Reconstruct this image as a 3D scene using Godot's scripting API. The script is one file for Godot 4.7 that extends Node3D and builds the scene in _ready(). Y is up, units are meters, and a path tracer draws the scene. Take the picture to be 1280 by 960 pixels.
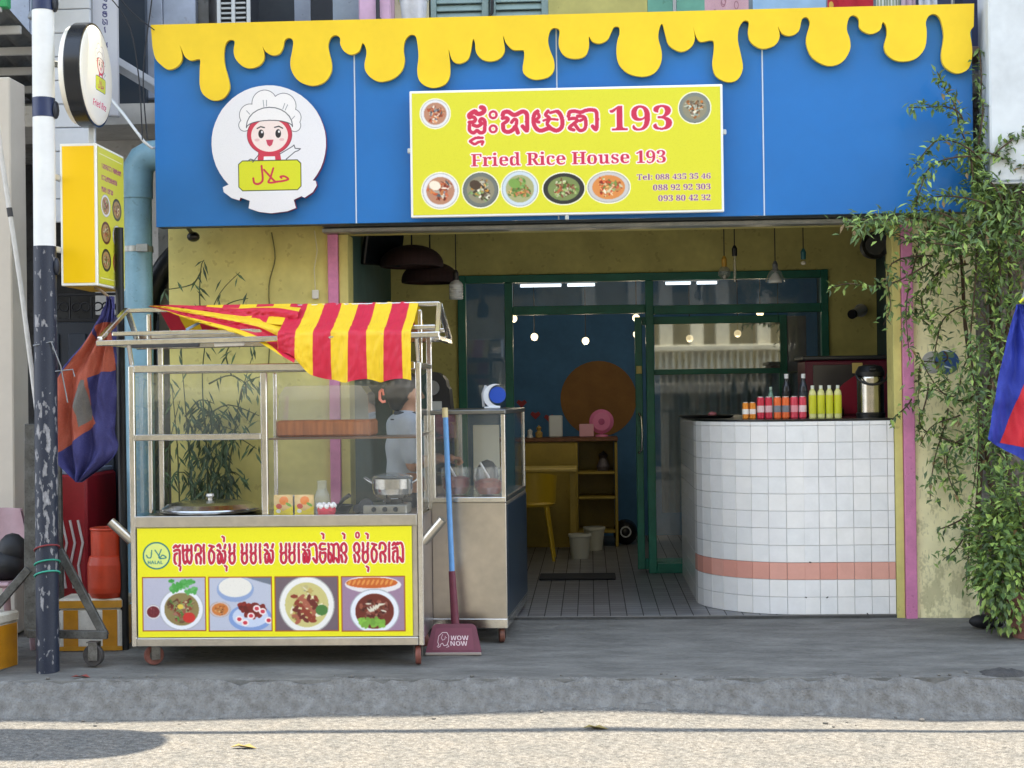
extends Node3D
# A fried rice shop on a shaded street front, built in metres. x right, y up, z towards the street; the shop floor is y = 0, the shop posts stand at z = 0.
const DRIP := [-2.571,3.46,-2.554,3.388,-2.518,3.346,-2.477,3.319,-2.428,3.332,-2.395,3.373,-2.395,3.42,-2.405,3.462,-2.391,3.426,-2.373,3.39,-2.338,3.369,-2.287,3.376,-2.287,3.323,-2.289,3.228,-2.274,3.174,-2.238,3.141,-2.197,3.128,-2.149,3.139,-2.118,3.176,-2.109,3.217,-2.123,3.283,-2.138,3.343,-2.141,3.414,-2.129,3.467,-2.102,3.487,-2.076,3.475,-2.083,3.424,-2.074,3.377,-2.038,3.334,-1.991,3.315,-1.937,3.326,-1.904,3.361,-1.9,3.402,-1.909,3.444,-1.894,3.414,-1.852,3.389,-1.81,3.396,-1.786,3.435,-1.777,3.476,-1.749,3.49,-1.726,3.469,-1.732,3.416,-1.745,3.345,-1.734,3.285,-1.693,3.231,-1.616,3.202,-1.544,3.222,-1.502,3.28,-1.499,3.339,-1.512,3.398,-1.517,3.446,-1.499,3.487,-1.469,3.498,-1.446,3.48,-1.446,3.444,-1.423,3.402,-1.381,3.381,-1.334,3.4,-1.315,3.447,-1.298,3.429,-1.29,3.387,-1.303,3.322,-1.294,3.275,-1.253,3.233,-1.2,3.216,-1.128,3.236,-1.08,3.282,-1.064,3.34,-1.07,3.399,-1.06,3.458,-1.03,3.489,-1,3.483,-0.989,3.445,-0.982,3.362,-0.991,3.279,-0.98,3.22,-0.939,3.184,-0.886,3.173,-0.827,3.193,-0.799,3.239,-0.796,3.31,-0.804,3.399,-0.789,3.345,-0.766,3.319,-0.731,3.314,-0.689,3.337,-0.671,3.39,-0.659,3.454,-0.647,3.43,-0.642,3.377,-0.607,3.335,-0.554,3.321,-0.501,3.338,-0.473,3.379,-0.476,3.426,-0.481,3.47,-0.464,3.426,-0.429,3.389,-0.394,3.383,-0.361,3.38,-0.36,3.335,-0.369,3.264,-0.343,3.226,-0.291,3.207,-0.22,3.22,-0.185,3.26,-0.184,3.319,-0.206,3.378,-0.217,3.437,-0.205,3.49,-0.181,3.509,-0.15,3.494,-0.155,3.435,-0.151,3.388,-0.119,3.341,-0.061,3.324,-0.002,3.338,0.022,3.39,0.023,3.454,0.04,3.425,0.081,3.41,0.128,3.428,0.152,3.469,0.17,3.504,0.199,3.503,0.201,3.462,0.189,3.427,0.182,3.357,0.196,3.286,0.248,3.232,0.329,3.21,0.4,3.228,0.441,3.286,0.446,3.356,0.428,3.433,0.436,3.491,0.452,3.516,0.467,3.461,0.489,3.39,0.558,3.35,0.617,3.375,0.641,3.427,0.63,3.498,0.647,3.439,0.675,3.405,0.745,3.411,0.748,3.343,0.74,3.273,0.76,3.202,0.829,3.166,0.887,3.182,0.917,3.245,0.906,3.327,0.89,3.409,0.897,3.479,0.926,3.522,0.955,3.513,0.949,3.454,0.965,3.396,1.028,3.356,1.104,3.375,1.133,3.427,1.123,3.485,1.145,3.444,1.191,3.427,1.243,3.453,1.262,3.522,1.291,3.533,1.308,3.498,1.287,3.423,1.288,3.364,1.322,3.294,1.408,3.247,1.489,3.266,1.536,3.335,1.537,3.399,1.52,3.457,1.533,3.521,1.562,3.538,1.59,3.514,1.595,3.461,1.652,3.427,1.71,3.447,1.727,3.493,1.747,3.469,1.749,3.417,1.733,3.353,1.753,3.301,1.816,3.264,1.908,3.274,1.966,3.336,1.979,3.428,1.974,3.487,1.997,3.527,2.032,3.531,2.06,3.496,2.076,3.403,2.06,3.299,2.073,3.235,2.118,3.195,2.164,3.186,2.216,3.214,2.236,3.283,2.235,3.352,2.227,3.422,2.248,3.456]
const LOGO := [-2.118,2.625,-2.147,2.659,-2.171,2.695,-2.191,2.735,-2.205,2.777,-2.214,2.82,-2.217,2.864,-2.215,2.909,-2.207,2.952,-2.193,2.994,-2.174,3.034,-2.151,3.071,-2.122,3.104,-2.09,3.134,-2.054,3.159,-2.015,3.179,-1.974,3.194,-1.931,3.203,-1.887,3.207,-1.844,3.206,-1.8,3.198,-1.758,3.185,-1.718,3.167,-1.68,3.144,-1.646,3.116,-1.616,3.085,-1.589,3.049,-1.568,3.01,-1.552,2.969,-1.54,2.927,-1.535,2.883,-1.535,2.839,-1.541,2.796,-1.552,2.753,-1.568,2.712,-1.59,2.674,-1.616,2.639,-1.598,2.637,-1.593,2.609,-1.617,2.57,-1.667,2.538,-1.685,2.548,-1.731,2.527,-1.718,2.479,-1.77,2.46,-1.868,2.45,-1.939,2.46,-2,2.482,-1.993,2.526,-2.048,2.547,-2.055,2.53,-2.101,2.545,-2.148,2.581,-2.153,2.61]
const VINE := [[0.5,2.2,2.53,2.17,2.78,2.11,2.94,2.07,3.07,2,3.17],
[0.5,2.15,2.9,2.05,2.98,1.84,2.97],
[0.52,2.25,2.66,2.08,2.78,1.97,2.76,1.86,2.62],
[0.55,2.19,2.68,1.99,2.65,1.9,2.53,1.86,2.38],
[0.55,2.26,2.41,2.03,2.46,1.89,2.43],
[0.5,2.19,2.21,1.9,2.34,1.68,2.33,1.5,2.34],
[0.5,2.15,2.16,1.9,2.21,1.72,2.27],
[0.5,2.26,2.71,2.39,2.66,2.51,2.6],
[0.5,2.29,2.55,2.38,2.38,2.4,2.15],
[0.5,2.31,2.69,2.46,2.8,2.54,2.84],
[0.3,1.94,2.28,1.9,2.05,1.85,1.77,1.88,1.53],
[0.35,1.98,2.09,1.74,1.97,1.51,1.98,1.4,1.95],
[0.3,2.01,2.14,1.78,2.1,1.76,1.86,1.73,1.74],
[0.2,2.2,2.19,2.05,2.03,1.96,1.86,2.05,1.72,1.96,1.77],
[0.15,2.27,1.86,2.16,1.82,2.07,1.7,2.06,1.53,2.13,1.39],
[0.25,2.23,2.09,2.09,2.07,2,1.91],
[0.2,2.33,1.67,2.23,1.53,2.16,1.32,2.04,1.36],
[0.15,2.31,1.34,2.17,1.29,2.01,1.44,1.96,1.58],
[0.15,2.26,1.1,2.14,1.01,2.12,0.82,2.19,0.7],
[0.12,2.2,1.2,2.06,1.15,1.96,1.03],
[0.12,2.28,1,2.06,1.08,1.96,1.15,1.97,1.25],
[0.08,2.14,1.24,2.08,1.01,2.02,0.7],
[0.12,2.25,0.62,2.1,0.53,2.05,0.51],
[0.12,2.25,0.58,2.16,0.39,2.08,0.34],
[0.12,2.23,0.62,2.24,0.34,2.22,0.15],
[0.3,2.27,2.23,2.23,1.67,2.26,1.2,2.22,0.64],
[0.3,2.38,2.22,2.4,1.76,2.34,1.2],
[0.1,2.12,1.58,2.12,1.52,1.97,1.51,1.97,1.3],
[0.1,1.92,1.3,1.83,1.2,1.79,1.15],
[0.1,2.02,1.39,1.98,1.2,1.96,1.08],
[0.45,2.28,3,2.24,2.67,2.28,2.35,2.26,2.07],
[0.4,2.27,3.33,2.28,3],
[0.5,2.13,2.3,1.95,2.39,1.83,2.36]]
const MASS := [[2.26,2.51,0.11,0.22,260,0.45],[2.39,2.27,0.24,0.2,420,0.35],[2.09,2.26,0.22,0.11,300,0.45],[1.63,2.31,0.16,0.06,110,0.5],[2.03,2.05,0.16,0.2,120,0.22],[2.4,1.95,0.22,0.24,380,0.2],[2.32,1.53,0.15,0.24,200,0.15],[2.22,1.2,0.11,0.2,90,0.12],[2.17,0.91,0.15,0.2,110,0.12],[2.37,1.01,0.12,0.29,260,0.2],[1.97,1.8,0.12,0.07,50,0.15],[2.13,1.36,0.2,0.09,60,0.14],[2.44,2.44,0.12,0.24,160,0.4],[2.1,0.38,0.11,0.1,16,0.1]]
const SHRUB := [[2.31,0.38,0.18,0.4,900,0.55],[2.4,0.65,0.14,0.28,400,0.45],[2.24,0.42,0.1,0.28,250,0.4]]
const BAMBOO := [[.1,-2.34,0.62,-2.35,1.06,-2.37,1.5,-2.32,1.84,-2.25,2.01,-2.13,2.13],
[.1,-2.34,1.74,-2.38,1.94,-2.37,2.16,-2.35,2.21],
[.1,-2.44,0.62,-2.46,1.06,-2.49,1.5,-2.5,1.75],
[.1,-2.27,0.66,-2.19,1.06,-2.14,1.35,-2.05,1.64],
[.1,-2.52,0.62,-2.53,1.06,-2.56,1.45],
[.1,-2.3,1.06,-2.19,1.13,-2.04,1.05],
[.1,-2.33,1.45,-2.19,1.5,-2.05,1.41],
[.1,-2.35,1.25,-2.21,1.32,-2.02,1.25],
[.1,-2.29,0.86,-2.19,0.91,-2.12,0.86],
[.1,-2.41,1.06,-2.33,1.2,-2.14,1.15],
[.1,-2.32,1.84,-2.2,1.94,-2.08,1.97],
[.1,-2.48,1.25,-2.39,1.35,-2.3,1.33],
[.1,-2.31,0.76,-2.24,1.06,-2.14,1.2],
[.1,-2.37,2.14,-2.43,2.06,-2.6,2.03],
[.1,-2.39,0.76,-2.49,0.91,-2.59,0.86],
[.1,-2.14,1.35,-2.11,1.45,-2.01,1.49],
[.1,-2.59,0.62,-2.58,1.06,-2.51,1.35],
[.1,-2.19,1.5,-2.22,1.64,-2.13,1.72,-1.99,1.69]]

class MB extends RefCounted:
	var V := PackedVector3Array()
	var N := PackedVector3Array()
	var U := PackedVector2Array()
	var C := PackedColorArray()
	var tint := Color(1, 1, 1)
	var tinted := false
	func t(a: Vector3, b: Vector3, c: Vector3, na: Vector3, nb: Vector3, nc: Vector3, ua := Vector2.ZERO, ub := Vector2.ZERO, uc := Vector2.ZERO) -> void:
		V.append(a); N.append(na); U.append(ua)
		if (b - a).cross(c - a).dot(na + nb + nc) > 0.0:
			V.append(c); V.append(b); N.append(nc); N.append(nb); U.append(uc); U.append(ub)
		else:
			V.append(b); V.append(c); N.append(nb); N.append(nc); U.append(ub); U.append(uc)
		C.append(tint); C.append(tint); C.append(tint)
	func q(a: Vector3, b: Vector3, c: Vector3, d: Vector3, ua := Vector2(0, 1), ub := Vector2(1, 1), uc := Vector2(1, 0), ud := Vector2(0, 0)) -> void:
		var n := (b - a).cross(c - a)
		if n.length_squared() < 1e-14:
			n = (c - a).cross(d - a)
		n = n.normalized()
		t(a, b, c, n, n, n, ua, ub, uc)
		t(a, c, d, n, n, n, ua, uc, ud)
	func box(c: Vector3, s: Vector3, bev := 0.0, bs := Basis.IDENTITY) -> void:
		var h := s * 0.5
		var e: float = min(bev, min(h.x, min(h.y, h.z)) * 0.9)
		for ax in 3:
			var i := (ax + 1) % 3
			var j := (ax + 2) % 3
			for sg in [-1.0, 1.0]:
				var n := Vector3.ZERO; n[ax] = sg
				var p: Array[Vector3] = []
				for k in [[-1.0, -1.0], [1.0, -1.0], [1.0, 1.0], [-1.0, 1.0]]:
					var v := Vector3.ZERO
					v[ax] = sg * h[ax]; v[i] = k[0] * (h[i] - e); v[j] = k[1] * (h[j] - e)
					p.append(c + bs * v)
				var nn := bs * n
				t(p[0], p[1], p[2], nn, nn, nn, Vector2(0, 0), Vector2(1, 0), Vector2(1, 1))
				t(p[0], p[2], p[3], nn, nn, nn, Vector2(0, 0), Vector2(1, 1), Vector2(0, 1))
		if e <= 0.0:
			return
		for ax in 3:
			var i := (ax + 1) % 3
			var j := (ax + 2) % 3
			for si in [-1.0, 1.0]:
				for sj in [-1.0, 1.0]:
					var n := Vector3.ZERO; n[i] = si; n[j] = sj
					var nn := (bs * n).normalized()
					var p: Array[Vector3] = []
					for k in [[-1.0, 0], [1.0, 0], [1.0, 1], [-1.0, 1]]:
						var v := Vector3.ZERO
						v[ax] = k[0] * (h[ax] - e)
						v[i] = si * (h[i] - (e if k[1] == 1 else 0.0)); v[j] = sj * (h[j] - (0.0 if k[1] == 1 else e))
						p.append(c + bs * v)
					t(p[0], p[1], p[2], nn, nn, nn)
					t(p[0], p[2], p[3], nn, nn, nn)
		for sx in [-1.0, 1.0]:
			for sy in [-1.0, 1.0]:
				for sz in [-1.0, 1.0]:
					var nn := (bs * Vector3(sx, sy, sz)).normalized()
					t(c + bs * Vector3(sx * h.x, sy * (h.y - e), sz * (h.z - e)), c + bs * Vector3(sx * (h.x - e), sy * h.y, sz * (h.z - e)), c + bs * Vector3(sx * (h.x - e), sy * (h.y - e), sz * h.z), nn, nn, nn)
	func span(a: Vector3, b: Vector3, bev := 0.0) -> void:
		box((a + b) * 0.5, (b - a).abs(), bev)
	func bar(a: Vector3, b: Vector3, w: float, d: float, bev := 0.003, up := Vector3.UP) -> void:
		var y := (b - a).normalized()
		var x := y.cross(up)
		if x.length() < 0.01:
			x = Vector3.RIGHT
		x = x.normalized()
		box((a + b) * 0.5, Vector3(w, a.distance_to(b), d), bev, Basis(x, y, x.cross(y)))
	func tube(pts: Array, r, seg := 8, caps := true) -> void:
		var n := pts.size()
		var rings: Array = []
		var nrm: Array = []
		var x := Vector3.ZERO
		for i in n:
			var d: Vector3 = (pts[min(i + 1, n - 1)] - pts[max(i - 1, 0)]).normalized()
			if i == 0:
				x = d.cross(Vector3.UP if absf(d.y) < 0.9 else Vector3.RIGHT).normalized()
			else:
				x = (x - d * x.dot(d)).normalized()
			var y := d.cross(x)
			var rr: float = r[i] if r is Array else r
			var ring: Array[Vector3] = []
			var nr: Array[Vector3] = []
			for k in seg:
				var a := TAU * k / seg
				var o := x * cos(a) + y * sin(a)
				ring.append(pts[i] + o * rr); nr.append(o)
			rings.append(ring); nrm.append(nr)
		for i in n - 1:
			for k in seg:
				var l := (k + 1) % seg
				var u0 := float(k) / seg
				var u1 := float(k + 1) / seg
				t(rings[i][k], rings[i][l], rings[i + 1][l], nrm[i][k], nrm[i][l], nrm[i + 1][l], Vector2(u0, i), Vector2(u1, i), Vector2(u1, i + 1))
				t(rings[i][k], rings[i + 1][l], rings[i + 1][k], nrm[i][k], nrm[i + 1][l], nrm[i + 1][k], Vector2(u0, i), Vector2(u1, i + 1), Vector2(u0, i + 1))
		if caps:
			for e in [0, n - 1]:
				var d: Vector3 = (pts[0] - pts[1]).normalized() if e == 0 else (pts[n - 1] - pts[n - 2]).normalized()
				for k in seg:
					t(pts[e], rings[e][k], rings[e][(k + 1) % seg], d, d, d)
	func lathe(c: Vector3, prof: Array, seg := 20, bs := Basis.IDENTITY) -> void:
		for i in prof.size() - 1:
			var p: Vector2 = prof[i]
			var w: Vector2 = prof[i + 1]
			var d := (w - p)
			if d.length() < 1e-6:
				continue
			var nr := Vector2(d.y, -d.x).normalized()
			for k in seg:
				var a0 := TAU * k / seg
				var a1 := TAU * (k + 1) / seg
				var d0 := Vector3(cos(a0), 0, sin(a0))
				var d1 := Vector3(cos(a1), 0, sin(a1))
				var n0 := bs * (d0 * nr.x + Vector3.UP * nr.y)
				var n1 := bs * (d1 * nr.x + Vector3.UP * nr.y)
				var A := c + bs * (d0 * p.x + Vector3.UP * p.y)
				var B := c + bs * (d1 * p.x + Vector3.UP * p.y)
				var D := c + bs * (d0 * w.x + Vector3.UP * w.y)
				var E := c + bs * (d1 * w.x + Vector3.UP * w.y)
				if p.x > 1e-6:
					t(A, B, E, n0, n1, n1, Vector2(float(k) / seg, 0), Vector2(float(k + 1) / seg, 0), Vector2(float(k + 1) / seg, 1))
				if w.x > 1e-6:
					t(A, E, D, n0, n1, n0, Vector2(float(k) / seg, 0), Vector2(float(k + 1) / seg, 1), Vector2(float(k) / seg, 1))
	# poly in the plane of xf (x, y), from depth z0 to z1 along its z
	func prism(poly: PackedVector2Array, z0: float, z1: float, xf := Transform3D.IDENTITY, uv := Rect2(0, 0, 1, 1), back := true) -> void:
		var ix := Geometry2D.triangulate_polygon(poly)
		for i in range(0, ix.size(), 3):
			var a := poly[ix[i]]; var b := poly[ix[i + 1]]; var c := poly[ix[i + 2]]
			var ua := (a - uv.position) / uv.size; var ub := (b - uv.position) / uv.size; var uc := (c - uv.position) / uv.size
			ua.y = 1 - ua.y; ub.y = 1 - ub.y; uc.y = 1 - uc.y
			var n := xf.basis.z.normalized()
			t(xf * Vector3(a.x, a.y, z1), xf * Vector3(b.x, b.y, z1), xf * Vector3(c.x, c.y, z1), n, n, n, ua, ub, uc)
			if back:
				t(xf * Vector3(a.x, a.y, z0), xf * Vector3(b.x, b.y, z0), xf * Vector3(c.x, c.y, z0), -n, -n, -n, ua, ub, uc)
		if absf(z1 - z0) < 1e-6:
			return
		var s := 1.0 if Geometry2D.is_polygon_clockwise(poly) else -1.0
		for i in poly.size():
			var a := poly[i]; var b := poly[(i + 1) % poly.size()]
			var d := b - a
			if d.length() < 1e-7:
				continue
			var n := (xf.basis * Vector3(-d.y * s, d.x * s, 0)).normalized()
			var uu := (a - uv.position) / uv.size; uu.y = 1 - uu.y
			t(xf * Vector3(a.x, a.y, z0), xf * Vector3(b.x, b.y, z0), xf * Vector3(b.x, b.y, z1), n, n, n, uu, uu, uu)
			t(xf * Vector3(a.x, a.y, z0), xf * Vector3(b.x, b.y, z1), xf * Vector3(a.x, a.y, z1), n, n, n, uu, uu, uu)
	func blob(c: Vector3, r: Vector3, seg := 14, bs := Basis.IDENTITY, y0 := -1.0, y1 := 1.0) -> void:
		var st := maxi(4, seg / 2)
		for i in st:
			var t0: float = asin(lerpf(y0, y1, float(i) / st)) if false else lerpf(asin(y0), asin(y1), float(i) / st)
			var t1 := lerpf(asin(y0), asin(y1), float(i + 1) / st)
			for k in seg:
				var pp: Array[Vector3] = []
				var nn: Array[Vector3] = []
				for e in [[t0, k], [t0, k + 1], [t1, k + 1], [t1, k]]:
					var a: float = TAU * e[1] / seg
					var d := Vector3(cos(e[0]) * cos(a), sin(e[0]), cos(e[0]) * sin(a))
					pp.append(c + bs * (d * r)); nn.append((bs * (d / r)).normalized())
				t(pp[0], pp[1], pp[2], nn[0], nn[1], nn[2])
				t(pp[0], pp[2], pp[3], nn[0], nn[2], nn[3])
	# grid: rows of points, smooth
	func grid(rows: Array, uvs := true, thick := 0.0) -> void:
		var h := rows.size()
		var w: int = rows[0].size()
		var nr: Array = []
		for j in h:
			var r: Array[Vector3] = []
			for i in w:
				var du: Vector3 = rows[j][min(i + 1, w - 1)] - rows[j][max(i - 1, 0)]
				var dv: Vector3 = rows[min(j + 1, h - 1)][i] - rows[max(j - 1, 0)][i]
				var n := du.cross(dv)
				r.append(n.normalized() if n.length_squared() > 1e-16 else Vector3.UP)
			nr.append(r)
		for s in ([1.0, -1.0] if thick > 0.0 else [1.0]):
			for j in h - 1:
				for i in w - 1:
					var o: Array[Vector3] = []
					var m: Array[Vector3] = []
					for e in [[j, i], [j, i + 1], [j + 1, i + 1], [j + 1, i]]:
						var n: Vector3 = nr[e[0]][e[1]]
						o.append(rows[e[0]][e[1]] + n * thick * 0.5 * s); m.append(n * s)
					var u0 := Vector2(float(i) / (w - 1), float(j) / (h - 1))
					var u1 := Vector2(float(i + 1) / (w - 1), float(j) / (h - 1))
					var u2 := Vector2(float(i + 1) / (w - 1), float(j + 1) / (h - 1))
					var u3 := Vector2(float(i) / (w - 1), float(j + 1) / (h - 1))
					t(o[0], o[1], o[2], m[0], m[1], m[2], u0, u1, u2)
					t(o[0], o[2], o[3], m[0], m[2], m[3], u0, u2, u3)
	func leaf(p: Vector3, d: Vector3, up: Vector3, l: float, w: float) -> void:
		var s := d.cross(up)
		if s.length() < 0.01:
			s = d.cross(Vector3.RIGHT)
		s = s.normalized()
		var n := s.cross(d).normalized()
		var m := p + d * l * 0.45 - n * l * 0.03
		var tip := p + d * l - n * l * 0.16
		var A := m + s * w * 0.5 + n * w * 0.18
		var B := m - s * w * 0.5 + n * w * 0.18
		var n1 := (n - s * 0.35).normalized()
		var n2 := (n + s * 0.35).normalized()
		t(p, A, tip, n1, n1, n1)
		t(p, B, tip, n2, n2, n2)
	func mesh(inv: Transform3D) -> ArrayMesh:
		var vv := V.duplicate(); var nv := N.duplicate()
		if inv != Transform3D.IDENTITY:
			for i in vv.size():
				vv[i] = inv * vv[i]; nv[i] = inv.basis * nv[i]
		var a := []
		a.resize(Mesh.ARRAY_MAX)
		a[Mesh.ARRAY_VERTEX] = vv; a[Mesh.ARRAY_NORMAL] = nv; a[Mesh.ARRAY_TEX_UV] = U
		if tinted:
			a[Mesh.ARRAY_COLOR] = C
		var m := ArrayMesh.new()
		m.add_surface_from_arrays(Mesh.PRIMITIVE_TRIANGLES, a)
		return m

# a printed picture: shapes are filled row by row, then the picture is halved to smooth its edges
class CV extends RefCounted:
	var im: Image
	var W: int
	var H: int
	func _init(w: int, h: int, c: Color) -> void:
		W = w; H = h
		im = Image.create(w, h, false, Image.FORMAT_RGB8)
		im.fill(c)
	func row(y: int, x0: float, x1: float, c: Color) -> void:
		var a := maxi(0, int(round(x0)))
		var b := mini(W, int(round(x1)))
		if y >= 0 and y < H and b > a:
			im.fill_rect(Rect2i(a, y, b - a, 1), c)
	func poly(p: Array, c: Color) -> void:
		var lo := 1e9
		var hi := -1e9
		for v in p:
			lo = min(lo, v.y); hi = max(hi, v.y)
		for y in range(int(floor(lo)), int(ceil(hi)) + 1):
			var xs: Array[float] = []
			var fy := y + 0.5
			for i in p.size():
				var a: Vector2 = p[i]
				var b: Vector2 = p[(i + 1) % p.size()]
				if (a.y <= fy) != (b.y <= fy):
					xs.append(a.x + (fy - a.y) / (b.y - a.y) * (b.x - a.x))
			xs.sort()
			for k in range(0, xs.size() - 1, 2):
				row(y, xs[k], xs[k + 1], c)
	func disc(x: float, y: float, rx: float, ry: float, c: Color) -> void:
		for j in range(int(y - ry), int(y + ry) + 1):
			var k := 1.0 - pow((j + 0.5 - y) / ry, 2)
			if k > 0.0:
				row(j, x - rx * sqrt(k), x + rx * sqrt(k), c)
	func ell(x: float, y: float, rx: float, ry: float, rot: float, c: Color) -> void:
		var p: Array = []
		for k in 18:
			p.append(Vector2(x, y) + Vector2(cos(TAU * k / 18) * rx, sin(TAU * k / 18) * ry).rotated(rot))
		poly(p, c)
	func stroke(p: Array, w: float, c: Color) -> void:
		for i in p.size():
			disc(p[i].x, p[i].y, w * 0.5, w * 0.5, c)
			if i + 1 < p.size():
				var d: Vector2 = (p[i + 1] - p[i])
				var n := Vector2(-d.y, d.x).normalized() * w * 0.5
				poly([p[i] + n, p[i + 1] + n, p[i + 1] - n, p[i] - n], c)
	func ring(x: float, y: float, rx: float, ry: float, w: float, c: Color) -> void:
		var p: Array = []
		for k in 33:
			p.append(Vector2(x + cos(TAU * k / 32) * rx, y + sin(TAU * k / 32) * ry))
		stroke(p, w, c)
	func tex(grain := 0.03, sd := 5) -> ImageTexture:
		im.resize(W / 2, H / 2, Image.INTERPOLATE_BILINEAR)
		var r := RandomNumberGenerator.new()
		r.seed = sd
		for k in int(W * H * 0.06):   # print grain
			var x := r.randi_range(0, W / 2 - 1)
			var y := r.randi_range(0, H / 2 - 1)
			var c := im.get_pixel(x, y)
			im.set_pixel(x, y, c.lightened(r.randf() * grain * 2) if r.randf() < 0.5 else c.darkened(r.randf() * grain * 2))
		im.generate_mipmaps()
		return ImageTexture.create_from_image(im)

var rng := RandomNumberGenerator.new()
var taken := {}
var mats := {}
var texs := {}

func numbered(n: String) -> String:
	taken[n] = taken.get(n, 0) + 1
	return n if taken[n] == 1 else "%s_%03d" % [n, taken[n] - 1]

func tag(o: Node, label: String, cat: String, group := "") -> void:
	o.set_meta("label", label); o.set_meta("category", cat)
	if group != "":
		o.set_meta("group", group)

func thing(called: String, label: String, cat: String, at: Vector3, group := "", turn := 0.0) -> Node3D:
	var o := Node3D.new()
	o.name = numbered(called)
	add_child(o)
	o.position = at
	o.rotation.y = turn
	tag(o, label, cat, group)
	return o

# mesh given in world metres (local = false) or in the thing's own frame
func part(parent: Node3D, called: String, b: MB, m: Material, local := false) -> MeshInstance3D:
	var o := MeshInstance3D.new()
	o.name = called
	var top: Node3D = parent
	while top.get_parent() != self and top != self:
		top = top.get_parent()
	var inv := Transform3D.IDENTITY if local or top == self else top.transform.affine_inverse()
	o.mesh = b.mesh(inv)
	o.material_override = m
	o.cast_shadow = GeometryInstance3D.SHADOW_CASTING_SETTING_ON
	parent.add_child(o, true)
	return o

func piece(parent: Node3D, called: String, me: Mesh, m: Material, xf: Transform3D) -> MeshInstance3D:
	var o := MeshInstance3D.new()
	o.name = called; o.mesh = me; o.material_override = m; o.transform = xf
	parent.add_child(o, true)
	return o

func solo(called: String, label: String, cat: String, b: MB, m: Material, at: Vector3, group := "") -> MeshInstance3D:
	var o := MeshInstance3D.new()
	o.name = numbered(called)
	o.mesh = b.mesh(Transform3D(Basis.IDENTITY, -at)); o.material_override = m
	add_child(o); o.position = at
	tag(o, label, cat, group)
	return o

func struct(called: String, b: MB, m: Material) -> MeshInstance3D:
	var o := part(self, numbered(called), b, m)
	o.set_meta("kind", "structure")
	return o

func fnoise(sd: int, f: float, oct := 4, type := FastNoiseLite.TYPE_SIMPLEX_SMOOTH) -> FastNoiseLite:
	var n := FastNoiseLite.new()
	n.seed = sd; n.frequency = f; n.noise_type = type
	n.fractal_type = FastNoiseLite.FRACTAL_FBM; n.fractal_octaves = oct
	return n

func tex(kind: String) -> ImageTexture:
	if texs.has(kind):
		return texs[kind]
	var s := 512
	var im := Image.create(s, s, false, Image.FORMAT_RGB8)
	var a := fnoise(3, 0.008, 5).get_seamless_image(s, s)
	var b := fnoise(8, 0.05, 3).get_seamless_image(s, s)
	var r := RandomNumberGenerator.new()
	r.seed = 77
	for y in s:
		for x in s:
			var u := a.get_pixel(x, y).r
			var v := b.get_pixel(x, y).r
			var k := 1.0
			var warm := 0.0
			match kind:
				"mottle":
					k = 0.86 + 0.12 * u + 0.04 * (v - 0.5)
				"paint":
					k = 0.84 + 0.14 * u + 0.05 * (v - 0.5)
					if v > 0.77 and u < 0.5:
						k *= 0.9
						warm = 0.01
				"grime":
					k = 0.62 + 0.36 * u + 0.12 * (v - 0.5)
					if v < 0.22:
						k *= 0.85
					warm = 0.03 * (0.5 - u)
				"asphalt":
					k = 0.72 + 0.1 * (u - 0.5) + 0.5 * (r.randf() - 0.5) + 0.25 * (v - 0.5)
					warm = 0.02 * (u - 0.4)
				"concrete":
					k = 0.78 + 0.26 * (u - 0.5) + 0.14 * (v - 0.5) + 0.1 * (r.randf() - 0.5)
					if v > 0.8:
						k *= 0.82
				"steel":
					k = 0.94 + 0.06 * (v - 0.5) + 0.1 * (u - 0.5)
					warm = 0.012 * (u - 0.5)
				"soft":
					k = 0.955 + 0.05 * (u - 0.5) + 0.015 * (v - 0.5)
				"cloth":
					k = 0.9 + 0.06 * (u - 0.5) + (0.05 if (x + y) % 2 == 0 else -0.03)
				"wood":
					k = 0.75 + 0.3 * (a.get_pixel((x * 3) % s, y / 6).r - 0.3)
					warm = 0.03
			im.set_pixel(x, y, Color(clampf(k + warm, 0, 1), clampf(k, 0, 1), clampf(k - warm, 0, 1)))
	im.generate_mipmaps()
	texs[kind] = ImageTexture.create_from_image(im)
	return texs[kind]

func bumps(kind: String) -> ImageTexture:
	var key := "n_" + kind
	if texs.has(key):
		return texs[key]
	var im: Image = fnoise(21, 0.09 if kind == "fine" else 0.02, 4).get_seamless_image(256, 256)
	im.convert(Image.FORMAT_RGBA8)
	im.bump_map_to_normal_map(6.0 if kind == "fine" else 3.0)
	im.generate_mipmaps()
	texs[key] = ImageTexture.create_from_image(im)
	return texs[key]

# colour in sRGB hex
func mat(hex: String, rough := 0.6, metal := 0.0, kind := "", scale := 1.0, bump := "", depth := 0.4) -> StandardMaterial3D:
	var key := "%s %s %s %s %s %s %s" % [hex, rough, metal, kind, scale, bump, depth]
	if mats.has(key):
		return mats[key]
	var m := StandardMaterial3D.new()
	m.albedo_color = Color(hex)
	m.roughness = rough; m.metallic = metal
	if kind != "":
		m.albedo_texture = tex(kind)
		m.uv1_triplanar = true; m.uv1_world_triplanar = true
		m.uv1_scale = Vector3.ONE * scale
	if bump != "":
		m.normal_enabled = true; m.normal_texture = bumps(bump); m.normal_scale = depth
		m.uv1_triplanar = true; m.uv1_world_triplanar = true
		m.uv1_scale = Vector3.ONE * scale
	mats[key] = m
	return m

func printed(t: Texture2D, rough := 0.45) -> StandardMaterial3D:
	var m := StandardMaterial3D.new()
	m.albedo_texture = t; m.roughness = rough
	return m

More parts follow.
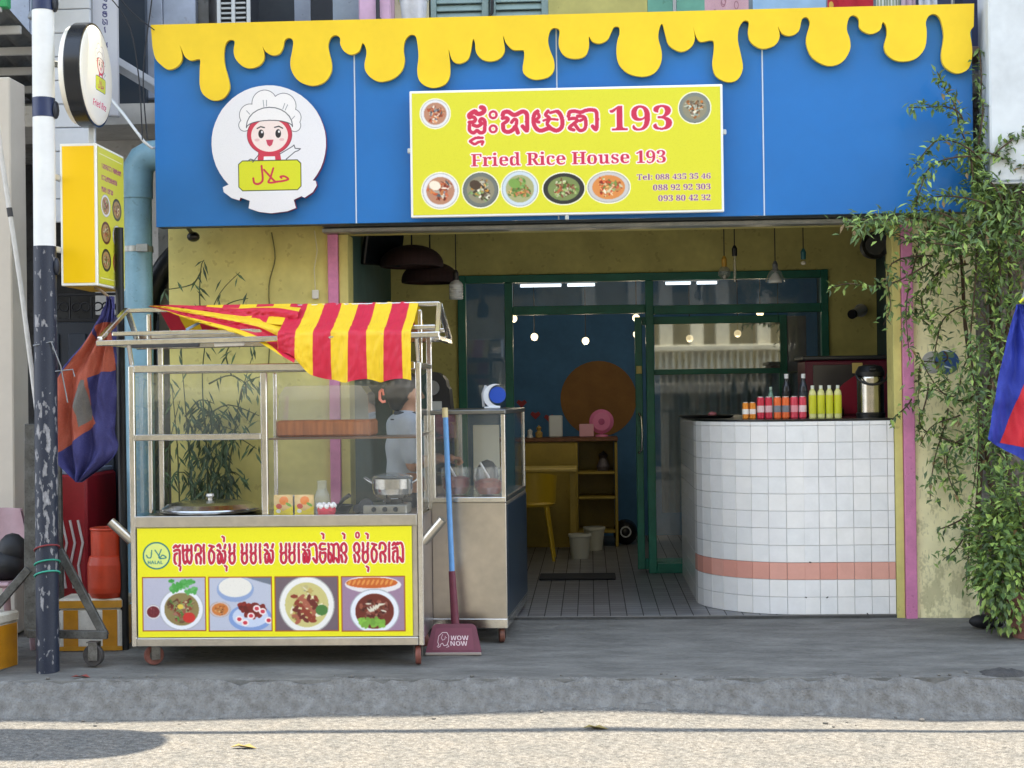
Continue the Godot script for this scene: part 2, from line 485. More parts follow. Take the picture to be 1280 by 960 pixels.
func glass(alpha := 0.08, hex := "dfe8e6", rough := 0.02, metal := 0.0) -> StandardMaterial3D:
	var key := "glass %s %s %s %s" % [alpha, hex, rough, metal]
	if mats.has(key):
		return mats[key]
	var m := StandardMaterial3D.new()
	var c := Color(hex); c.a = alpha
	m.albedo_color = c; m.roughness = rough; m.metallic = metal
	m.transparency = BaseMaterial3D.TRANSPARENCY_ALPHA
	mats[key] = m
	return m

func leafy(hex := "ffffff", back := 0.5) -> StandardMaterial3D:
	var m := StandardMaterial3D.new()
	m.albedo_color = Color(hex); m.vertex_color_use_as_albedo = true
	m.roughness = 0.5
	m.backlight_enabled = true; m.backlight = Color(back, back, back * 0.5)
	return m

func v2(a: Array) -> PackedVector2Array:
	var p := PackedVector2Array()
	for i in range(0, a.size(), 2):
		p.append(Vector2(a[i], a[i + 1]))
	return p

func smooth(p: PackedVector2Array, n := 3) -> PackedVector2Array:
	var o := PackedVector2Array()
	for i in p.size() - 1:
		for k in n:
			o.append(p[i].cubic_interpolate(p[i + 1], p[max(i - 1, 0)], p[min(i + 2, p.size() - 1)], float(k) / n))
	o.append(p[p.size() - 1])
	return o

func curve(a: Array) -> Array:
	var o: Array = []
	if a.size() < 3:
		return a
	var p := smooth(PackedVector2Array(a), 5)
	for q in p:
		o.append(q)
	return o

func path3(a: Array, z: float, n := 4) -> Array:
	var p := smooth(v2(a), n)
	var o: Array = []
	for i in p.size():
		o.append(Vector3(p[i].x, p[i].y, z))
	return o

func pts(a: Array, s: float, o := Vector2.ZERO) -> Array:
	var p: Array = []
	for i in range(0, a.size(), 2):
		p.append((Vector2(a[i], a[i + 1]) + o) * s)
	return p

# lettering: the outlines of a font drawn into a picture; x is the left edge, y the baseline
func letters(cv: CV, s: String, x: float, y: float, cap: float, c: Color, halo := 0.0, hc := Color.WHITE, wide := 1.0, fontname := "Droid Serif", slope := 0.0, right := false) -> void:
	var tm := TextMesh.new()
	var f := SystemFont.new()
	f.font_names = PackedStringArray([fontname]); f.font_weight = 700
	tm.font = f; tm.font_size = 64; tm.pixel_size = 1.0; tm.depth = 0.0; tm.curve_step = 1.0
	tm.text = s
	tm.horizontal_alignment = HORIZONTAL_ALIGNMENT_LEFT
	var a := tm.get_mesh_arrays()
	if a.is_empty() or a[Mesh.ARRAY_VERTEX] == null:
		return
	var v: PackedVector3Array = a[Mesh.ARRAY_VERTEX]
	var ix: PackedInt32Array = a[Mesh.ARRAY_INDEX] if a[Mesh.ARRAY_INDEX] != null else PackedInt32Array()
	if ix.is_empty():
		for i in v.size():
			ix.append(i)
	var lo := Vector2(1e9, 1e9)
	var hi := Vector2(-1e9, -1e9)
	for p in v:
		lo = lo.min(Vector2(p.x, p.y)); hi = hi.max(Vector2(p.x, p.y))
	var k := cap / (hi.y - lo.y)
	var x0 := x - ((hi.x - lo.x) * k * wide if right else 0.0)
	var steps := [[Vector2.ZERO, c]]
	if halo > 0.0:
		steps = []
		for e in 12:
			steps.append([Vector2(cos(TAU * e / 12), sin(TAU * e / 12)) * halo, hc])
		steps.append([Vector2.ZERO, c])
	for st in steps:
		for i in range(0, ix.size(), 3):
			var tri: Array = []
			for e in 3:
				var p := v[ix[i + e]]
				var qx := (p.x - lo.x) * k * wide
				tri.append(Vector2(x0 + qx, y - (p.y - lo.y) * k + slope * qx) + st[0])
			cv.poly(tri, st[1])

# a dish seen from above: plate, sauce, pieces
func dish(cv: CV, x: float, y: float, rx: float, ry: float, plate: Color, base: Color, bits: Array, sd: int, n := 40) -> void:
	var r := RandomNumberGenerator.new()
	r.seed = sd
	cv.disc(x, y, rx, ry, plate.darkened(0.25))
	cv.disc(x, y, rx * 0.96, ry * 0.96, plate)
	cv.disc(x, y, rx * 0.78, ry * 0.78, base)
	for k in n * 2:
		var a := r.randf() * TAU
		var d := sqrt(r.randf()) * 0.66 * (0.75 + 0.25 * sin(a * 3.0 + sd))
		var c: Color = bits[r.randi() % bits.size()]
		c = c.darkened(r.randf() * 0.35) if r.randf() < 0.6 else c.lightened(r.randf() * 0.25)
		cv.ell(x + cos(a) * d * rx, y + sin(a) * d * ry, rx * r.randf_range(0.03, 0.17), ry * r.randf_range(0.02, 0.09), r.randf() * TAU, c)

# a small photograph's soft focus
func soften(im: Image, r: Rect2i, k: float) -> void:
	r = r.intersection(Rect2i(Vector2i.ZERO, im.get_size()))
	var g := im.get_region(r)
	g.resize(int(r.size.x / k), int(r.size.y / k), Image.INTERPOLATE_BILINEAR)
	g.resize(r.size.x, r.size.y, Image.INTERPOLATE_BILINEAR)
	im.blit_rect(g, Rect2i(Vector2i.ZERO, r.size), r.position)

func sky_and_camera() -> void:
	var cam := Camera3D.new()
	cam.name = "camera"
	add_child(cam)
	cam.fov = 28.0725; cam.near = 0.05; cam.far = 900.0
	cam.position = Vector3(0, 1.375, 9.4)
	cam.basis = Basis.from_euler(Vector3(deg_to_rad(0.3), deg_to_rad(2.9), deg_to_rad(-0.77)))
	cam.current = true
	var e := Environment.new()
	e.background_mode = Environment.BG_SKY
	var sm := ProceduralSkyMaterial.new()
	sm.sky_top_color = Color(0.65, 0.71, 0.80); sm.sky_horizon_color = Color(0.93, 0.94, 0.94); sm.sky_curve = 0.2
	sm.ground_bottom_color = Color(0.3, 0.29, 0.27); sm.ground_horizon_color = Color(0.6, 0.62, 0.62)
	var sky := Sky.new()
	sky.sky_material = sm
	e.sky = sky
	e.background_energy_multiplier = 1.7
	e.tonemap_mode = Environment.TONE_MAPPER_LINEAR
	e.tonemap_exposure = 2.75
	e.sdfgi_enabled = true; e.ssao_enabled = true; e.ssil_enabled = true
	var we := WorldEnvironment.new()
	we.name = "world_environment"; we.environment = e
	add_child(we)
	var sun := DirectionalLight3D.new()
	sun.name = "sun"
	add_child(sun)
	sun.light_energy = 1.45; sun.light_color = Color(1.0, 0.95, 0.86); sun.light_angular_distance = 0.5
	sun.shadow_enabled = true
	sun.look_at_from_position(Vector3(0.1, 1.0, -0.2) * 20.0, Vector3.ZERO, Vector3.RIGHT)

func road_y(x: float, z: float) -> float:
	var k := clampf((2.1 - z) / 0.6, 0.0, 1.0)
	var d := 0.0
	var xs := [-3.2, -2.4, -1.0, 0.0, 1.0, 1.8, 3.2]
	var ds := [-0.016, -0.022, 0.012, 0.042, 0.004, -0.034, -0.036]
	for i in 6:
		if x >= xs[i] and x <= xs[i + 1]:
			d = lerpf(ds[i], ds[i + 1], smoothstep(0, 1, (x - xs[i]) / (xs[i + 1] - xs[i])))
	return -0.262 + d * k

func ground() -> void:
	var b := MB.new()
	b.q(Vector3(-300, -0.6, 300), Vector3(300, -0.6, 300), Vector3(300, -0.6, -300), Vector3(-300, -0.6, -300))
	struct("ground", b, mat("6b675f", 0.95, 0, "concrete", 0.5))
	var ns := fnoise(5, 1.6, 4)
	var nl := fnoise(6, 9.0, 3)
	b = MB.new()
	var xs: Array = [-60.0, -25.0, -12.0, -7.0]
	for i in 141:
		xs.append(-4.2 + 0.06 * i)
	xs.append_array([6.0, 12.0, 25.0, 60.0])
	var zs: Array = []
	for i in 32:
		zs.append(1.46 + 0.05 * i)
	zs.append_array([3.4, 4.5, 6.5, 9.0, 12.0, 14.4])
	var rows: Array = []
	for z in zs:
		var r: Array[Vector3] = []
		for x in xs:
			r.append(Vector3(x, road_y(x, z) + 0.004 * ns.get_noise_2d(x * 0.8, z * 0.8), z))
		rows.append(r)
	b.grid(rows)
	struct("road", b, mat("96938d", 0.9, 0, "asphalt", 0.8, "fine", 0.9))
	# the sloping cement pavement in front of the shop
	b = MB.new(); rows = []
	var xs2: Array = [-30.0, -12.0, -6.0]
	for i in 171:
		xs2.append(-4.25 + 0.05 * i)
	xs2.append_array([6.0, 12.0, 30.0])
	for j in 36:
		var z := -0.1 + 1.52 * j / 35.0
		var r: Array[Vector3] = []
		for x in xs2:
			r.append(Vector3(x, -0.022 - 0.098 * clampf(z / 1.4, 0, 1) + 0.004 * ns.get_noise_2d(x * 1.2, z * 2.0) + 0.0015 * nl.get_noise_2d(x, z), z))
		rows.append(r)
	var skirt: Array[Vector3] = []
	for p in rows[35]:
		skirt.append(p + Vector3(0, -0.2, 0.004))
	rows.append(skirt)
	b.grid(rows)
	var pv := mat("87857f", 0.85, 0, "concrete", 0.81, "fine", 0.35)
	pv.uv1_scale = Vector3(0.4, 0.8, 1.5)   # trowelled and worn along the street
	struct("pavement", b, pv)
	b = MB.new()
	b.span(Vector3(-30, -0.5, -6), Vector3(-2.62, -0.023, -0.101))
	b.span(Vector3(2.34, -0.5, -6), Vector3(30, -0.023, -0.101))
	struct("side_floor", b, mat("7d7c7a", 0.9, 0, "concrete", 0.8))
	# rough mortar that closes the step down to the road
	b = MB.new(); rows = []
	for j in 26:
		var k := j / 25.0
		var r: Array[Vector3] = []
		for x in xs2:
			var edge: float = 1.40 + 0.03 * ns.get_noise_1d(x * 1.5)
			var foot: float = 1.60 + 0.05 * ns.get_noise_1d(x * 0.9 + 40.0)
			var z: float = lerpf(edge - 0.05, foot + 0.06, k)
			var top: float = -0.118 + 0.008 * ns.get_noise_1d(x * 2.0 + 9.0)
			var y: float = lerpf(top, road_y(x, z) - 0.004, smoothstep(0.12, 0.95, k)) - (0.03 if j == 0 else 0.0)
			y += 0.03 * ns.get_noise_2d(x * 3.4, z * 9.0) * smoothstep(0.0, 0.3, k) * (1.0 - smoothstep(0.75, 1.0, k)) + 0.016 * nl.get_noise_2d(x * 0.8, z * 3.0) * smoothstep(0.02, 0.15, k) * (1.0 - smoothstep(0.6, 1.0, k))
			r.append(Vector3(x, y, z))
		rows.append(r)
	b.grid(rows)
	struct("kerb", b, mat("928f89", 0.9, 0, "grime", 2.6, "fine", 1.0))
	# tiled floor of the porch and the room behind: small tiles with sunken joints
	b = MB.new()
	b.span(Vector3(-1.62, -0.3, -5.3), Vector3(2.2, -0.006, -0.002))
	var fl := struct("floor", b, mat("5a5a58", 0.9, 0, "concrete", 1.0))
	b = MB.new(); b.tinted = true
	rng.seed = 4
	var z := -0.005
	while z > -5.2:
		var x := -1.61
		while x < 2.15:
			var g := rng.randf_range(0.14, 0.22)
			b.tint = Color(g, g, g * 1.03)
			b.q(Vector3(x + 0.003, 0, z), Vector3(x + 0.098, 0, z), Vector3(x + 0.098, 0, z - 0.095), Vector3(x + 0.003, 0, z - 0.095))
			x += 0.101
		z -= 0.101
	b.tint = Color(0.2, 0.2, 0.2)
	b.q(Vector3(-1.6, -0.02, -0.002), Vector3(2.2, -0.02, -0.002), Vector3(2.2, 0, -0.004), Vector3(-1.6, 0, -0.004))
	var tm := mat("ffffff", 0.35, 0, "mottle", 1.2).duplicate()
	tm.vertex_color_use_as_albedo = true
	var ft := part(fl, "floor_tiles", b, tm)
	ft.set_meta("kind", "stuff")
	b = MB.new()
	rng.seed = 51
	for k in 130:
		var x := rng.randf_range(-4.0, 4.0)
		var gz := 1.3 + absf(rng.randfn(0, 0.22))
		var gy := -0.115 if gz < 1.38 else -0.16 if gz < 1.5 else road_y(x, gz)
		if gz > 1.38 and gz < 1.62:
			continue
		var gr := rng.randf_range(0.004, 0.013)
		b.blob(Vector3(x, gy + gr * 0.3, gz), Vector3(gr * 1.3, gr * 0.8, gr), 7, Basis(Vector3.UP, rng.randf() * TAU))
	var gv := part(self, "gravel", b, mat("8f8b84", 0.95, 0, "concrete", 4.0))
	tag(gv, "loose grit and pebbles scattered along the kerb", "gravel")
	gv.set_meta("kind", "stuff")
	# far side of the street
	b = MB.new()
	b.span(Vector3(-60, -0.55, 14.3), Vector3(60, -0.12, 19.0))
	struct("far_pavement", b, mat("9a948a", 0.9, 0, "concrete", 0.6))

var YEL := ["d3c66a", 0.7, 0.0, "paint", 0.55]

func shop_building() -> void:
	var yel := mat("e0d684", 0.75, 0, "paint", 0.5)
	var pale := mat("ece3b8", 0.75, 0, "paint", 0.6)
	var pink := mat("e08cb8", 0.5, 0, "paint", 1.2)
	var teal := mat("3f625c", 0.7, 0, "paint", 0.5)
	var o := thing("shop_house", "yellow painted shop house with pink posts and open tiled porch", "building", Vector3(0, 0, -2.5))
	var b := MB.new()
	b.span(Vector3(-2.598, -0.06, -0.2), Vector3(-1.602, 2.5, 0.0))
	part(o, "left_wall", b, yel).set_meta("label", "yellow front wall behind the food cart")
	b = MB.new()
	b.span(Vector3(1.957, -0.06, -0.2), Vector3(2.33, 2.5, 0.0))
	part(o, "right_wall", b, pale).set_meta("label", "pale yellow weathered wall strip beside the vine")
	var wi := Image.create(128, 800, false, Image.FORMAT_RGB8)
	var sa := fnoise(61, 0.02, 4)
	var sb := fnoise(62, 0.11, 3)
	for y in 800:
		for x in 128:
			var c := Color("f3ebbc").darkened(clampf(0.02 + 0.06 * sa.get_noise_2d(x, y), 0, 1))
			var stain: float = sa.get_noise_2d(x * 1.3 + 400.0, y * 0.8) + 0.4 * sb.get_noise_2d(x, y) + (0.28 if y > 690 + 40.0 * sa.get_noise_2d(x * 2.0, 5.0) else -0.12)
			if stain > 0.12:
				c = c.lerp(Color("8f8c68"), clampf((stain - 0.12) * 1.1, 0, 0.38))
			if sb.get_noise_2d(x * 1.7, y * 0.25 + 90.0) > 0.42:
				c = c.lerp(Color("a09a72"), 0.35)
			wi.set_pixel(x, y, c)
	wi.generate_mipmaps()
	b = MB.new()
	b.q(Vector3(1.958, -0.05, 0.003), Vector3(2.329, -0.05, 0.003), Vector3(2.329, 2.4, 0.003), Vector3(1.958, 2.4, 0.003))
	part(o, "render_coat", b, printed(ImageTexture.create_from_image(wi), 0.8))
	for s in [[-1.6, -1.537], [1.888, 1.955]]:
		b = MB.new()
		b.span(Vector3(s[0], -0.05, -0.14), Vector3(s[1], 2.36, 0.028), 0.004)
		part(o, "post", b, pink)
	for s in [[-1.535, -1.478], [1.836, 1.886]]:
		b = MB.new()
		b.span(Vector3(s[0], -0.05, -0.2), Vector3(s[1], 2.36, 0.004), 0.003)
		part(o, "jamb", b, yel)
	b = MB.new()
	b.span(Vector3(-1.62, -0.02, -5.3), Vector3(-1.5, 2.95, -0.202))
	part(o, "porch_side_wall", b, teal)
	b = MB.new()
	b.span(Vector3(2.15, -0.02, -5.3), Vector3(2.27, 2.95, -0.202))
	part(o, "porch_side_wall", b, mat("35535a", 0.7, 0, "paint", 0.5))
	b = MB.new()
	b.span(Vector3(-1.498, 0, -2.3), Vector3(-0.992, 2.95, -2.2))
	b.span(Vector3(1.79, 0, -2.3), Vector3(2.148, 2.95, -2.2))
	b.span(Vector3(-0.992, 2.262, -2.3), Vector3(1.79, 2.95, -2.2))
	part(o, "porch_back_wall", b, yel)
	b = MB.new()
	b.span(Vector3(-1.62, 2.952, -5.3), Vector3(2.27, 3.1, -0.0))
	part(o, "ceiling", b, mat("c9c6b8", 0.8, 0, "mottle", 0.5))
	b = MB.new()
	b.span(Vector3(-1.62, 2.362, -0.12), Vector3(2.3, 2.952, -0.03))
	part(o, "lintel", b, yel)
	b = MB.new()
	b.span(Vector3(-1.62, 2.362, -0.025), Vector3(1.98, 2.392, 0.1), 0.006)
	part(o, "shutter_rail", b, mat("b9bab4", 0.4, 0.7, "steel", 2.0))
	b = MB.new()
	b.span(Vector3(-1.62, 2.396, -0.02), Vector3(2.2, 2.56, 0.2), 0.01)
	part(o, "shutter_box", b, mat("4c5458", 0.5, 0.3))
	b = MB.new()
	b.span(Vector3(-1.498, 0, -5.3), Vector3(2.148, 2.95, -5.2))
	part(o, "mural_wall", b, mat("4a80b4", 0.7, 0, "mottle", 0.6)).set_meta("label", "blue painted back wall of the dining room")
	b = MB.new()
	var pl := PackedVector2Array()
	for k in 40:
		var a := TAU * k / 40
		pl.append(Vector2(0.08 + 0.36 * cos(a), 1.3 + 0.36 * sin(a)))
	b.prism(pl, -5.199, -5.192)
	part(o, "mural_panel", b, mat("a07038", 0.7, 0, "mottle", 1.0)).set_meta("label", "plain ochre painted disc on the blue wall")
	rng.seed = 3
	for k in 4:
		b = MB.new()
		var cx := -0.78 + 0.13 * k
		var cy := 1.05 + 0.3 * rng.randf()
		b.prism(PackedVector2Array([Vector2(cx, cy - 0.04), Vector2(cx + 0.05, cy + 0.01), Vector2(cx + 0.03, cy + 0.035), Vector2(cx, cy + 0.02), Vector2(cx - 0.03, cy + 0.035), Vector2(cx - 0.05, cy + 0.01)]), -5.199, -5.194)
		part(o, "heart_sticker", b, mat("a03038", 0.6))
	# the upper floor, set back behind a balcony; its tall block shades the street front
	b = MB.new()
	b.span(Vector3(-2.6, 3.102, -1.62), Vector3(2.33, 3.22, 0.2))
	part(o, "balcony_slab", b, mat("a7a49a", 0.85, 0, "grime", 0.6))
	var strips := [[-2.6, -2.53, "8d8379"], [-2.53, -2.1, "33383d"], [-2.1, -1.98, "9ba3b0"], [-1.98, -1.82, "30343a"], [-1.82, -1.6, "a9b6c0"], [-1.37, -1.12, "cfc9a8"], [-0.26, 0.45, "c9c070"], [0.45, 0.86, "74b29a"], [0.86, 2.33, "7d8a92"]]
	for s in strips:
		b = MB.new()
		b.span(Vector3(s[0], 3.222, -1.75), Vector3(s[1] - 0.002, 5.8, -1.62))
		part(o, "wall_panel", b, mat(s[2], 0.7, 0, "paint", 0.6))
	b = MB.new()
	b.span(Vector3(-1.12, 3.222, -1.78), Vector3(-0.26, 5.8, -1.7))
	part(o, "wall_panel", b, mat("8fa5a2", 0.7))
	b = MB.new()
	b.span(Vector3(-1.6, 3.222, -1.7), Vector3(-1.372, 5.8, -1.4), 0.01)
	part(o, "column", b, mat("e3b9d3", 0.7, 0, "paint", 0.6))
	for k in 2:
		var x0 := -1.11 + 0.43 * k
		b = MB.new()
		for x in [[x0, x0 + 0.04], [x0 + 0.37, x0 + 0.42]]:
			b.span(Vector3(x[0], 3.23, -1.69), Vector3(x[1], 5.4, -1.62), 0.004)
		b.span(Vector3(x0 + 0.04, 3.23, -1.69), Vector3(x0 + 0.37, 3.3, -1.63), 0.004)
		b.span(Vector3(x0 + 0.04, 5.3, -1.69), Vector3(x0 + 0.37, 5.4, -1.63), 0.004)
		var sh := part(o, "shutter", b, mat("93aaa6", 0.6, 0, "paint", 1.0))
		var lb := MB.new()
		lb.box(Vector3.ZERO, Vector3(0.33, 0.058, 0.012), 0.002, Basis(Vector3.RIGHT, -0.5))
		var lm := lb.mesh(Transform3D.IDENTITY)
		for i in 36:
			piece(sh, "louvre", lm, mat("93aaa6", 0.6, 0, "paint", 1.0), Transform3D(Basis.IDENTITY, Vector3(x0 + 0.205, 3.33 + 0.055 * i, -1.655 + 2.5)))
	b = MB.new()
	b.span(Vector3(-2.6, 5.8, -1.75), Vector3(2.33, 9.0, -1.6))
	b.span(Vector3(-2.6, 3.11, -6.0), Vector3(2.33, 9.0, -5.32))
	part(o, "upper_wall", b, mat("c9c1a6", 0.8, 0, "grime", 0.4))
	b = MB.new()
	b.span(Vector3(-2.62, 9.0, -6.2), Vector3(2.34, 9.15, -0.19))
	part(o, "roof", b, mat("8c8a84", 0.9, 0, "grime", 0.4))

func neighbours() -> void:
	# the house on the left
	var grey := mat("a8a7a2", 0.8, 0, "grime", 0.4)
	var o := thing("left_house", "grey neighbouring house with dark open front beside the striped pole", "building", Vector3(-5.5, 0, -2.5))
	var b := MB.new()
	b.span(Vector3(-12, 3.3, -6), Vector3(-2.625, 9.0, -1.2))
	part(o, "upper_wall", b, grey)
	b = MB.new()
	b.span(Vector3(-12, -0.02, -3.2), Vector3(-2.625, 3.298, -3.0))
	part(o, "back_wall", b, mat("4a4c50", 0.9, 0, "grime", 0.6))
	b = MB.new()
	b.span(Vector3(-2.76, -0.02, -3.0), Vector3(-2.625, 3.298, -0.35))
	part(o, "side_wall", b, mat("b5b4b0", 0.85, 0, "grime", 0.5))
	b = MB.new()
	b.span(Vector3(-3.66, -0.03, 0.15), Vector3(-3.435, 3.298, 0.4), 0.008)
	part(o, "column", b, mat("cfc7ba", 0.85, 0, "soft", 0.5))
	b = MB.new()
	b.span(Vector3(-12, 9.0, -6.2), Vector3(-2.625, 9.15, -0.19))
	part(o, "roof", b, grey)
	b = MB.new()
	b.span(Vector3(-12, 3.16, -1.19), Vector3(-2.63, 3.296, -0.5))
	part(o, "beam", b, mat("cbc9c4", 0.85, 0, "paint", 0.5))
	b = MB.new()
	b.span(Vector3(-3.42, 1.95, -1.18), Vector3(-2.77, 3.158, -1.1))
	part(o, "front_wall", b, mat("d0cecb", 0.85, 0, "paint", 0.5))
	for k in 14:
		b = MB.new()
		b.span(Vector3(-3.26, 2.45 + 0.145 * k, 0.14), Vector3(-3.02, 2.59 + 0.145 * k, 0.17), 0.004)
		part(o, "siding_board", b, mat("d0d6de", 0.5, 0, "soft", 1.0))
	b = MB.new()
	b.span(Vector3(-3.25, 2.46, 0.08), Vector3(-3.03, 4.46, 0.139))
	part(o, "siding_frame", b, mat("8d9094", 0.6))
	b = MB.new()
	b.bar(Vector3(-3.2, 3.23, 0.08), Vector3(-3.2, 3.23, -0.5), 0.05, 0.05, 0.003)
	part(o, "siding_bracket", b, mat("8d9094", 0.6))
	# pale sheet cladding above, seen between the signs
	for k in 6:
		b = MB.new()
		var x := -4.1 + 0.235 * k
		b.span(Vector3(x, 3.45, -1.19), Vector3(x + 0.23, 5.6, -1.12), 0.004)
		part(o, "cladding_sheet", b, mat("b4bccb", 0.5, 0.2, "paint", 0.7))
	b = MB.new()
	b.bar(Vector3(-3.4, 3.75, 0.1), Vector3(-2.66, 3.32, -0.9), 0.1, 0.05, 0.004)
	part(o, "awning_beam", b, mat("c3c7cd", 0.6, 0, "paint", 1.0))
	b = MB.new()
	b.span(Vector3(-3.22, 3.32, -1.0), Vector3(-3.0, 4.6, -0.94))
	part(o, "window_opening", b, mat("1e2834", 0.3))
	# corrugated canopy with a green edge
	b = MB.new()
	var rows: Array = []
	for j in 2:
		var r: Array[Vector3] = []
		for i in 80:
			r.append(Vector3(-5.2 + 0.022 * i, (3.46 if j == 0 else 3.76) + 0.018 * sin(i * 1.1), -1.15 if j == 0 else 0.45))
		rows.append(r)
	b.grid(rows, true, 0.004)
	part(o, "corrugated_canopy", b, mat("8b8e90", 0.6, 0.3, "grime", 0.8))
	for k in 6:
		b = MB.new()
		b.bar(Vector3(-5.2, 3.4 + 0.06 * k, -1.1 + 0.31 * k), Vector3(-3.46, 3.4 + 0.06 * k, -1.1 + 0.31 * k), 0.03, 0.05, 0.003)
		part(o, "canopy_batten", b, mat("c4c4c2", 0.7, 0, "soft", 1.0))
	b = MB.new()
	b.span(Vector3(-5.2, 3.7, 0.4), Vector3(-3.42, 4.3, 0.47), 0.005)
	part(o, "green_edge", b, mat("2f9a5c", 0.5))
	# dark gate with an iron scroll panel above it
	o = thing("iron_gate", "navy metal gate with black scrolled ironwork on top behind the hanging flag", "gate", Vector3(-3.25, -0.02, -0.62))
	b = MB.new()
	b.span(Vector3(-3.66, -0.02, -0.66), Vector3(-2.78, 1.875, -0.6), 0.004)
	part(o, "leaf", b, mat("1f2733", 0.5, 0.1, "paint", 0.8))
	for k in 5:
		b = MB.new()
		b.span(Vector3(-3.62 + 0.18 * k, 0.05, -0.599), Vector3(-3.5 + 0.18 * k, 1.8, -0.588), 0.004)
		part(o, "panel", b, mat("252f3d", 0.5, 0.1, "paint", 0.8))
	b = MB.new()
	for y in [1.89, 2.06]:
		b.bar(Vector3(-3.66, y, -0.62), Vector3(-2.78, y, -0.62), 0.018, 0.018, 0.002)
	part(o, "rail", b, mat("1b1c20", 0.5, 0.4))
	for k in 6:
		b = MB.new()
		var cx := -3.58 + 0.145 * k
		for s in [-1.0, 1.0]:
			var p: Array = []
			for i in 15:
				var a := i * 0.42
				var r := 0.058 * (1.0 - i / 17.0)
				p.append(Vector3(cx + s * (0.012 + r * sin(a) * 0.9 + 0.02), 1.93 + 0.02 + r * (1 - cos(a)) * 0.8, -0.62))
			b.tube(p, 0.006, 5)
		b.tube([Vector3(cx, 1.9, -0.62), Vector3(cx, 2.04, -0.62)], 0.006, 5)
		part(o, "scroll", b, mat("1b1c20", 0.5, 0.4))
	# the house on the right
	o = thing("right_house", "grey weathered neighbouring house behind the climbing vine", "building", Vector3(6, 0, -2.5))
	b = MB.new()
	b.span(Vector3(2.5, -0.02, -6), Vector3(12, 3.3, -0.06))
	part(o, "lower_wall", b, mat("8d8478", 0.9, 0, "grime", 0.7, "fine", 0.6))
	b = MB.new()
	b.span(Vector3(2.34, -0.02, -0.35), Vector3(2.498, 3.3, -0.12))
	part(o, "pier", b, mat("8f8b86", 0.9, 0, "grime", 1.1, "fine", 0.6))
	b = MB.new()
	b.span(Vector3(2.34, 3.302, -6), Vector3(12, 9.0, -1.1))
	part(o, "upper_wall", b, mat("545a72", 0.8, 0, "grime", 0.5))
	b = MB.new()
	b.span(Vector3(2.34, 3.47, -0.5), Vector3(12, 4.4, -0.2))
	part(o, "balcony_front", b, mat("3c4566", 0.7, 0, "paint", 0.7))
	b = MB.new()
	b.span(Vector3(2.34, 3.42, -0.5), Vector3(12, 3.468, -0.19), 0.004)
	part(o, "balcony_moulding", b, mat("8a7468", 0.7, 0, "paint", 0.7))
	b = MB.new()
	b.span(Vector3(2.35, 9.0, -6.2), Vector3(12, 9.15, -0.19))
	part(o, "roof", b, mat("8c8a84", 0.9, 0, "grime", 0.4))
	o = thing("window_grille", "small bent iron window grille in the gap right of the blue fascia", "grille", Vector3(2.46, 2.9, -0.08))
	for k in 5:
		b = MB.new()
		var x := 2.4 + 0.05 * k
		b.tube([Vector3(x, 2.75, -0.1), Vector3(x, 3.2, -0.1), Vector3(x + 0.03, 3.32, -0.1), Vector3(x + 0.06, 3.4, -0.1)], 0.007, 6)
		part(o, "bar", b, mat("70726f", 0.6, 0.3))
	for y in [2.8, 3.1, 3.41]:
		b = MB.new()
		b.tube([Vector3(2.38, y, -0.1), Vector3(2.64, y, -0.1)], 0.007, 6)
		part(o, "rail", b, mat("70726f", 0.6, 0.3))
	# big white sign box of the shop on the right
	o = thing("white_sign_box", "large blank white sign box at the right picture edge above the vine", "sign", Vector3(3.4, 2.54, 0.45))
	b = MB.new()
	b.span(Vector3(2.305, 2.54, 0.25), Vector3(4.9, 4.6, 0.5), 0.01)
	part(o, "box", b, mat("dfe6ea", 0.5, 0, "mottle", 0.5))
	b = MB.new()
	b.span(Vector3(2.295, 2.525, 0.24), Vector3(4.9, 2.538, 0.51), 0.002)
	part(o, "edge_trim", b, mat("b8bec4", 0.4, 0.6))
	for x in [2.5, 4.5]:
		b = MB.new()
		b.bar(Vector3(x, 2.9, 0.25), Vector3(x, 2.9, -0.07), 0.04, 0.04, 0.003)
		part(o, "bracket", b, mat("777a7c", 0.5, 0.5))

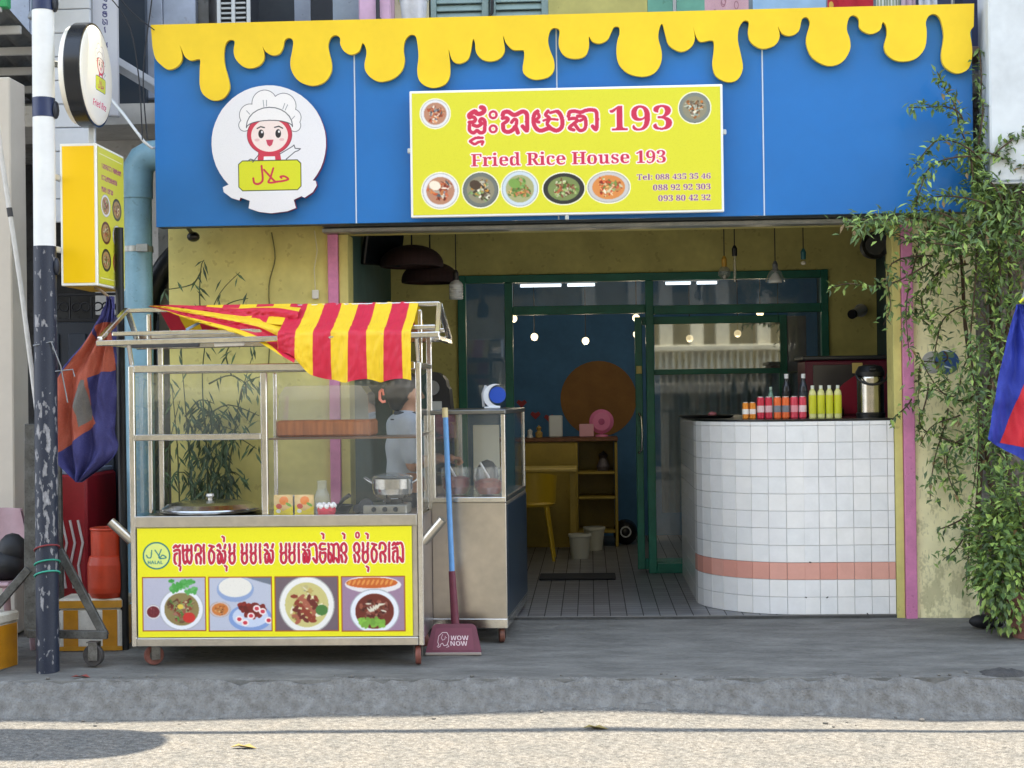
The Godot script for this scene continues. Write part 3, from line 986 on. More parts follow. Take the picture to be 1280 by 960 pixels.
# across the street: the sunlit house that the shop's glass and steel mirror
func opposite() -> void:
	var cream := mat("e6d5a6", 0.8, 0, "paint", 0.3)
	var white := mat("e8e2d0", 0.7, 0, "paint", 0.3)
	var o := thing("opposite_house", "cream house with balustraded terraces across the street, mirrored in the glass", "building", Vector3(0, -0.12, 18))
	var b := MB.new()
	b.span(Vector3(-16, -0.12, 19.0), Vector3(16, 13.2, 22), 0.0)
	part(o, "wall", b, cream)
	for y in [1.3, 4.9, 8.5]:
		b = MB.new()
		b.span(Vector3(-16, y, 16.0), Vector3(16, y + 0.2, 18.99), 0.02)
		part(o, "terrace_slab", b, white)
		b = MB.new()
		b.span(Vector3(-16, y + 0.82, 16.05), Vector3(16, y + 0.94, 16.3), 0.02)
		part(o, "handrail", b, white)
		var bl := MB.new()
		bl.lathe(Vector3.ZERO, [Vector2(0.03, 0), Vector2(0.03, 0.05), Vector2(0.018, 0.1), Vector2(0.04, 0.28), Vector2(0.02, 0.5), Vector2(0.03, 0.57), Vector2(0.03, 0.62)], 6)
		var bm := bl.mesh(Transform3D.IDENTITY)
		if y < 6:
			for k in 140:
				piece(o, "baluster", bm, white, Transform3D(Basis.IDENTITY, Vector3(-8 + 0.125 * k, y + 0.2 + 0.12, 16.17 - 18)))
	for x in [-14.0, -10.5, -7.0, -3.5, 0.0, 0.9, 1.5, 2.1, 2.6, 3.4, 5.0, 7.0, 10.5, 14.0]:
		b = MB.new()
		b.span(Vector3(x - 0.13, -0.12, 16.3), Vector3(x + 0.13, 8.5, 16.56), 0.015)
		part(o, "column", b, white)
	for k in 8:
		for f in 3:
			b = MB.new()
			b.span(Vector3(-13.2 + 3.5 * k, 0.0 + 3.45 * f, 18.94), Vector3(-11.6 + 3.5 * k, 2.2 + 3.3 * f - 0.75, 19.0))
			part(o, "window", b, mat("4d5048", 0.2))

# signs and the blue fascia
func S(p: Vector2, tl: Vector2, tr: Vector2, bl: Vector2, br: Vector2, w: float, h: float) -> Vector2:
	var u := 0.5
	var v := 0.5
	for k in 6:
		var l := tl.lerp(bl, v)
		var r := tr.lerp(br, v)
		u = (p.x - l.x) / (r.x - l.x)
		var t := tl.lerp(tr, u)
		var d := bl.lerp(br, u)
		v = (p.y - t.y) / (d.y - t.y)
	return Vector2(u * w, v * h)

func fascia() -> void:
	var o := thing("shop_fascia", "blue shop fascia with yellow dripping trim along its top", "fascia", Vector3(-0.16, 2.386, 0.2))
	var xs := [-2.578, -1.37, -0.17, 1.034, 2.25]
	var blue := mat("2476c2", 0.28, 0, "soft", 0.3)
	for i in 4:
		var b := MB.new()
		b.span(Vector3(xs[i] + 0.004, 2.388, 0.33), Vector3(xs[i + 1] - 0.004, 3.582, 0.35), 0.002)
		part(o, "panel", b, blue)
		if i > 0:
			b = MB.new()
			b.span(Vector3(xs[i] - 0.004, 2.388, 0.335), Vector3(xs[i] + 0.004, 3.58, 0.3525), 0.001)
			part(o, "joint_strip", b, mat("c4d2e2", 0.5))
	var b := MB.new()
	b.span(Vector3(-2.574, 2.4, 0.205), Vector3(2.246, 3.575, 0.328))
	part(o, "backing_box", b, mat("1f5a94", 0.6))
	b = MB.new()
	b.span(Vector3(-2.57, 2.39, 0.22), Vector3(2.24, 2.398, 0.345))
	part(o, "soffit", b, mat("3a4650", 0.6))
	var p := smooth(v2(DRIP), 3)
	p.append(Vector2(2.252, 3.588)); p.append(Vector2(-2.579, 3.588))
	b = MB.new()
	b.prism(p, 0.366, 0.394)
	part(o, "drip_trim", b, mat("fbd625", 0.4, 0, "soft", 0.6))
	b = MB.new()
	for k in 12:
		b.box(Vector3(-2.4 + 0.42 * k, 3.545, 0.3575), Vector3(0.05, 0.05, 0.016))
	part(o, "trim_spacer", b, mat("30343a", 0.8))

func chef(cv: CV, s: float, o: Vector2) -> void:
	var ink := Color("4c5058")
	var wht := Color("eceaea")
	for e in [[300, 250, 78], [405, 170, 92], [540, 195, 92], [605, 275, 62], [260, 320, 44], [620, 330, 44]]:
		cv.disc((e[0] + o.x) * s, (e[1] + o.y) * s, e[2] * s, e[2] * s, ink)
	for e in [[300, 250, 74], [405, 170, 88], [540, 195, 88], [605, 275, 58], [260, 320, 40], [620, 330, 40]]:
		cv.disc((e[0] + o.x) * s, (e[1] + o.y) * s, e[2] * s, e[2] * s, wht)
	cv.poly(pts([330, 420, 600, 420, 600, 240, 330, 240], s, o), wht)
	# scarf, face
	cv.disc((438 + o.x) * s, (390 + o.y) * s, 162 * s, 140 * s, Color("8c2f42"))
	cv.disc((438 + o.x) * s, (390 + o.y) * s, 157 * s, 134 * s, Color("c8394f"))
	cv.poly(pts([355, 510, 510, 510, 520, 570, 350, 570], s, o), Color("c8394f"))
	cv.poly(pts([395, 540, 475, 540, 478, 570, 392, 570], s, o), wht)
	cv.disc((438 + o.x) * s, (395 + o.y) * s, 132 * s, 113 * s, Color("eeddd8"))
	# hat band
	var band: Array = []
	for k in 13:
		var a := PI + PI * k / 12
		band.append(Vector2((438 + 165 * cos(a) + o.x) * s, (330 + 130 * sin(a) + o.y) * s))
	for k in 13:
		var a := TAU - PI * k / 12
		band.append(Vector2((438 + 165 * cos(a) + o.x) * s, (338 + 48 * sin(a) + o.y) * s))
	cv.poly(band, wht)
	cv.stroke(band + [band[0]], 6 * s, ink)
	for e in [[395, 150, 400, 195], [420, 150, 418, 192], [550, 175, 535, 215], [570, 185, 552, 222], [275, 220, 298, 245], [620, 265, 595, 290]]:
		cv.stroke(pts(e, s, o), 5 * s, Color("8a8d94"))
	for e in [378, 500]:
		cv.disc((e + o.x) * s, (383 + o.y) * s, 20 * s, 30 * s, Color("26262c"))
		cv.disc((e + 6 + o.x) * s, (370 + o.y) * s, 7 * s, 9 * s, wht)
	cv.stroke(pts([350, 345, 375, 333, 402, 340], s, o), 8 * s, Color("2d2d33"))
	cv.stroke(pts([475, 340, 505, 333, 532, 347], s, o), 8 * s, Color("2d2d33"))
	cv.poly(pts([412, 425, 466, 425, 455, 460, 438, 472, 422, 460], s, o), Color("c0405a"))
	cv.disc((348 + o.x) * s, (425 + o.y) * s, 18 * s, 10 * s, Color("e0bcbc"))
	cv.disc((525 + o.x) * s, (425 + o.y) * s, 18 * s, 10 * s, Color("e0bcbc"))
	cv.stroke(pts([510, 525, 600, 475, 612, 465, 620, 488, 658, 492, 640, 505, 618, 512, 555, 562], s, o), 6 * s, ink)
	cv.stroke(pts([330, 560, 360, 525], s, o), 6 * s, ink)
	# name plate
	cv.poly(pts([240, 565, 635, 565, 662, 590, 662, 750, 635, 778, 240, 778, 210, 750, 210, 590], s, o), Color("35402c"))
	cv.poly(pts([242, 571, 632, 571, 656, 593, 656, 748, 632, 772, 242, 772, 216, 748, 216, 593], s, o), Color("d3d62a"))
	cv.stroke(pts([278, 570, 300, 556, 328, 566, 315, 578], s, o), 6 * s, ink)
	var red := Color("c52f4c")
	cv.stroke(curve(pts([318, 690, 325, 722, 352, 730, 378, 715, 385, 690, 378, 605], s, o)), 14 * s, red)
	cv.stroke(curve(pts([395, 632, 425, 665, 470, 712, 490, 718], s, o)), 13 * s, red)
	cv.stroke(curve(pts([462, 622, 440, 690, 425, 718, 455, 722, 490, 716], s, o)), 13 * s, red)
	cv.stroke(curve(pts([485, 716, 530, 712, 568, 700, 540, 680, 512, 682, 520, 692], s, o)), 13 * s, red)

func signs() -> void:
	# round logo board
	var o := thing("logo_sign", "white round cut-out sign with chef emblem on the blue fascia", "sign", Vector3(-1.877, 2.44, 0.4))
	var b := MB.new()
	var p := v2(LOGO)
	b.prism(p, 0.37, 0.412)
	part(o, "board", b, mat("8e3a52", 0.5))
	b = MB.new()
	b.prism(p, 0.413, 0.4145, Transform3D.IDENTITY, Rect2(-2.218, 2.44, 0.683, 0.777), false)
	var cv := CV.new(820, 910, Color("e4e4e8"))
	chef(cv, 1.0, Vector2(-20, -36))
	part(o, "print", b, printed(cv.tex(), 0.35))
	b = MB.new()
	for x in [-2.05, -1.7]:
		b.box(Vector3(x, 2.85, 0.36), Vector3(0.06, 0.3, 0.02))
	part(o, "mount", b, mat("30343a", 0.7))
	# main board
	o = thing("name_sign", "yellow rectangular shop sign with red lettering and food pictures in white frame", "sign", Vector3(-0.12, 2.405, 0.42))
	b = MB.new()
	b.span(Vector3(-1.034, 2.405, 0.398), Vector3(0.793, 3.148, 0.436), 0.004)
	part(o, "frame", b, mat("eef0ee", 0.4))
	b = MB.new()
	for x in [-0.8, 0.0, 0.6]:
		b.box(Vector3(x, 2.7, 0.372), Vector3(0.05, 0.4, 0.043))
	part(o, "mount", b, mat("30343a", 0.7))
	for e in [[-1.04, 2.8], [0.802, 2.87], [-0.12, 2.392]]:
		b = MB.new()
		b.box(Vector3(e[0], e[1], 0.415), Vector3(0.022, 0.03, 0.03), 0.004)
		part(o, "clip", b, mat("c9d0d0", 0.4, 0.5))
	var w := 1173.0
	var h := 477.0
	cv = CV.new(int(w), int(h), Color("dad732"))
	var tl := Vector2(512, 115); var tr := Vector2(903, 105); var bl := Vector2(514, 272); var br := Vector2(905, 265)
	var red := Color("c92c50")
	var halo := Color("fbe9e4")
	var strokes := [
		[26, 108, 172, 108, 150, 150, 122, 172, 140, 205, 140, 232, 118, 228, 92, 208, 86], [20, 112, 170, 145, 172, 158, 195, 140, 212, 105, 215],
		[20, 108, 240, 108, 285, 140, 308, 172, 288, 200, 308, 232, 296, 238, 260, 238, 205, 212, 185, 195, 205, 210, 228, 175, 250, 140, 240],
		[15, 112, 380, 160, 352, 218, 350], [15, 112, 382, 150, 406, 185, 388, 222, 384, 214, 408],
		[24, 392, 152, 402, 130, 440, 124, 492, 152, 560, 122, 598, 142, 600, 210], [20, 390, 180, 430, 178, 434, 200, 392, 232], [23, 394, 245, 402, 285, 440, 300, 480, 280, 500, 255, 522, 305],
		[19, 468, 215, 490, 190, 512, 200, 505, 250], [22, 600, 190, 600, 288, 562, 250],
		[23, 690, 120, 662, 150, 656, 215, 680, 270, 722, 288, 790, 268, 850, 288, 895, 260, 902, 200, 885, 145, 862, 122], [18, 690, 130, 704, 168, 672, 198, 702, 214], [19, 780, 118, 760, 150, 792, 180, 772, 228, 802, 262],
		[16, 800, 132, 858, 116], [13, 742, 200, 790, 186, 862, 192],
		[21, 955, 162, 966, 126, 1010, 118, 1058, 128, 1100, 112, 1150, 106, 1194, 130, 1194, 272, 1160, 250], [19, 960, 186, 1006, 180, 1030, 200, 1000, 226, 962, 264, 1000, 282],
		[19, 1032, 162, 1085, 166, 1102, 200, 1096, 268, 1052, 286, 1014, 240], [16, 1052, 202, 1078, 190]]
	for pass_ in 2:
		for s in strokes:
			var q: Array = []
			for i in range(1, s.size(), 2):
				q.append(S(Vector2(570 + s[i] / 6.737, 120 + s[i + 1] / 6.737), tl, tr, bl, br, w, h))
			cv.stroke(curve(q), s[0] / 6.737 * 3.0 * 1.55 + (11.0 if pass_ == 0 else 0.0), halo if pass_ == 0 else red)
		for e in [150, 273]:
			var c := S(Vector2(570 + 310 / 6.737, 120 + e / 6.737), tl, tr, bl, br, w, h)
			cv.ring(c.x, c.y, 13, 13, 20 if pass_ == 0 else 9, halo if pass_ == 0 else red)
	var at := S(Vector2(764, 163.5), tl, tr, bl, br, w, h)
	letters(cv, "193", at.x, at.y, 98, red, 6, halo, 1.12)
	at = S(Vector2(588, 209.5), tl, tr, bl, br, w, h)
	letters(cv, "Fried Rice House 193", at.x, at.y, 53, red, 5, halo, 1.06)
	var tel := ["Tel: 088 435 35 46", "088 92 92 303", "093 80 42 32"]
	for i in 3:
		at = S(Vector2(891, 225.0 + 14 * i), tl, tr, bl, br, w, h)
		letters(cv, tel[i], at.x, at.y, 23, Color("7c3f86"), 2, Color("efe6b8"), 1.12, "Droid Serif", 0.0, true)
	var wp := Color("e3e2e4")
	var foods := [[542, 141, 18.5, 18.5, wp, "b9856a", ["c4562e", "e08a50", "8c3220", "f0e4d0", "6a7a8a"]], [871, 133, 19.5, 19.5, Color("7d837c"), "8f8a72", ["6a5238", "ece6cf", "b8c8b8", "4a3a2c", "d8782e"]],
		[548.6, 240.4, 23, 23, wp, "b9856a", ["c4562e", "e08a50", "8c3220", "f0e4d0", "6a7a8a"]], [600, 239.4, 22.5, 22.5, Color("6f756e"), "8f8a72", ["6a5238", "ece6cf", "9ac27a", "4a3a2c", "e6a040"]],
		[650, 237.8, 23, 23, Color("c9d6de"), "a8a878", ["c4402e", "e0a050", "5a8a3c", "7aa04c", "b86a3a"]], [705.7, 237.8, 26, 20, Color("2c2c2a"), "7a8a50", ["5e8a38", "c87848", "d8d0b0", "8a4a30", "a8c070"]],
		[762.5, 236, 26.5, 20, Color("c8c4c0"), "d88a48", ["e06030", "f0b060", "e8d8b0", "c83a20", "8aa050"]]]
	var sd := 20
	for f in foods:
		sd += 1
		at = S(Vector2(f[0], f[1]), tl, tr, bl, br, w, h)
		var bits: Array = []
		for c in f[6]:
			bits.append(Color(c))
		cv.disc(at.x, at.y, f[2] * 3 + 5, f[3] * 3 + 5, Color("f2f0d8"))
		dish(cv, at.x, at.y, f[2] * 3, f[3] * 3, f[4], Color(f[5]), bits, sd, 70)
		if f[3] > 20:
			cv.ell(at.x - f[2] * 0.9, at.y - f[3] * 0.9, f[2] * 1.0, f[3] * 0.8, 0.4, Color(f[6][3]))
		soften(cv.im, Rect2i(int(at.x - f[2] * 3), int(at.y - f[3] * 3), int(f[2] * 6), int(f[3] * 6)), 2.2)
	b = MB.new()
	b.q(Vector3(-1.02, 2.419, 0.438), Vector3(0.779, 2.419, 0.438), Vector3(0.779, 3.134, 0.438), Vector3(-1.02, 3.134, 0.438))
	part(o, "print", b, printed(cv.tex(0.02, 9), 0.4))
	# round light box on the pole
	o = thing("round_light_box", "round double-sided light box with chef emblem and black rim hung on the pole", "sign", Vector3(-2.775, 2.88, 1.0))
	var side := Basis(Vector3(0, 0, -1), Vector3(1, 0, 0), Vector3(0, -1, 0))
	b = MB.new()
	b.lathe(Vector3(-2.775, 3.165, 1.0), [Vector2(0.0, -0.03), Vector2(0.285, -0.03), Vector2(0.288, -0.024), Vector2(0.288, 0.05), Vector2(0.285, 0.058), Vector2(0, 0.058)], 48, side)
	part(o, "rim", b, mat("23262b", 0.25, 0.2))
	cv = CV.new(900, 900, Color("f2eee2"))
	chef(cv, 0.62, Vector2(290, 190))
	letters(cv, "Fried Rice", 270, 745, 62, Color("d5305a"), 0, Color.WHITE, 1.0, "Droid Sans", 0.0)
	var lens_print := printed(cv.tex(0.02, 3), 0.25)
	for s in [1.0, -1.0]:
		b = MB.new()
		var prof: Array = []
		for k in 9:
			var a := k / 8.0 * PI * 0.5
			prof.append(Vector2(0.274 * cos(a * 0.999), (0.058 + 0.028 * sin(a)) if s > 0 else -0.03 - 0.055 * pow(sin(a), 0.35)))
		if s < 0:
			prof.reverse()
		b.lathe(Vector3(-2.775, 3.165, 1.0), prof, 48, side)
		for i in b.U.size():
			b.U[i] = Vector2(0.5 + s * (1.0 - b.V[i].z) / 0.56, 0.5 - (b.V[i].y - 3.165) / 0.56)
		part(o, "lens", b, lens_print)
	b = MB.new()
	b.bar(Vector3(-2.93, 3.2, 1.19), Vector3(-2.8, 3.2, 1.05), 0.03, 0.03, 0.003)
	part(o, "bracket", b, mat("8c8e8c", 0.5, 0.4))
	b = MB.new()
	b.bar(Vector3(-2.775, 2.79, 0.9), Vector3(-2.775, 2.91, 0.9), 0.035, 0.035, 0.003)
	part(o, "bracket", b, mat("c8cac8", 0.5, 0.4))
	# rectangular light box below it
	o = thing("menu_light_box", "yellow rectangular light box with white edges and menu print hung on the pole", "sign", Vector3(-2.82, 1.998, 0.75))
	b = MB.new()
	b.span(Vector3(-2.927, 1.998, 0.5), Vector3(-2.72, 2.79, 1.0), 0.004)
	part(o, "body", b, mat("f0efe6", 0.4))
	b = MB.new()
	b.q(Vector3(-2.914, 2.014, 1.002), Vector3(-2.734, 2.014, 1.002), Vector3(-2.734, 2.775, 1.002), Vector3(-2.914, 2.775, 1.002))
	part(o, "front_panel", b, mat("f6c800", 0.35))
	b = MB.new()
	b.q(Vector3(-2.914, 1.996, 0.515), Vector3(-2.734, 1.996, 0.515), Vector3(-2.734, 1.996, 0.985), Vector3(-2.914, 1.996, 0.985))
	part(o, "bottom_panel", b, mat("e0b010", 0.4))
	cv = CV.new(440, 720, Color("d8d63c"))
	cv.stroke(pts([30, 35, 410, 35], 1.0), 5, Color("f0eebc"))
	cv.stroke(pts([30, 690, 410, 690], 1.0), 5, Color("f0eebc"))
	rng.seed = 12
	for k in 3:
		for i in 14 - 3 * k:
			var x := 60 + 24 * i
			var y := 95 + 62 * k
			for g in GLYPH[GLYPH.keys()[rng.randi() % GLYPH.size()]]:
				cv.stroke(curve(pts(g.map(func(v): return v * 24.0), 1.0, Vector2(x, y - 14))), 5, Color("a03a78"))
	sd = 40
	for k in 6:
		sd += 1
		var plate: Color = [wp, Color("4a4a46"), Color("6a3a2c"), wp, Color("33342f"), Color("b04a3a")][k]
		dish(cv, 125 + 190 * (k % 2), 300 + 145 * (k / 2), 78, 60, plate, Color("b0905a"), [Color("c4562e"), Color("ece0c0"), Color("5e8a38"), Color("8c3220")], sd, 40)
	b = MB.new()
	b.q(Vector3(-2.718, 2.012, 0.988), Vector3(-2.718, 2.012, 0.512), Vector3(-2.718, 2.776, 0.512), Vector3(-2.718, 2.776, 0.988))
	part(o, "menu_print", b, printed(cv.tex(0.02, 4), 0.35))
	b = MB.new()
	for y in [2.6, 2.2]:
		b = MB.new()
		b.bar(Vector3(-2.955, y, 1.15), Vector3(-2.932, y, 0.9), 0.03, 0.03, 0.003)
		part(o, "bracket", b, mat("c8cac8", 0.5, 0.4))
	# small sign board of the left neighbour with rows of dark characters
	o = thing("neighbour_sign", "pale sign board with rows of dark blue characters behind the round light box", "sign", Vector3(-3.05, 3.13, 0.05))
	b = MB.new()
	var tilt := Transform3D(Basis(Vector3.UP, 0.35), Vector3(-3.05, 3.42, 0.05))
	b.box(tilt * Vector3(0, 0.35, -0.02), Vector3(0.33, 1.3, 0.03), 0.004, tilt.basis)
	part(o, "board", b, mat("c9ccd6", 0.5, 0, "mottle", 1.0))
	cv = CV.new(330, 1300, Color("ccd0da"))
	for k in 26:
		for j in 3:
			if rng.randf() < 0.85:
				var x := 35.0 + 100 * j
				var y := 30.0 + 49 * k
				for g in GLYPH[GLYPH.keys()[rng.randi() % GLYPH.size()]]:
					cv.stroke(curve(pts(g.map(func(v): return v * 34.0), 1.0, Vector2(x, y - 17))), 7, Color("34376e"))
	b = MB.new()
	b.q(tilt * Vector3(-0.155, -0.29, -0.003), tilt * Vector3(0.155, -0.29, -0.003), tilt * Vector3(0.155, 0.99, -0.003), tilt * Vector3(-0.155, 0.99, -0.003))
	part(o, "characters", b, printed(cv.tex(0.02, 6), 0.5))
	b = MB.new()
	b.box(tilt * Vector3(0, 0.2, -0.05), Vector3(0.05, 0.6, 0.04), 0.003, tilt.basis)
	part(o, "bracket", b, mat("50545a", 0.5, 0.4))

func shopfront() -> void:
	var grn := mat("1f7a66", 0.45, 0.0, "paint", 0.9)
	var o := thing("glass_shopfront", "green framed glass shopfront with open doorway at the back of the porch", "shopfront", Vector3(0.4, 0, -2.2))
	var f := func(x0: float, y0: float, x1: float, y1: float, z0 := -2.25, z1 := -2.17) -> MB:
		var b := MB.new()
		b.span(Vector3(x0, y0, z0), Vector3(x1, y1, z1), 0.004)
		return b
	part(o, "jamb", f.call(-0.99, 0.0, -0.93, 2.26), grn)
	part(o, "jamb", f.call(1.735, 0.0, 1.788, 2.26), grn)
	part(o, "head", f.call(-0.928, 2.2, 1.733, 2.258), grn)
	part(o, "mullion", f.call(-0.635, 0.0, -0.575, 2.198), grn)
	part(o, "mullion", f.call(0.425, 0.0, 0.485, 2.198), grn)
	part(o, "transom", f.call(-0.573, 1.955, 0.423, 2.02), grn)
	part(o, "transom", f.call(0.487, 1.945, 1.733, 2.01), grn)
	part(o, "sill", f.call(0.487, 0.0, 1.733, 0.07), grn)
	part(o, "sill", f.call(-0.928, 0.0, -0.637, 0.07), grn)
	# sliding leaf standing half open against the fixed one
	var leaf := part(o, "sliding_door", f.call(0.345, 0.02, 0.4, 1.93, -2.32, -2.262), grn)
	part(leaf, "stile", f.call(1.43, 0.02, 1.49, 1.93, -2.32, -2.262), grn)
	part(leaf, "rail", f.call(0.402, 1.87, 1.428, 1.93, -2.32, -2.262), grn)
	part(leaf, "rail", f.call(0.402, 0.02, 1.428, 0.1, -2.32, -2.262), grn)
	part(leaf, "rail", f.call(0.487, 1.49, 1.428, 1.53, -2.26, -2.235), grn)
	var b := MB.new()
	b.tube([Vector3(0.365, 1.2, -2.255), Vector3(0.385, 1.17, -2.225), Vector3(0.39, 1.05, -2.215), Vector3(0.385, 0.93, -2.225), Vector3(0.365, 0.9, -2.255)], 0.009, 8)
	part(leaf, "handle", b, mat("c6c8c6", 0.25, 0.9))
	b = MB.new()
	b.span(Vector3(0.352, 1.5, -2.262), Vector3(0.395, 1.56, -2.255), 0.003)
	part(leaf, "sticker", b, mat("d6c87a", 0.6))
	var pane := func(x0: float, y0: float, x1: float, y1: float, z: float) -> MB:
		var g := MB.new()
		g.q(Vector3(x0, y0, z), Vector3(x1, y0, z), Vector3(x1, y1, z), Vector3(x0, y1, z))
		return g
	part(o, "pane", pane.call(-0.93, 0.07, -0.635, 2.2, -2.21), glass(0.06))
	part(o, "pane", pane.call(-0.575, 2.02, 0.425, 2.2, -2.21), glass(0.06))
	part(o, "pane", pane.call(0.485, 2.01, 1.735, 2.2, -2.21), glass(0.06))
	part(o, "pane", pane.call(0.485, 0.07, 1.735, 1.49, -2.21), glass(0.06, "cfdcda"))
	part(o, "pane", pane.call(1.49, 1.53, 1.735, 1.945, -2.212), glass(0.06, "cfdcda"))
	part(o, "mirror_film_pane", pane.call(0.49, 1.53, 1.43, 1.87, -2.208), glass(0.25, "a6a89e", 0.02, 0.7)).set_meta("label", "mirrored film pane reflecting the sunlit house opposite")
	# curtain strips behind the fixed glass
	o = thing("strip_curtain", "blue-grey hanging curtain behind the fixed glass panel", "curtain", Vector3(1.0, 0.4, -2.6))
	var rows: Array = []
	for j in 2:
		var r: Array[Vector3] = []
		for i in 120:
			r.append(Vector3(0.55 + 0.009 * i, 1.5 if j == 0 else 0.42, -2.62 + 0.02 * sin(i * 0.7)))
		rows.append(r)
	b = MB.new()
	b.grid(rows, true, 0.003)
	part(o, "cloth", b, mat("7d93a6", 0.8, 0, "cloth", 3.0))
	b = MB.new()
	b.tube([Vector3(0.5, 1.5, -2.62), Vector3(1.7, 1.5, -2.62)], 0.01, 6)
	part(o, "rod", b, mat("8f9496", 0.4, 0.7))

func counter() -> void:
	var wt := [mat("f0f0ef", 0.12, 0, "soft", 1.3), mat("f4f3f0", 0.1, 0, "soft", 1.1), mat("eeefee", 0.14, 0, "soft", 1.6)]
	var pk := [mat("e0a090", 0.15, 0, "soft", 1.5), mat("e4a898", 0.15, 0, "soft", 1.2)]
	var o := thing("tiled_counter", "curved serving counter clad in white tiles with one salmon tile band", "counter", Vector3(1.3, 0, -0.6))
	var cx := 1.29
	var R := 0.62
	# core
	var b := MB.new()
	var pl := PackedVector2Array([Vector2(1.834, -0.012), Vector2(1.834, -0.75), Vector2(1.1, -0.75), Vector2(1.1, -2.16), Vector2(0.682, -2.16)])
	for k in 13:
		var a := PI + PI * 0.5 * k / 12.0
		pl.append(Vector2(cx + (R - 0.012) * cos(a), -R - (R - 0.012) * sin(a)))
	b.prism(pl, -1.172, -0.0, Transform3D(Basis(Vector3.RIGHT, Vector3(0, 0, 1), Vector3(0, -1, 0)), Vector3.ZERO))
	part(o, "core", b, mat("e2e2de", 0.9, 0, "soft", 1.0))
	# black top
	b = MB.new()
	var pt := PackedVector2Array([Vector2(1.834, -0.02), Vector2(1.834, -0.76), Vector2(1.1, -0.76), Vector2(1.1, -2.16), Vector2(0.67, -2.16)])
	for k in 13:
		var a := PI + PI * 0.5 * k / 12.0
		pt.append(Vector2(cx + (R - 0.0) * cos(a), -R - (R - 0.02) * sin(a)))
	b.prism(pt, -1.186, -1.174, Transform3D(Basis(Vector3.RIGHT, Vector3(0, 0, 1), Vector3(0, -1, 0)), Vector3.ZERO))
	part(o, "top", b, mat("17191b", 0.3, 0, "mottle", 1.0))
	var ys := [0.0, 0.106, 0.211, 0.316, 0.42, 0.524, 0.628, 0.732, 0.836, 0.94, 1.044, 1.146, 1.172]
	rng.seed = 31
	var tiles := {}
	for r in 12:
		var h: float = ys[r + 1] - ys[r] - 0.0022
		var cols: Array = []
		cols.append([1.834 - 0.021, 0.0, 0.039, 0.0])
		for i in 5:
			cols.append([1.792 - 0.0535 - 0.1035 * i + 0.002, 0.0, 0.1013, 0.0])
		var n := 9
		for i in n:
			var a0 := PI * 0.5 + PI * 0.5 * (i + 0.5) / n
			cols.append([cx + R * cos(a0), -R + R * sin(a0), R * PI * 0.5 / n - 0.0022, a0 - PI * 0.5])
		for c in cols:
			var key := "%.4f %.4f" % [c[2], h]
			if not tiles.has(key):
				var tb := MB.new()
				tb.box(Vector3(0, 0, -0.006), Vector3(c[2], h, 0.012), 0.0018)
				tiles[key] = tb.mesh(Transform3D.IDENTITY)
			var jit := Basis(Vector3.UP, -c[3] + rng.randf_range(-0.006, 0.006)) * Basis(Vector3.RIGHT, rng.randf_range(-0.006, 0.006))
			var m: Material = pk[rng.randi() % 2] if r == 2 else wt[rng.randi() % 3]
			piece(o, "tile", tiles[key], m, Transform3D(jit, Vector3(c[0], ys[r] + 0.0015 + h * 0.5, c[1]) - o.position))
	for e in [[1.32, 0.318], [1.29, 0.106], [1.42, 0.105], [1.66, 0.003], [1.19, 0.004]]:
		b = MB.new()
		b.box(Vector3(e[0], e[1], 0.0003 if e[0] > 1.28 else -0.01), Vector3(0.014, 0.007, 0.002), 0.0, Basis(Vector3(0, 0, 1), e[0] * 7.0))
		part(o, "chip", b, mat("4a4846", 0.9))
	# the long return beside the doorway, joined because it is seen edge-on
	b = MB.new()
	for r in 12:
		for i in 14:
			b.span(Vector3(0.67, ys[r] + 0.0015, -0.625 - 0.106 * i - 0.103), Vector3(0.683, ys[r + 1] - 0.0015, -0.625 - 0.106 * i), 0.001)
	var q := part(o, "side_tiles", b, wt[0])
	q.set_meta("kind", "stuff")

func can(label: String, x: float, z: float, r: float, h: float, hex: String, band: String, top := "c9ccd0") -> void:
	var o := thing("drink_can", label, "can", Vector3(x, 1.186, z), "drinks in a row on the counter")
	var b := MB.new()
	b.lathe(Vector3.ZERO, [Vector2(0, 0), Vector2(r * 0.8, 0.0), Vector2(r, h * 0.06), Vector2(r, h * 0.92), Vector2(r * 0.82, h * 0.985), Vector2(r * 0.82, h), Vector2(r * 0.74, h * 0.985), Vector2(0, h * 0.98)], 20)
	part(o, "body", b, mat(hex, 0.3, 0.3), true)
	b = MB.new()
	b.lathe(Vector3.ZERO, [Vector2(r + 0.0006, h * 0.3), Vector2(r + 0.0006, h * 0.6)], 20)
	part(o, "label_band", b, mat(band, 0.35, 0.1), true)
	b = MB.new()
	b.lathe(Vector3.ZERO, [Vector2(r * 0.845, h * 0.96), Vector2(r * 0.845, h * 1.01), Vector2(r * 0.74, h * 1.01)], 20)
	part(o, "lid", b, mat(top, 0.3, 0.9), true)

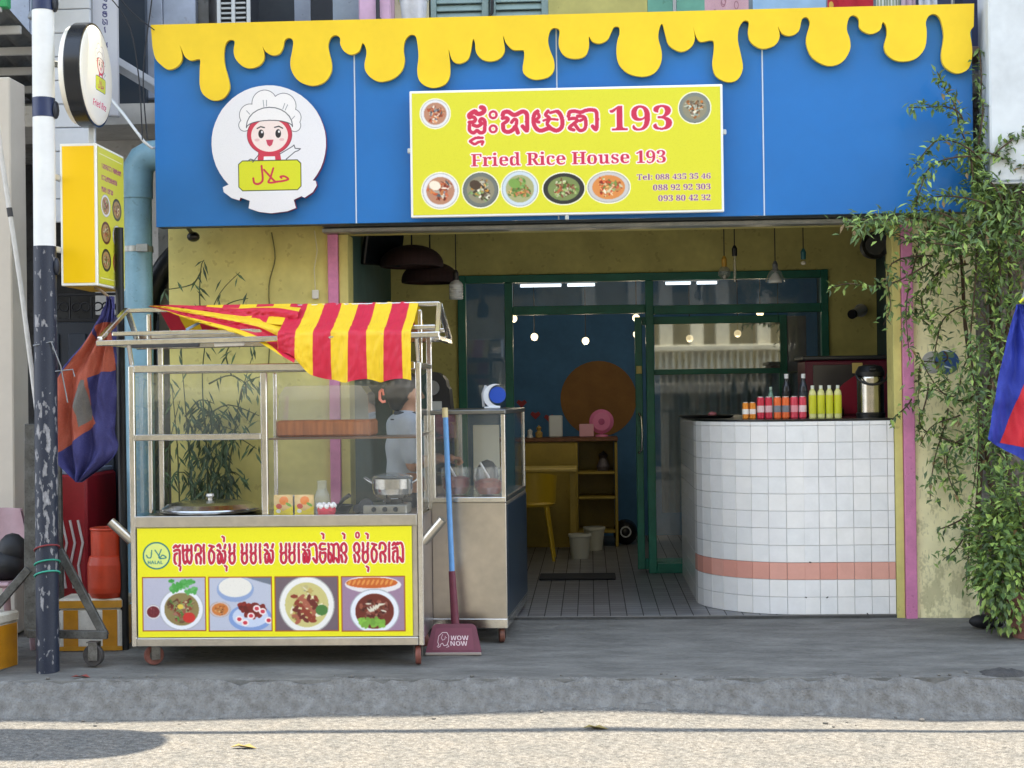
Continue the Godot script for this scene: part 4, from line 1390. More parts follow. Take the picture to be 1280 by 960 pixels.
func bottle(called: String, label: String, at: Vector3, r: float, h: float, body: String, wrap: String, cap: String, group: String) -> void:
	var o := thing(called, label, "bottle", at, group)
	var fat := called == "juice_bottle"
	var b := MB.new()
	b.lathe(Vector3.ZERO, [Vector2(0, 0), Vector2(r * 0.9, 0), Vector2(r, h * 0.04), Vector2(r, h * (0.74 if fat else 0.62)), Vector2(r * 0.85, h * (0.82 if fat else 0.72)), Vector2(r * 0.5, h * (0.88 if fat else 0.83)), Vector2(r * 0.42, h * 0.92), Vector2(0, h * 0.92)], 18)
	part(o, "body", b, mat(body, 0.15), true)
	b = MB.new()
	b.lathe(Vector3.ZERO, [Vector2(r + 0.001, h * 0.14), Vector2(r + 0.001, h * (0.7 if fat else 0.58))], 18)
	part(o, "wrapper", b, mat(wrap, 0.4), true)
	b = MB.new()
	b.lathe(Vector3.ZERO, [Vector2(r * 0.48, h * 0.9), Vector2(r * 0.48, h), Vector2(0, h)], 14)
	part(o, "cap", b, mat(cap, 0.4), true)

func counter_goods() -> void:
	var z := -0.25
	can("short orange and white drink can, leftmost on the counter", 0.968, z, 0.02, 0.105, "dc8a2e", "e8e4dc")
	can("short orange and white drink can, second from left on the counter", 1.012, z, 0.02, 0.105, "dc8a2e", "e6dcd4")
	can("red drink can right beside the short orange ones", 1.062, z, 0.023, 0.138, "c8354a", "e0c4c4")
	can("red drink can left of the tall orange pair", 1.112, z, 0.023, 0.138, "c8354a", "d9b0b4")
	can("tall orange drink can next to the red pair at left", 1.166, z, 0.024, 0.138, "e8713c", "7d8088")
	can("tall orange drink can next to the pink-red pair at right", 1.217, z, 0.024, 0.138, "e8713c", "7d8088")
	can("pink-red drink can next to the tall orange pair", 1.27, z, 0.024, 0.138, "d84a5e", "e89aa4")
	can("pink-red drink can next to the yellow bottles", 1.322, z, 0.024, 0.138, "d84a5e", "f0d0d4")
	var side := ["first", "second", "third", "fourth"]
	for k in 4:
		bottle("juice_bottle", "yellow-green drink bottle, %s of four from the cans on counter" % side[k], Vector3(1.384 + 0.052 * k, 1.186, z), 0.023, 0.205, "d8d890", "cfd12a", "d6dcd0", "yellow drink bottles")
	bottle("sauce_bottle", "dark tall bottle with white cap behind the tall orange cans", Vector3(1.245, 1.186, -0.42), 0.028, 0.28, "22242a", "1c1d22", "dfe2e4", "dark bottles behind the cans")
	bottle("sauce_bottle", "dark tall bottle with white cap behind the yellow bottles' left end", Vector3(1.352, 1.186, -0.42), 0.028, 0.28, "30343c", "3a4048", "dfe2e4", "dark bottles behind the cans")
	bottle("small_bottle", "small pale green bottle behind the orange cans on counter", Vector3(1.15, 1.186, -0.45), 0.02, 0.2, "7aa08c", "6f9484", "a8c0b4", "")
	# serving tray overhanging the counter edge
	var b := MB.new()
	b.lathe(Vector3(0.76, 1.187, -0.75), [Vector2(0, 0), Vector2(0.16, 0), Vector2(0.185, 0.016), Vector2(0.18, 0.018), Vector2(0.155, 0.006), Vector2(0, 0.006)], 28)
	solo("serving_tray", "flat black round tray at the left end of the counter", "tray", b, mat("18191b", 0.35), Vector3(0.76, 1.187, -0.75))
	b = MB.new()
	b.blob(Vector3(0.8, 1.212, -0.72), Vector3(0.03, 0.018, 0.03), 10)
	solo("sauce_cup", "small pinkish cup on the black counter tray", "cup", b, mat("9a5a60", 0.5), Vector3(0.8, 1.194, -0.72))
	# thermos
	var o := thing("thermos", "large steel thermos flask with black handle at the counter's right end", "thermos", Vector3(1.75, 1.186, -0.3))
	b = MB.new()
	b.lathe(Vector3.ZERO, [Vector2(0.083, 0.03), Vector2(0.083, 0.245), Vector2(0.078, 0.262), Vector2(0.06, 0.275)], 30)
	part(o, "flask", b, mat("cfcac0", 0.2, 1.0, "steel", 2.0), true)
	b = MB.new()
	b.lathe(Vector3.ZERO, [Vector2(0, 0), Vector2(0.088, 0), Vector2(0.09, 0.028), Vector2(0.082, 0.034)], 30)
	part(o, "base", b, mat("15171a", 0.4), true)
	b = MB.new()
	b.lathe(Vector3.ZERO, [Vector2(0.088, 0.258), Vector2(0.09, 0.285), Vector2(0.07, 0.32), Vector2(0.03, 0.33), Vector2(0, 0.33)], 30)
	b.box(Vector3(0, 0.3, 0.08), Vector3(0.05, 0.03, 0.06), 0.01)
	part(o, "lid", b, mat("15171a", 0.4), true)
	b = MB.new()
	var p: Array = []
	for k in 13:
		var a := PI * k / 12.0
		p.append(Vector3(0.096 * cos(a), 0.27 - 0.065 * sin(a), 0.05 + 0.05 * sin(a)))
	b.tube(p, 0.008, 7)
	part(o, "handle", b, mat("15171a", 0.4), true)
	# maroon machine on a stand behind the counter
	o = thing("drink_machine", "maroon drinks machine cabinet with pale sticker behind the counter", "machine", Vector3(1.74, 0, -1.2))
	b = MB.new()
	b.span(Vector3(1.45, 0.86, -1.42), Vector3(2.06, 1.56, -1.03), 0.01)
	part(o, "cabinet", b, mat("6e1f38", 0.4, 0, "mottle", 1.2))
	b = MB.new()
	b.span(Vector3(1.43, 1.562, -1.44), Vector3(2.08, 1.59, -1.01), 0.006)
	part(o, "top_plate", b, mat("4a4c50", 0.4, 0.5))
	b = MB.new()
	b.span(Vector3(1.5, 1.2, -1.028), Vector3(1.8, 1.53, -1.02), 0.003)
	part(o, "window", b, mat("4b4746", 0.2))
	b = MB.new()
	b.prism(PackedVector2Array([Vector2(1.56, 1.2), Vector2(1.8, 1.2), Vector2(1.8, 1.47), Vector2(1.7, 1.4), Vector2(1.6, 1.3)]), -1.018, -1.015)
	part(o, "red_flash", b, mat("9a2038", 0.4))
	b = MB.new()
	b.span(Vector3(1.76, 1.47, -1.016), Vector3(1.83, 1.54, -1.01), 0.003)
	part(o, "sticker", b, mat("d8c070", 0.6))
	b = MB.new()
	b.lathe(Vector3(1.6, 1.19, -0.99), [Vector2(0.1, 0.0), Vector2(0.098, 0.04), Vector2(0.06, 0.085), Vector2(0, 0.1)], 18)
	part(o, "dome", b, mat("14151a", 0.4))
	b = MB.new()
	for e in [[1.47, -1.05], [2.04, -1.05], [1.47, -1.4], [2.04, -1.4]]:
		b.span(Vector3(e[0] - 0.02, 0, e[1] - 0.02), Vector3(e[0] + 0.02, 0.858, e[1] + 0.02))
	part(o, "stand_legs", b, mat("3a3c40", 0.5, 0.4))

func lamp_light(o: Node3D, at: Vector3, e: float, col := Color(1.0, 0.93, 0.8), size := 0.04) -> void:
	var l := OmniLight3D.new()
	l.name = "lamp_light"
	o.add_child(l, true)
	l.position = at
	l.light_energy = e; l.light_color = col; l.light_size = size; l.omni_range = 9.0; l.omni_attenuation = 2.0
	l.shadow_enabled = true

func glow(c: Color, k: float) -> StandardMaterial3D:
	var m := StandardMaterial3D.new()
	m.albedo_color = Color(0.9, 0.88, 0.82); m.emission_enabled = true; m.emission = c; m.emission_energy_multiplier = k
	return m

func porch_things() -> void:
	var cord := mat("1a1a1c", 0.6)
	# two dark woven shades
	for e in [[-1.175, 2.215, -0.8, 0.2, "dark woven dome pendant shade, the left and higher of two in the porch"], [-1.1, 2.14, -1.25, 0.19, "dark woven dome pendant shade, the right and lower of two in the porch"]]:
		var o := thing("pendant_shade", e[4], "lamp", Vector3(e[0], e[1], e[2]), "woven porch pendants")
		var b := MB.new()
		var pr: Array = []
		for k in 10:
			var a := PI * 0.5 * k / 9.0
			pr.append(Vector2(e[3] * cos(a) + 0.012, 0.02 + 0.13 * sin(a)))
		b.lathe(Vector3.ZERO, [Vector2(e[3] * 0.95, 0.0), Vector2(e[3] * 1.05, 0.005)] + pr, 28)
		part(o, "shade", b, mat("3a2426", 0.8, 0, "wood", 3.0), true)
		b = MB.new()
		b.tube([Vector3(0, 0.14, 0), Vector3(0, 2.951 - e[1], 0)], 0.006, 6)
		part(o, "cord", b, cord, true)
	var specs := [
		["jar_lamp", "clear ribbed bottle-glass pendant lamp left of the green door frame", -0.89, -0.9, 2.0, "bottle"],
		["globe_lamp", "glass globe pendant with yellow socket above the green transom", 0.915, -1.0, 2.13, "globe"],
		["tube_lamp", "slim pendant with black socket and glass tube next to the globe lamp", 0.985, -1.0, 2.14, "tube"],
		["bell_lamp", "clear bell-shaped glass pendant above the counter's left part", 1.255, -1.0, 2.09, "bell"],
		["teal_lamp", "small pendant lamp with teal socket at the porch's right side", 1.444, -1.0, 2.21, "teal"]]
	for s in specs:
		var at := Vector3(s[2], s[4], s[3])
		var o := thing(s[0], s[1], "lamp", at)
		var top := 2.951 - at.y
		var b := MB.new()
		var sock: float = {"bottle": 0.19, "globe": 0.13, "tube": 0.19, "bell": 0.13, "teal": 0.09}[s[5]]
		b.tube([Vector3(0, sock, 0), Vector3(0, top, 0)], 0.004, 6)
		part(o, "cord", b, cord, true)
		b = MB.new()
		b.lathe(Vector3.ZERO, [Vector2(0.0, sock - 0.06), Vector2(0.017, sock - 0.06), Vector2(0.019, sock - 0.01), Vector2(0.008, sock + 0.012), Vector2(0, sock + 0.012)], 12)
		part(o, "socket", b, mat({"bottle": "2c2a28", "globe": "b58a2a", "tube": "141416", "bell": "5c5e60", "teal": "1c5f66"}[s[5]], 0.4), true)
		b = MB.new()
		match s[5]:
			"bottle":
				var pr: Array = [Vector2(0, 0), Vector2(0.04, 0.002)]
				for k in 6:
					pr.append(Vector2(0.049, 0.008 + 0.018 * k)); pr.append(Vector2(0.045, 0.017 + 0.018 * k))
				pr.append_array([Vector2(0.035, 0.12), Vector2(0.014, 0.135), Vector2(0.014, 0.15)])
				b.lathe(Vector3.ZERO, pr, 18)
				part(o, "glass", b, mat("d6d9dc", 0.12, 0.0), true)
			"globe":
				b.blob(Vector3(0, 0.03, 0), Vector3(0.042, 0.045, 0.042), 16)
				part(o, "glass", b, glass(0.35, "8a8c88", 0.05), true)
				b = MB.new(); b.blob(Vector3(0, 0.0, 0), Vector3(0.012, 0.016, 0.012), 8)
				part(o, "bulb", b, mat("d8d4c4", 0.2), true)
			"tube":
				b.lathe(Vector3.ZERO, [Vector2(0, -0.05), Vector2(0.01, -0.045), Vector2(0.01, 0.13)], 10)
				part(o, "glass", b, glass(0.4, "b8b49c", 0.05), true)
			"bell":
				b.lathe(Vector3.ZERO, [Vector2(0.065, 0.0), Vector2(0.058, 0.03), Vector2(0.04, 0.07), Vector2(0.02, 0.09), Vector2(0.012, 0.12)], 20)
				part(o, "glass", b, glass(0.2, "c8d0d0", 0.04), true)
				b = MB.new(); b.lathe(Vector3.ZERO, [Vector2(0, -0.008), Vector2(0.044, -0.005), Vector2(0.046, 0.012), Vector2(0.02, 0.055), Vector2(0, 0.07)], 16)
				part(o, "bulb", b, mat("d4d6d8", 0.15), true)
			"teal":
				b.blob(Vector3(0, 0.005, 0), Vector3(0.018, 0.014, 0.018), 10)
				part(o, "bulb", b, mat("e2dcc8", 0.2), true)
	# television on the left wall
	var o := thing("television", "dark wall-mounted television in the porch's upper left corner", "television", Vector3(-1.45, 2.2, -0.75))
	var b := MB.new()
	var tb := Basis(Vector3.UP, 0.9) * Basis(Vector3.RIGHT, 0.2)
	b.box(Vector3(-1.37, 2.34, -0.8), Vector3(0.34, 0.22, 0.04), 0.008, tb)
	part(o, "screen", b, mat("0f1418", 0.25))
	b = MB.new()
	b.bar(Vector3(-1.5, 2.36, -0.85), Vector3(-1.39, 2.35, -0.81), 0.04, 0.04, 0.004)
	part(o, "bracket", b, mat("202226", 0.5))
	# camera on the back wall
	o = thing("security_camera", "white bullet camera on the porch back wall above the machine", "camera", Vector3(2.03, 1.94, -2.2))
	b = MB.new()
	b.lathe(Vector3(2.03, 1.95, -2.199), [Vector2(0.05, 0), Vector2(0.048, 0.02), Vector2(0.02, 0.04), Vector2(0, 0.045)], 14, Basis(Vector3.RIGHT, PI * 0.5))
	part(o, "base", b, mat("b9babd", 0.5))
	b = MB.new()
	b.tube([Vector3(2.04, 1.96, -2.15), Vector3(1.94, 1.915, -2.02)], 0.033, 14)
	part(o, "body", b, mat("c3c4c8", 0.4))
	b = MB.new()
	b.tube([Vector3(1.945, 1.9175, -2.026), Vector3(1.93, 1.911, -2.006)], 0.0345, 14)
	part(o, "lens_hood", b, mat("101114", 0.3))
	o = thing("dome_camera", "small black camera under the fascia's left end", "camera", Vector3(-2.42, 2.36, 0.1))
	b = MB.new()
	b.blob(Vector3(-2.42, 2.355, 0.08), Vector3(0.04, 0.032, 0.045), 14)
	part(o, "housing", b, mat("17181b", 0.3))
	b = MB.new()
	b.bar(Vector3(-2.42, 2.37, 0.1), Vector3(-2.42, 2.4, 0.22), 0.02, 0.02, 0.003)
	part(o, "arm", b, mat("17181b", 0.3))
	o = thing("porch_speaker", "black round-fronted speaker hung at the porch's upper right", "speaker", Vector3(1.78, 2.2, -0.25))
	b = MB.new()
	b.lathe(Vector3(1.77, 2.25, -0.2), [Vector2(0, 0.02), Vector2(0.06, 0.02), Vector2(0.085, 0.05), Vector2(0.085, 0), Vector2(0.07, -0.12), Vector2(0, -0.13)], 20, Basis(Vector3.RIGHT, PI * 0.5))
	part(o, "cabinet", b, mat("121316", 0.5))
	b = MB.new()
	b.bar(Vector3(1.77, 2.3, -0.25), Vector3(1.84, 2.37, -0.15), 0.03, 0.02, 0.003)
	part(o, "bracket", b, mat("121316", 0.5))
	# black machine standing behind the side cabinet
	o = thing("popcorn_machine", "black rounded machine with round dial on its front left of the glass panel", "machine", Vector3(-1.03, 0, -0.9))
	b = MB.new()
	b.span(Vector3(-1.18, 0, -1.1), Vector3(-0.93, 1.18, -0.82), 0.03)
	part(o, "pedestal", b, mat("1a1c20", 0.5))
	b = MB.new()
	var pl := PackedVector2Array([Vector2(-1.19, 1.18), Vector2(-0.92, 1.18), Vector2(-0.94, 1.4)])
	for k in 9:
		var a := PI * k / 8.0
		pl.append(Vector2(-1.055 + 0.1 * cos(a), 1.42 + 0.1 * sin(a)))
	pl.append(Vector2(-1.17, 1.4))
	b.prism(pl, -1.06, -0.84)
	part(o, "head", b, mat("24262a", 0.4))
	b = MB.new()
	b.lathe(Vector3(-1.055, 1.41, -0.84), [Vector2(0.05, 0), Vector2(0.05, 0.012), Vector2(0.036, 0.012), Vector2(0.036, 0.004), Vector2(0, 0.004)], 20, Basis(Vector3.RIGHT, PI * 0.5))
	part(o, "dial", b, mat("8d9094", 0.4, 0.3))
	b = MB.new()
	b.span(Vector3(-1.09, 1.24, -0.839), Vector3(-0.99, 1.32, -0.83), 0.003)
	part(o, "screen", b, mat("b6bab8", 0.3))
	# door mat
	b = MB.new()
	b.span(Vector3(-0.39, 0.001, -2.12), Vector3(0.17, 0.014, -1.78), 0.006)
	solo("door_mat", "thin black door mat on the porch tiles before the doorway", "mat", b, mat("16171a", 0.95), Vector3(-0.1, 0.001, -1.95))
	# earth picture and pale plate on the right wall strip
	b = MB.new()
	b.lathe(Vector3(2.155, 1.52, 0.002), [Vector2(0, 0.012), Vector2(0.072, 0.012), Vector2(0.075, 0.0)], 28, Basis(Vector3.RIGHT, PI * 0.5))
	var cv := CV.new(200, 200, Color("2c4f86"))
	for e in [[60, 70, 30, 22], [140, 60, 26, 30], [120, 140, 40, 22], [50, 140, 20, 26]]:
		cv.ell(e[0], e[1], e[2], e[3], 0.5, Color("5a7a5a"))
	for e in [[100, 40, 40, 6], [80, 105, 44, 7], [150, 110, 20, 5]]:
		cv.ell(e[0], e[1], e[2], e[3], 0.3, Color("c8d4dc"))
	var em := printed(cv.tex(0.03, 2), 0.5)
	em.uv1_triplanar = true; em.uv1_scale = Vector3(6.6, 6.6, 6.6); em.uv1_offset = Vector3(0.5, 0.5, 0.5)
	solo("globe_plaque", "round blue and green globe plaque on the wall right of the pink post", "plaque", b, em, Vector3(2.155, 1.445, 0.003))
	b = MB.new()
	b.lathe(Vector3(2.072, 1.52, 0.002), [Vector2(0, 0.006), Vector2(0.065, 0.006), Vector2(0.068, 0.0)], 24, Basis(Vector3.RIGHT, PI * 0.5))
	solo("grey_plaque", "round pale grey plaque half behind the globe plaque on the wall", "plaque", b, mat("b4b4b0", 0.6, 0, "mottle", 3.0), Vector3(2.072, 1.45, 0.003))
	# hanging switch on its cable
	o = thing("wall_switch", "small white switch hanging on a cable against the yellow wall", "switch", Vector3(-1.68, 1.98, 0.02))
	b = MB.new()
	b.span(Vector3(-1.7, 1.965, 0.004), Vector3(-1.66, 2.02, 0.026), 0.004)
	part(o, "box", b, mat("d8d6cc", 0.5))
	b = MB.new()
	b.tube([Vector3(-1.68, 2.02, 0.015), Vector3(-1.685, 2.15, 0.02), Vector3(-1.665, 2.26, 0.02), Vector3(-1.68, 2.385, 0.02)], 0.004, 6)
	part(o, "cable", b, mat("c9c29a", 0.6))
	b = MB.new()
	b.tube(path3([-1.95, 2.38, -1.93, 2.22, -1.97, 2.05, -1.965, 1.8, -1.98, 1.55], 0.008, 4), 0.004, 6)
	solo("wall_cable", "thin dark cable hanging down the yellow wall above the cart", "cable", b, mat("6d6a3c", 0.7), Vector3(-1.97, 1.55, 0.008))

func dining_room() -> void:
	var ym := mat("a08a34", 0.5, 0, "paint", 0.8)
	# globes strung under the ceiling
	var k := 0
	var where := ["at the doorway's top left", "lower, right of the doorway's top left", "hanging lowest above the middle of the doorway", "at the doorway's top right", "just below the doorway's top right lamp", "seen through the mirrored pane, left of two", "seen through the mirrored pane, right of two", "just under the green transom at right"]
	for e in [[-0.618, 1.98, -3.2], [-0.449, 1.826, -3.2], [-0.03, 1.787, -3.2], [0.385, 1.97, -3.2], [0.389, 1.833, -3.2], [0.819, 1.794, -3.2], [1.209, 1.827, -3.2], [1.393, 1.994, -3.2]]:
		var o := thing("globe_bulb", "small glowing round bulb %s" % where[k], "lamp", Vector3(e[0], e[1], e[2]), "glowing bulbs in the dining room")
		var b := MB.new()
		b.blob(Vector3.ZERO, Vector3(0.03, 0.03, 0.03), 14)
		part(o, "bulb", b, glow(Color(1.0, 0.9, 0.68), 0.8), true)
		b = MB.new()
		b.tube([Vector3(0, 0.03, 0), Vector3(0, 2.951 - e[1], 0)], 0.004, 6)
		part(o, "cord", b, mat("1a1a1c", 0.6), true)
		lamp_light(o, Vector3(0, -0.045, 0), 0.02)
		k += 1
	for e in [[-0.55, -0.22, "leftmost of four"], [-0.17, 0.05, "second of four from the left"], [0.62, 0.82, "third of four from the left"], [0.87, 1.03, "rightmost of four"]]:
		var o := thing("tube_light", "glowing ceiling tube behind the transom glass, %s" % e[2], "lamp", Vector3((e[0] + e[1]) * 0.5, 2.25, -3.0), "ceiling tube lights")
		var b := MB.new()
		b.tube([Vector3(e[0], 2.232, -3.0), Vector3(e[1], 2.232, -3.0)], 0.012, 10)
		part(o, "tube", b, glow(Color(0.85, 0.93, 1.0), 0.9))
		b = MB.new()
		b.span(Vector3(e[0] - 0.02, 2.247, -3.03), Vector3(e[1] + 0.02, 2.27, -2.97), 0.003)
		part(o, "fitting", b, mat("8f9292", 0.5))
		for x in [e[0], e[1]]:
			b = MB.new()
			b.span(Vector3(x - 0.005, 2.27, -3.005), Vector3(x + 0.005, 2.951, -2.995))
			part(o, "hanger", b, mat("5f6262", 0.5))
		lamp_light(o, Vector3(0, -0.05, 0), 0.01, Color(0.85, 0.93, 1.0), 0.2)
	# yellow shelf desk
	var o := thing("shelf_desk", "yellow desk with open shelves at the back of the dining room", "desk", Vector3(-0.2, 0, -4.3))
	var b := MB.new()
	b.span(Vector3(-0.9, 0.93, -4.6), Vector3(0.24, 0.965, -4.15), 0.005)
	part(o, "top", b, mat("7a5136", 0.5, 0, "wood", 1.0))
	b = MB.new()
	b.span(Vector3(-0.9, 0, -4.2), Vector3(-0.14, 0.928, -4.17))
	part(o, "front_panel", b, ym)
	for x in [-0.14, 0.21]:
		b = MB.new()
		b.span(Vector3(x, 0, -4.58), Vector3(x + 0.025, 0.928, -4.17), 0.003)
		part(o, "side_panel", b, ym)
	for y in [0.12, 0.42, 0.64]:
		b = MB.new()
		b.span(Vector3(-0.113, y, -4.58), Vector3(0.208, y + 0.02, -4.18), 0.003)
		part(o, "shelf", b, ym)
	b = MB.new()
	b.span(Vector3(-0.113, 0.1, -4.6), Vector3(0.208, 0.92, -4.582))
	part(o, "back_panel", b, ym)
	# things on the desk
	b = MB.new()
	b.span(Vector3(-0.37, 0.967, -4.45), Vector3(-0.25, 1.16, -4.3), 0.008)
	solo("white_box", "upright white box on the yellow desk", "box", b, mat("c6ccd4", 0.5), Vector3(-0.31, 0.967, -4.37))
	b = MB.new()
	b.span(Vector3(-0.1, 0.967, -4.4), Vector3(0.03, 1.08, -4.36), 0.004)
	solo("pink_card", "pink card box standing on the desk next to the fan", "box", b, mat("d8a2b4", 0.6), Vector3(-0.03, 0.967, -4.38))
	var fo := thing("pink_fan", "small round pink desk fan on the yellow desk", "fan", Vector3(0.1, 0.966, -4.42))
	b = MB.new()
	b.lathe(Vector3(0.1, 1.1, -4.4), [Vector2(0, 0.03), Vector2(0.08, 0.025), Vector2(0.11, 0.0), Vector2(0.08, -0.025), Vector2(0, -0.03)], 24, Basis(Vector3.RIGHT, PI * 0.5))
	part(fo, "cage", b, mat("d878a8", 0.4))
	b = MB.new()
	b.lathe(Vector3(0.1, 1.1, -4.37), [Vector2(0, 0.006), Vector2(0.025, 0.004), Vector2(0.028, 0)], 14, Basis(Vector3.RIGHT, PI * 0.5))
	part(fo, "hub", b, mat("b04a80", 0.4))
	b = MB.new()
	b.lathe(Vector3(0.1, 0.966, -4.42), [Vector2(0.06, 0), Vector2(0.055, 0.015), Vector2(0.012, 0.02), Vector2(0.012, 0.1)], 16)
	part(fo, "foot", b, mat("d878a8", 0.4))
	b = MB.new()
	b.lathe(Vector3(-0.46, 0.966, -4.32), [Vector2(0.03, 0), Vector2(0.034, 0.04), Vector2(0.015, 0.06), Vector2(0.026, 0.085), Vector2(0.0, 0.11)], 12)
	solo("ornament", "small ochre ornament on the yellow desk", "ornament", b, mat("a98a4a", 0.5), Vector3(-0.46, 0.966, -4.32))
	b = MB.new()
	b.lathe(Vector3(-0.54, 0.966, -4.3), [Vector2(0.028, 0), Vector2(0.02, 0.03), Vector2(0.024, 0.06), Vector2(0.0, 0.08)], 12)
	solo("ornament", "small white ornament at the desk's left end", "ornament", b, mat("c9ccd0", 0.5), Vector3(-0.54, 0.966, -4.3))
	b = MB.new()
	b.lathe(Vector3(0.11, 0.662, -4.35), [Vector2(0.05, 0), Vector2(0.06, 0.04), Vector2(0.03, 0.11), Vector2(0.045, 0.14), Vector2(0, 0.18)], 14)
	solo("vase", "dark patterned vase on the desk's upper shelf", "vase", b, mat("6a6470", 0.5, 0, "grime", 9.0), Vector3(0.11, 0.662, -4.35))
	# yellow chair
	var c := thing("yellow_chair", "yellow plastic chair with rounded back at the small table", "chair", Vector3(-0.5, 0, -3.2))
	var cm := mat("b89a1c", 0.45)
	var rows: Array = []
	for j in 8:
		var r: Array[Vector3] = []
		for i in 13:
			var a := PI * (0.0 + i / 12.0)
			var flare := 1.0 + 0.06 * j / 7.0
			r.append(Vector3(-0.5 + 0.2 * cos(a) * flare, 0.47 + 0.035 * j - (0.03 * pow(cos(a), 4) * j / 7.0), -3.2 + (0.19 * sin(a) - 0.02) * flare))
		rows.append(r)
	b = MB.new()
	b.grid(rows, true, 0.012)
	part(c, "backrest", b, cm)
	b = MB.new()
	b.lathe(Vector3(-0.5, 0.44, -3.2), [Vector2(0, 0), Vector2(0.19, 0.0), Vector2(0.205, 0.02), Vector2(0.19, 0.035), Vector2(0, 0.028)], 24)
	part(c, "seat", b, cm)
	for s in [[-1, -1], [1, -1], [-1, 1], [1, 1]]:
		b = MB.new()
		b.tube([Vector3(-0.5 + 0.13 * s[0], 0.44, -3.2 + 0.13 * s[1]), Vector3(-0.5 + 0.19 * s[0], 0.001, -3.2 + 0.18 * s[1])], [0.018, 0.012], 8)
		part(c, "leg", b, cm)
	# small yellow table
	var t := thing("yellow_table", "small yellow dining table behind the yellow chair", "table", Vector3(-0.45, 0, -3.65))
	b = MB.new()
	b.span(Vector3(-0.9, 0.7, -3.95), Vector3(-0.12, 0.73, -3.45), 0.006)
	part(t, "top", b, mat("b8a45a", 0.4))
	for e in [[-0.87, -3.48], [-0.16, -3.48], [-0.87, -3.92], [-0.16, -3.92]]:
		b = MB.new()
		b.span(Vector3(e[0] - 0.02, 0.001, e[1] - 0.02), Vector3(e[0] + 0.03, 0.699, e[1] + 0.02), 0.003)
		part(t, "leg", b, ym)
	# bins
	for e in [[-0.1, -3.25, "white waste bin under the yellow table, the nearer one"], [0.02, -3.9, "white waste bin beside the desk, the farther one"]]:
		var w := thing("waste_bin", e[2], "bin", Vector3(e[0], 0.001, e[1]), "white bins")
		b = MB.new()
		b.lathe(Vector3.ZERO, [Vector2(0, 0), Vector2(0.07, 0), Vector2(0.09, 0.18), Vector2(0.083, 0.18), Vector2(0.064, 0.01), Vector2(0, 0.01)], 20)
		part(w, "bucket", b, mat("b9bab4", 0.6), true)
		b = MB.new()
		b.lathe(Vector3.ZERO, [Vector2(0.088, 0.175), Vector2(0.096, 0.18), Vector2(0.096, 0.2), Vector2(0.084, 0.2)], 20)
		part(w, "rim", b, mat("c9cac4", 0.6), true)
	var he := thing("motor_helmet", "dark helmet with white mark on the floor by the blue wall", "helmet", Vector3(0.3, 0.0, -4.4))
	b = MB.new()
	b.blob(Vector3(0.3, 0.11, -4.4), Vector3(0.11, 0.115, 0.13), 18, Basis.IDENTITY, -0.95)
	part(he, "shell", b, mat("15181e", 0.25))
	b = MB.new()
	b.lathe(Vector3(0.3, 0.12, -4.28), [Vector2(0.05, 0), Vector2(0.05, 0.01), Vector2(0.038, 0.01)], 16, Basis(Vector3.RIGHT, PI * 0.5))
	part(he, "mark", b, mat("b0b6be", 0.4))
	# poster on the side of the glass
	b = MB.new()
	b.span(Vector3(1.3, 1.2, -2.9), Vector3(1.72, 1.95, -2.885), 0.002)
	solo("wall_poster", "pale lilac poster behind the glass at the shopfront's right end", "poster", b, mat("8f8ea6", 0.7, 0, "mottle", 1.5), Vector3(1.5, 1.2, -2.9))
	b = MB.new()
	b.tube([Vector3(1.5, 1.9, -2.89), Vector3(1.5, 2.951, -2.89)], 0.003, 5)
	solo("poster_cord", "thin cord that holds the lilac poster", "cord", b, mat("333336", 0.7), Vector3(1.5, 1.9, -2.89))

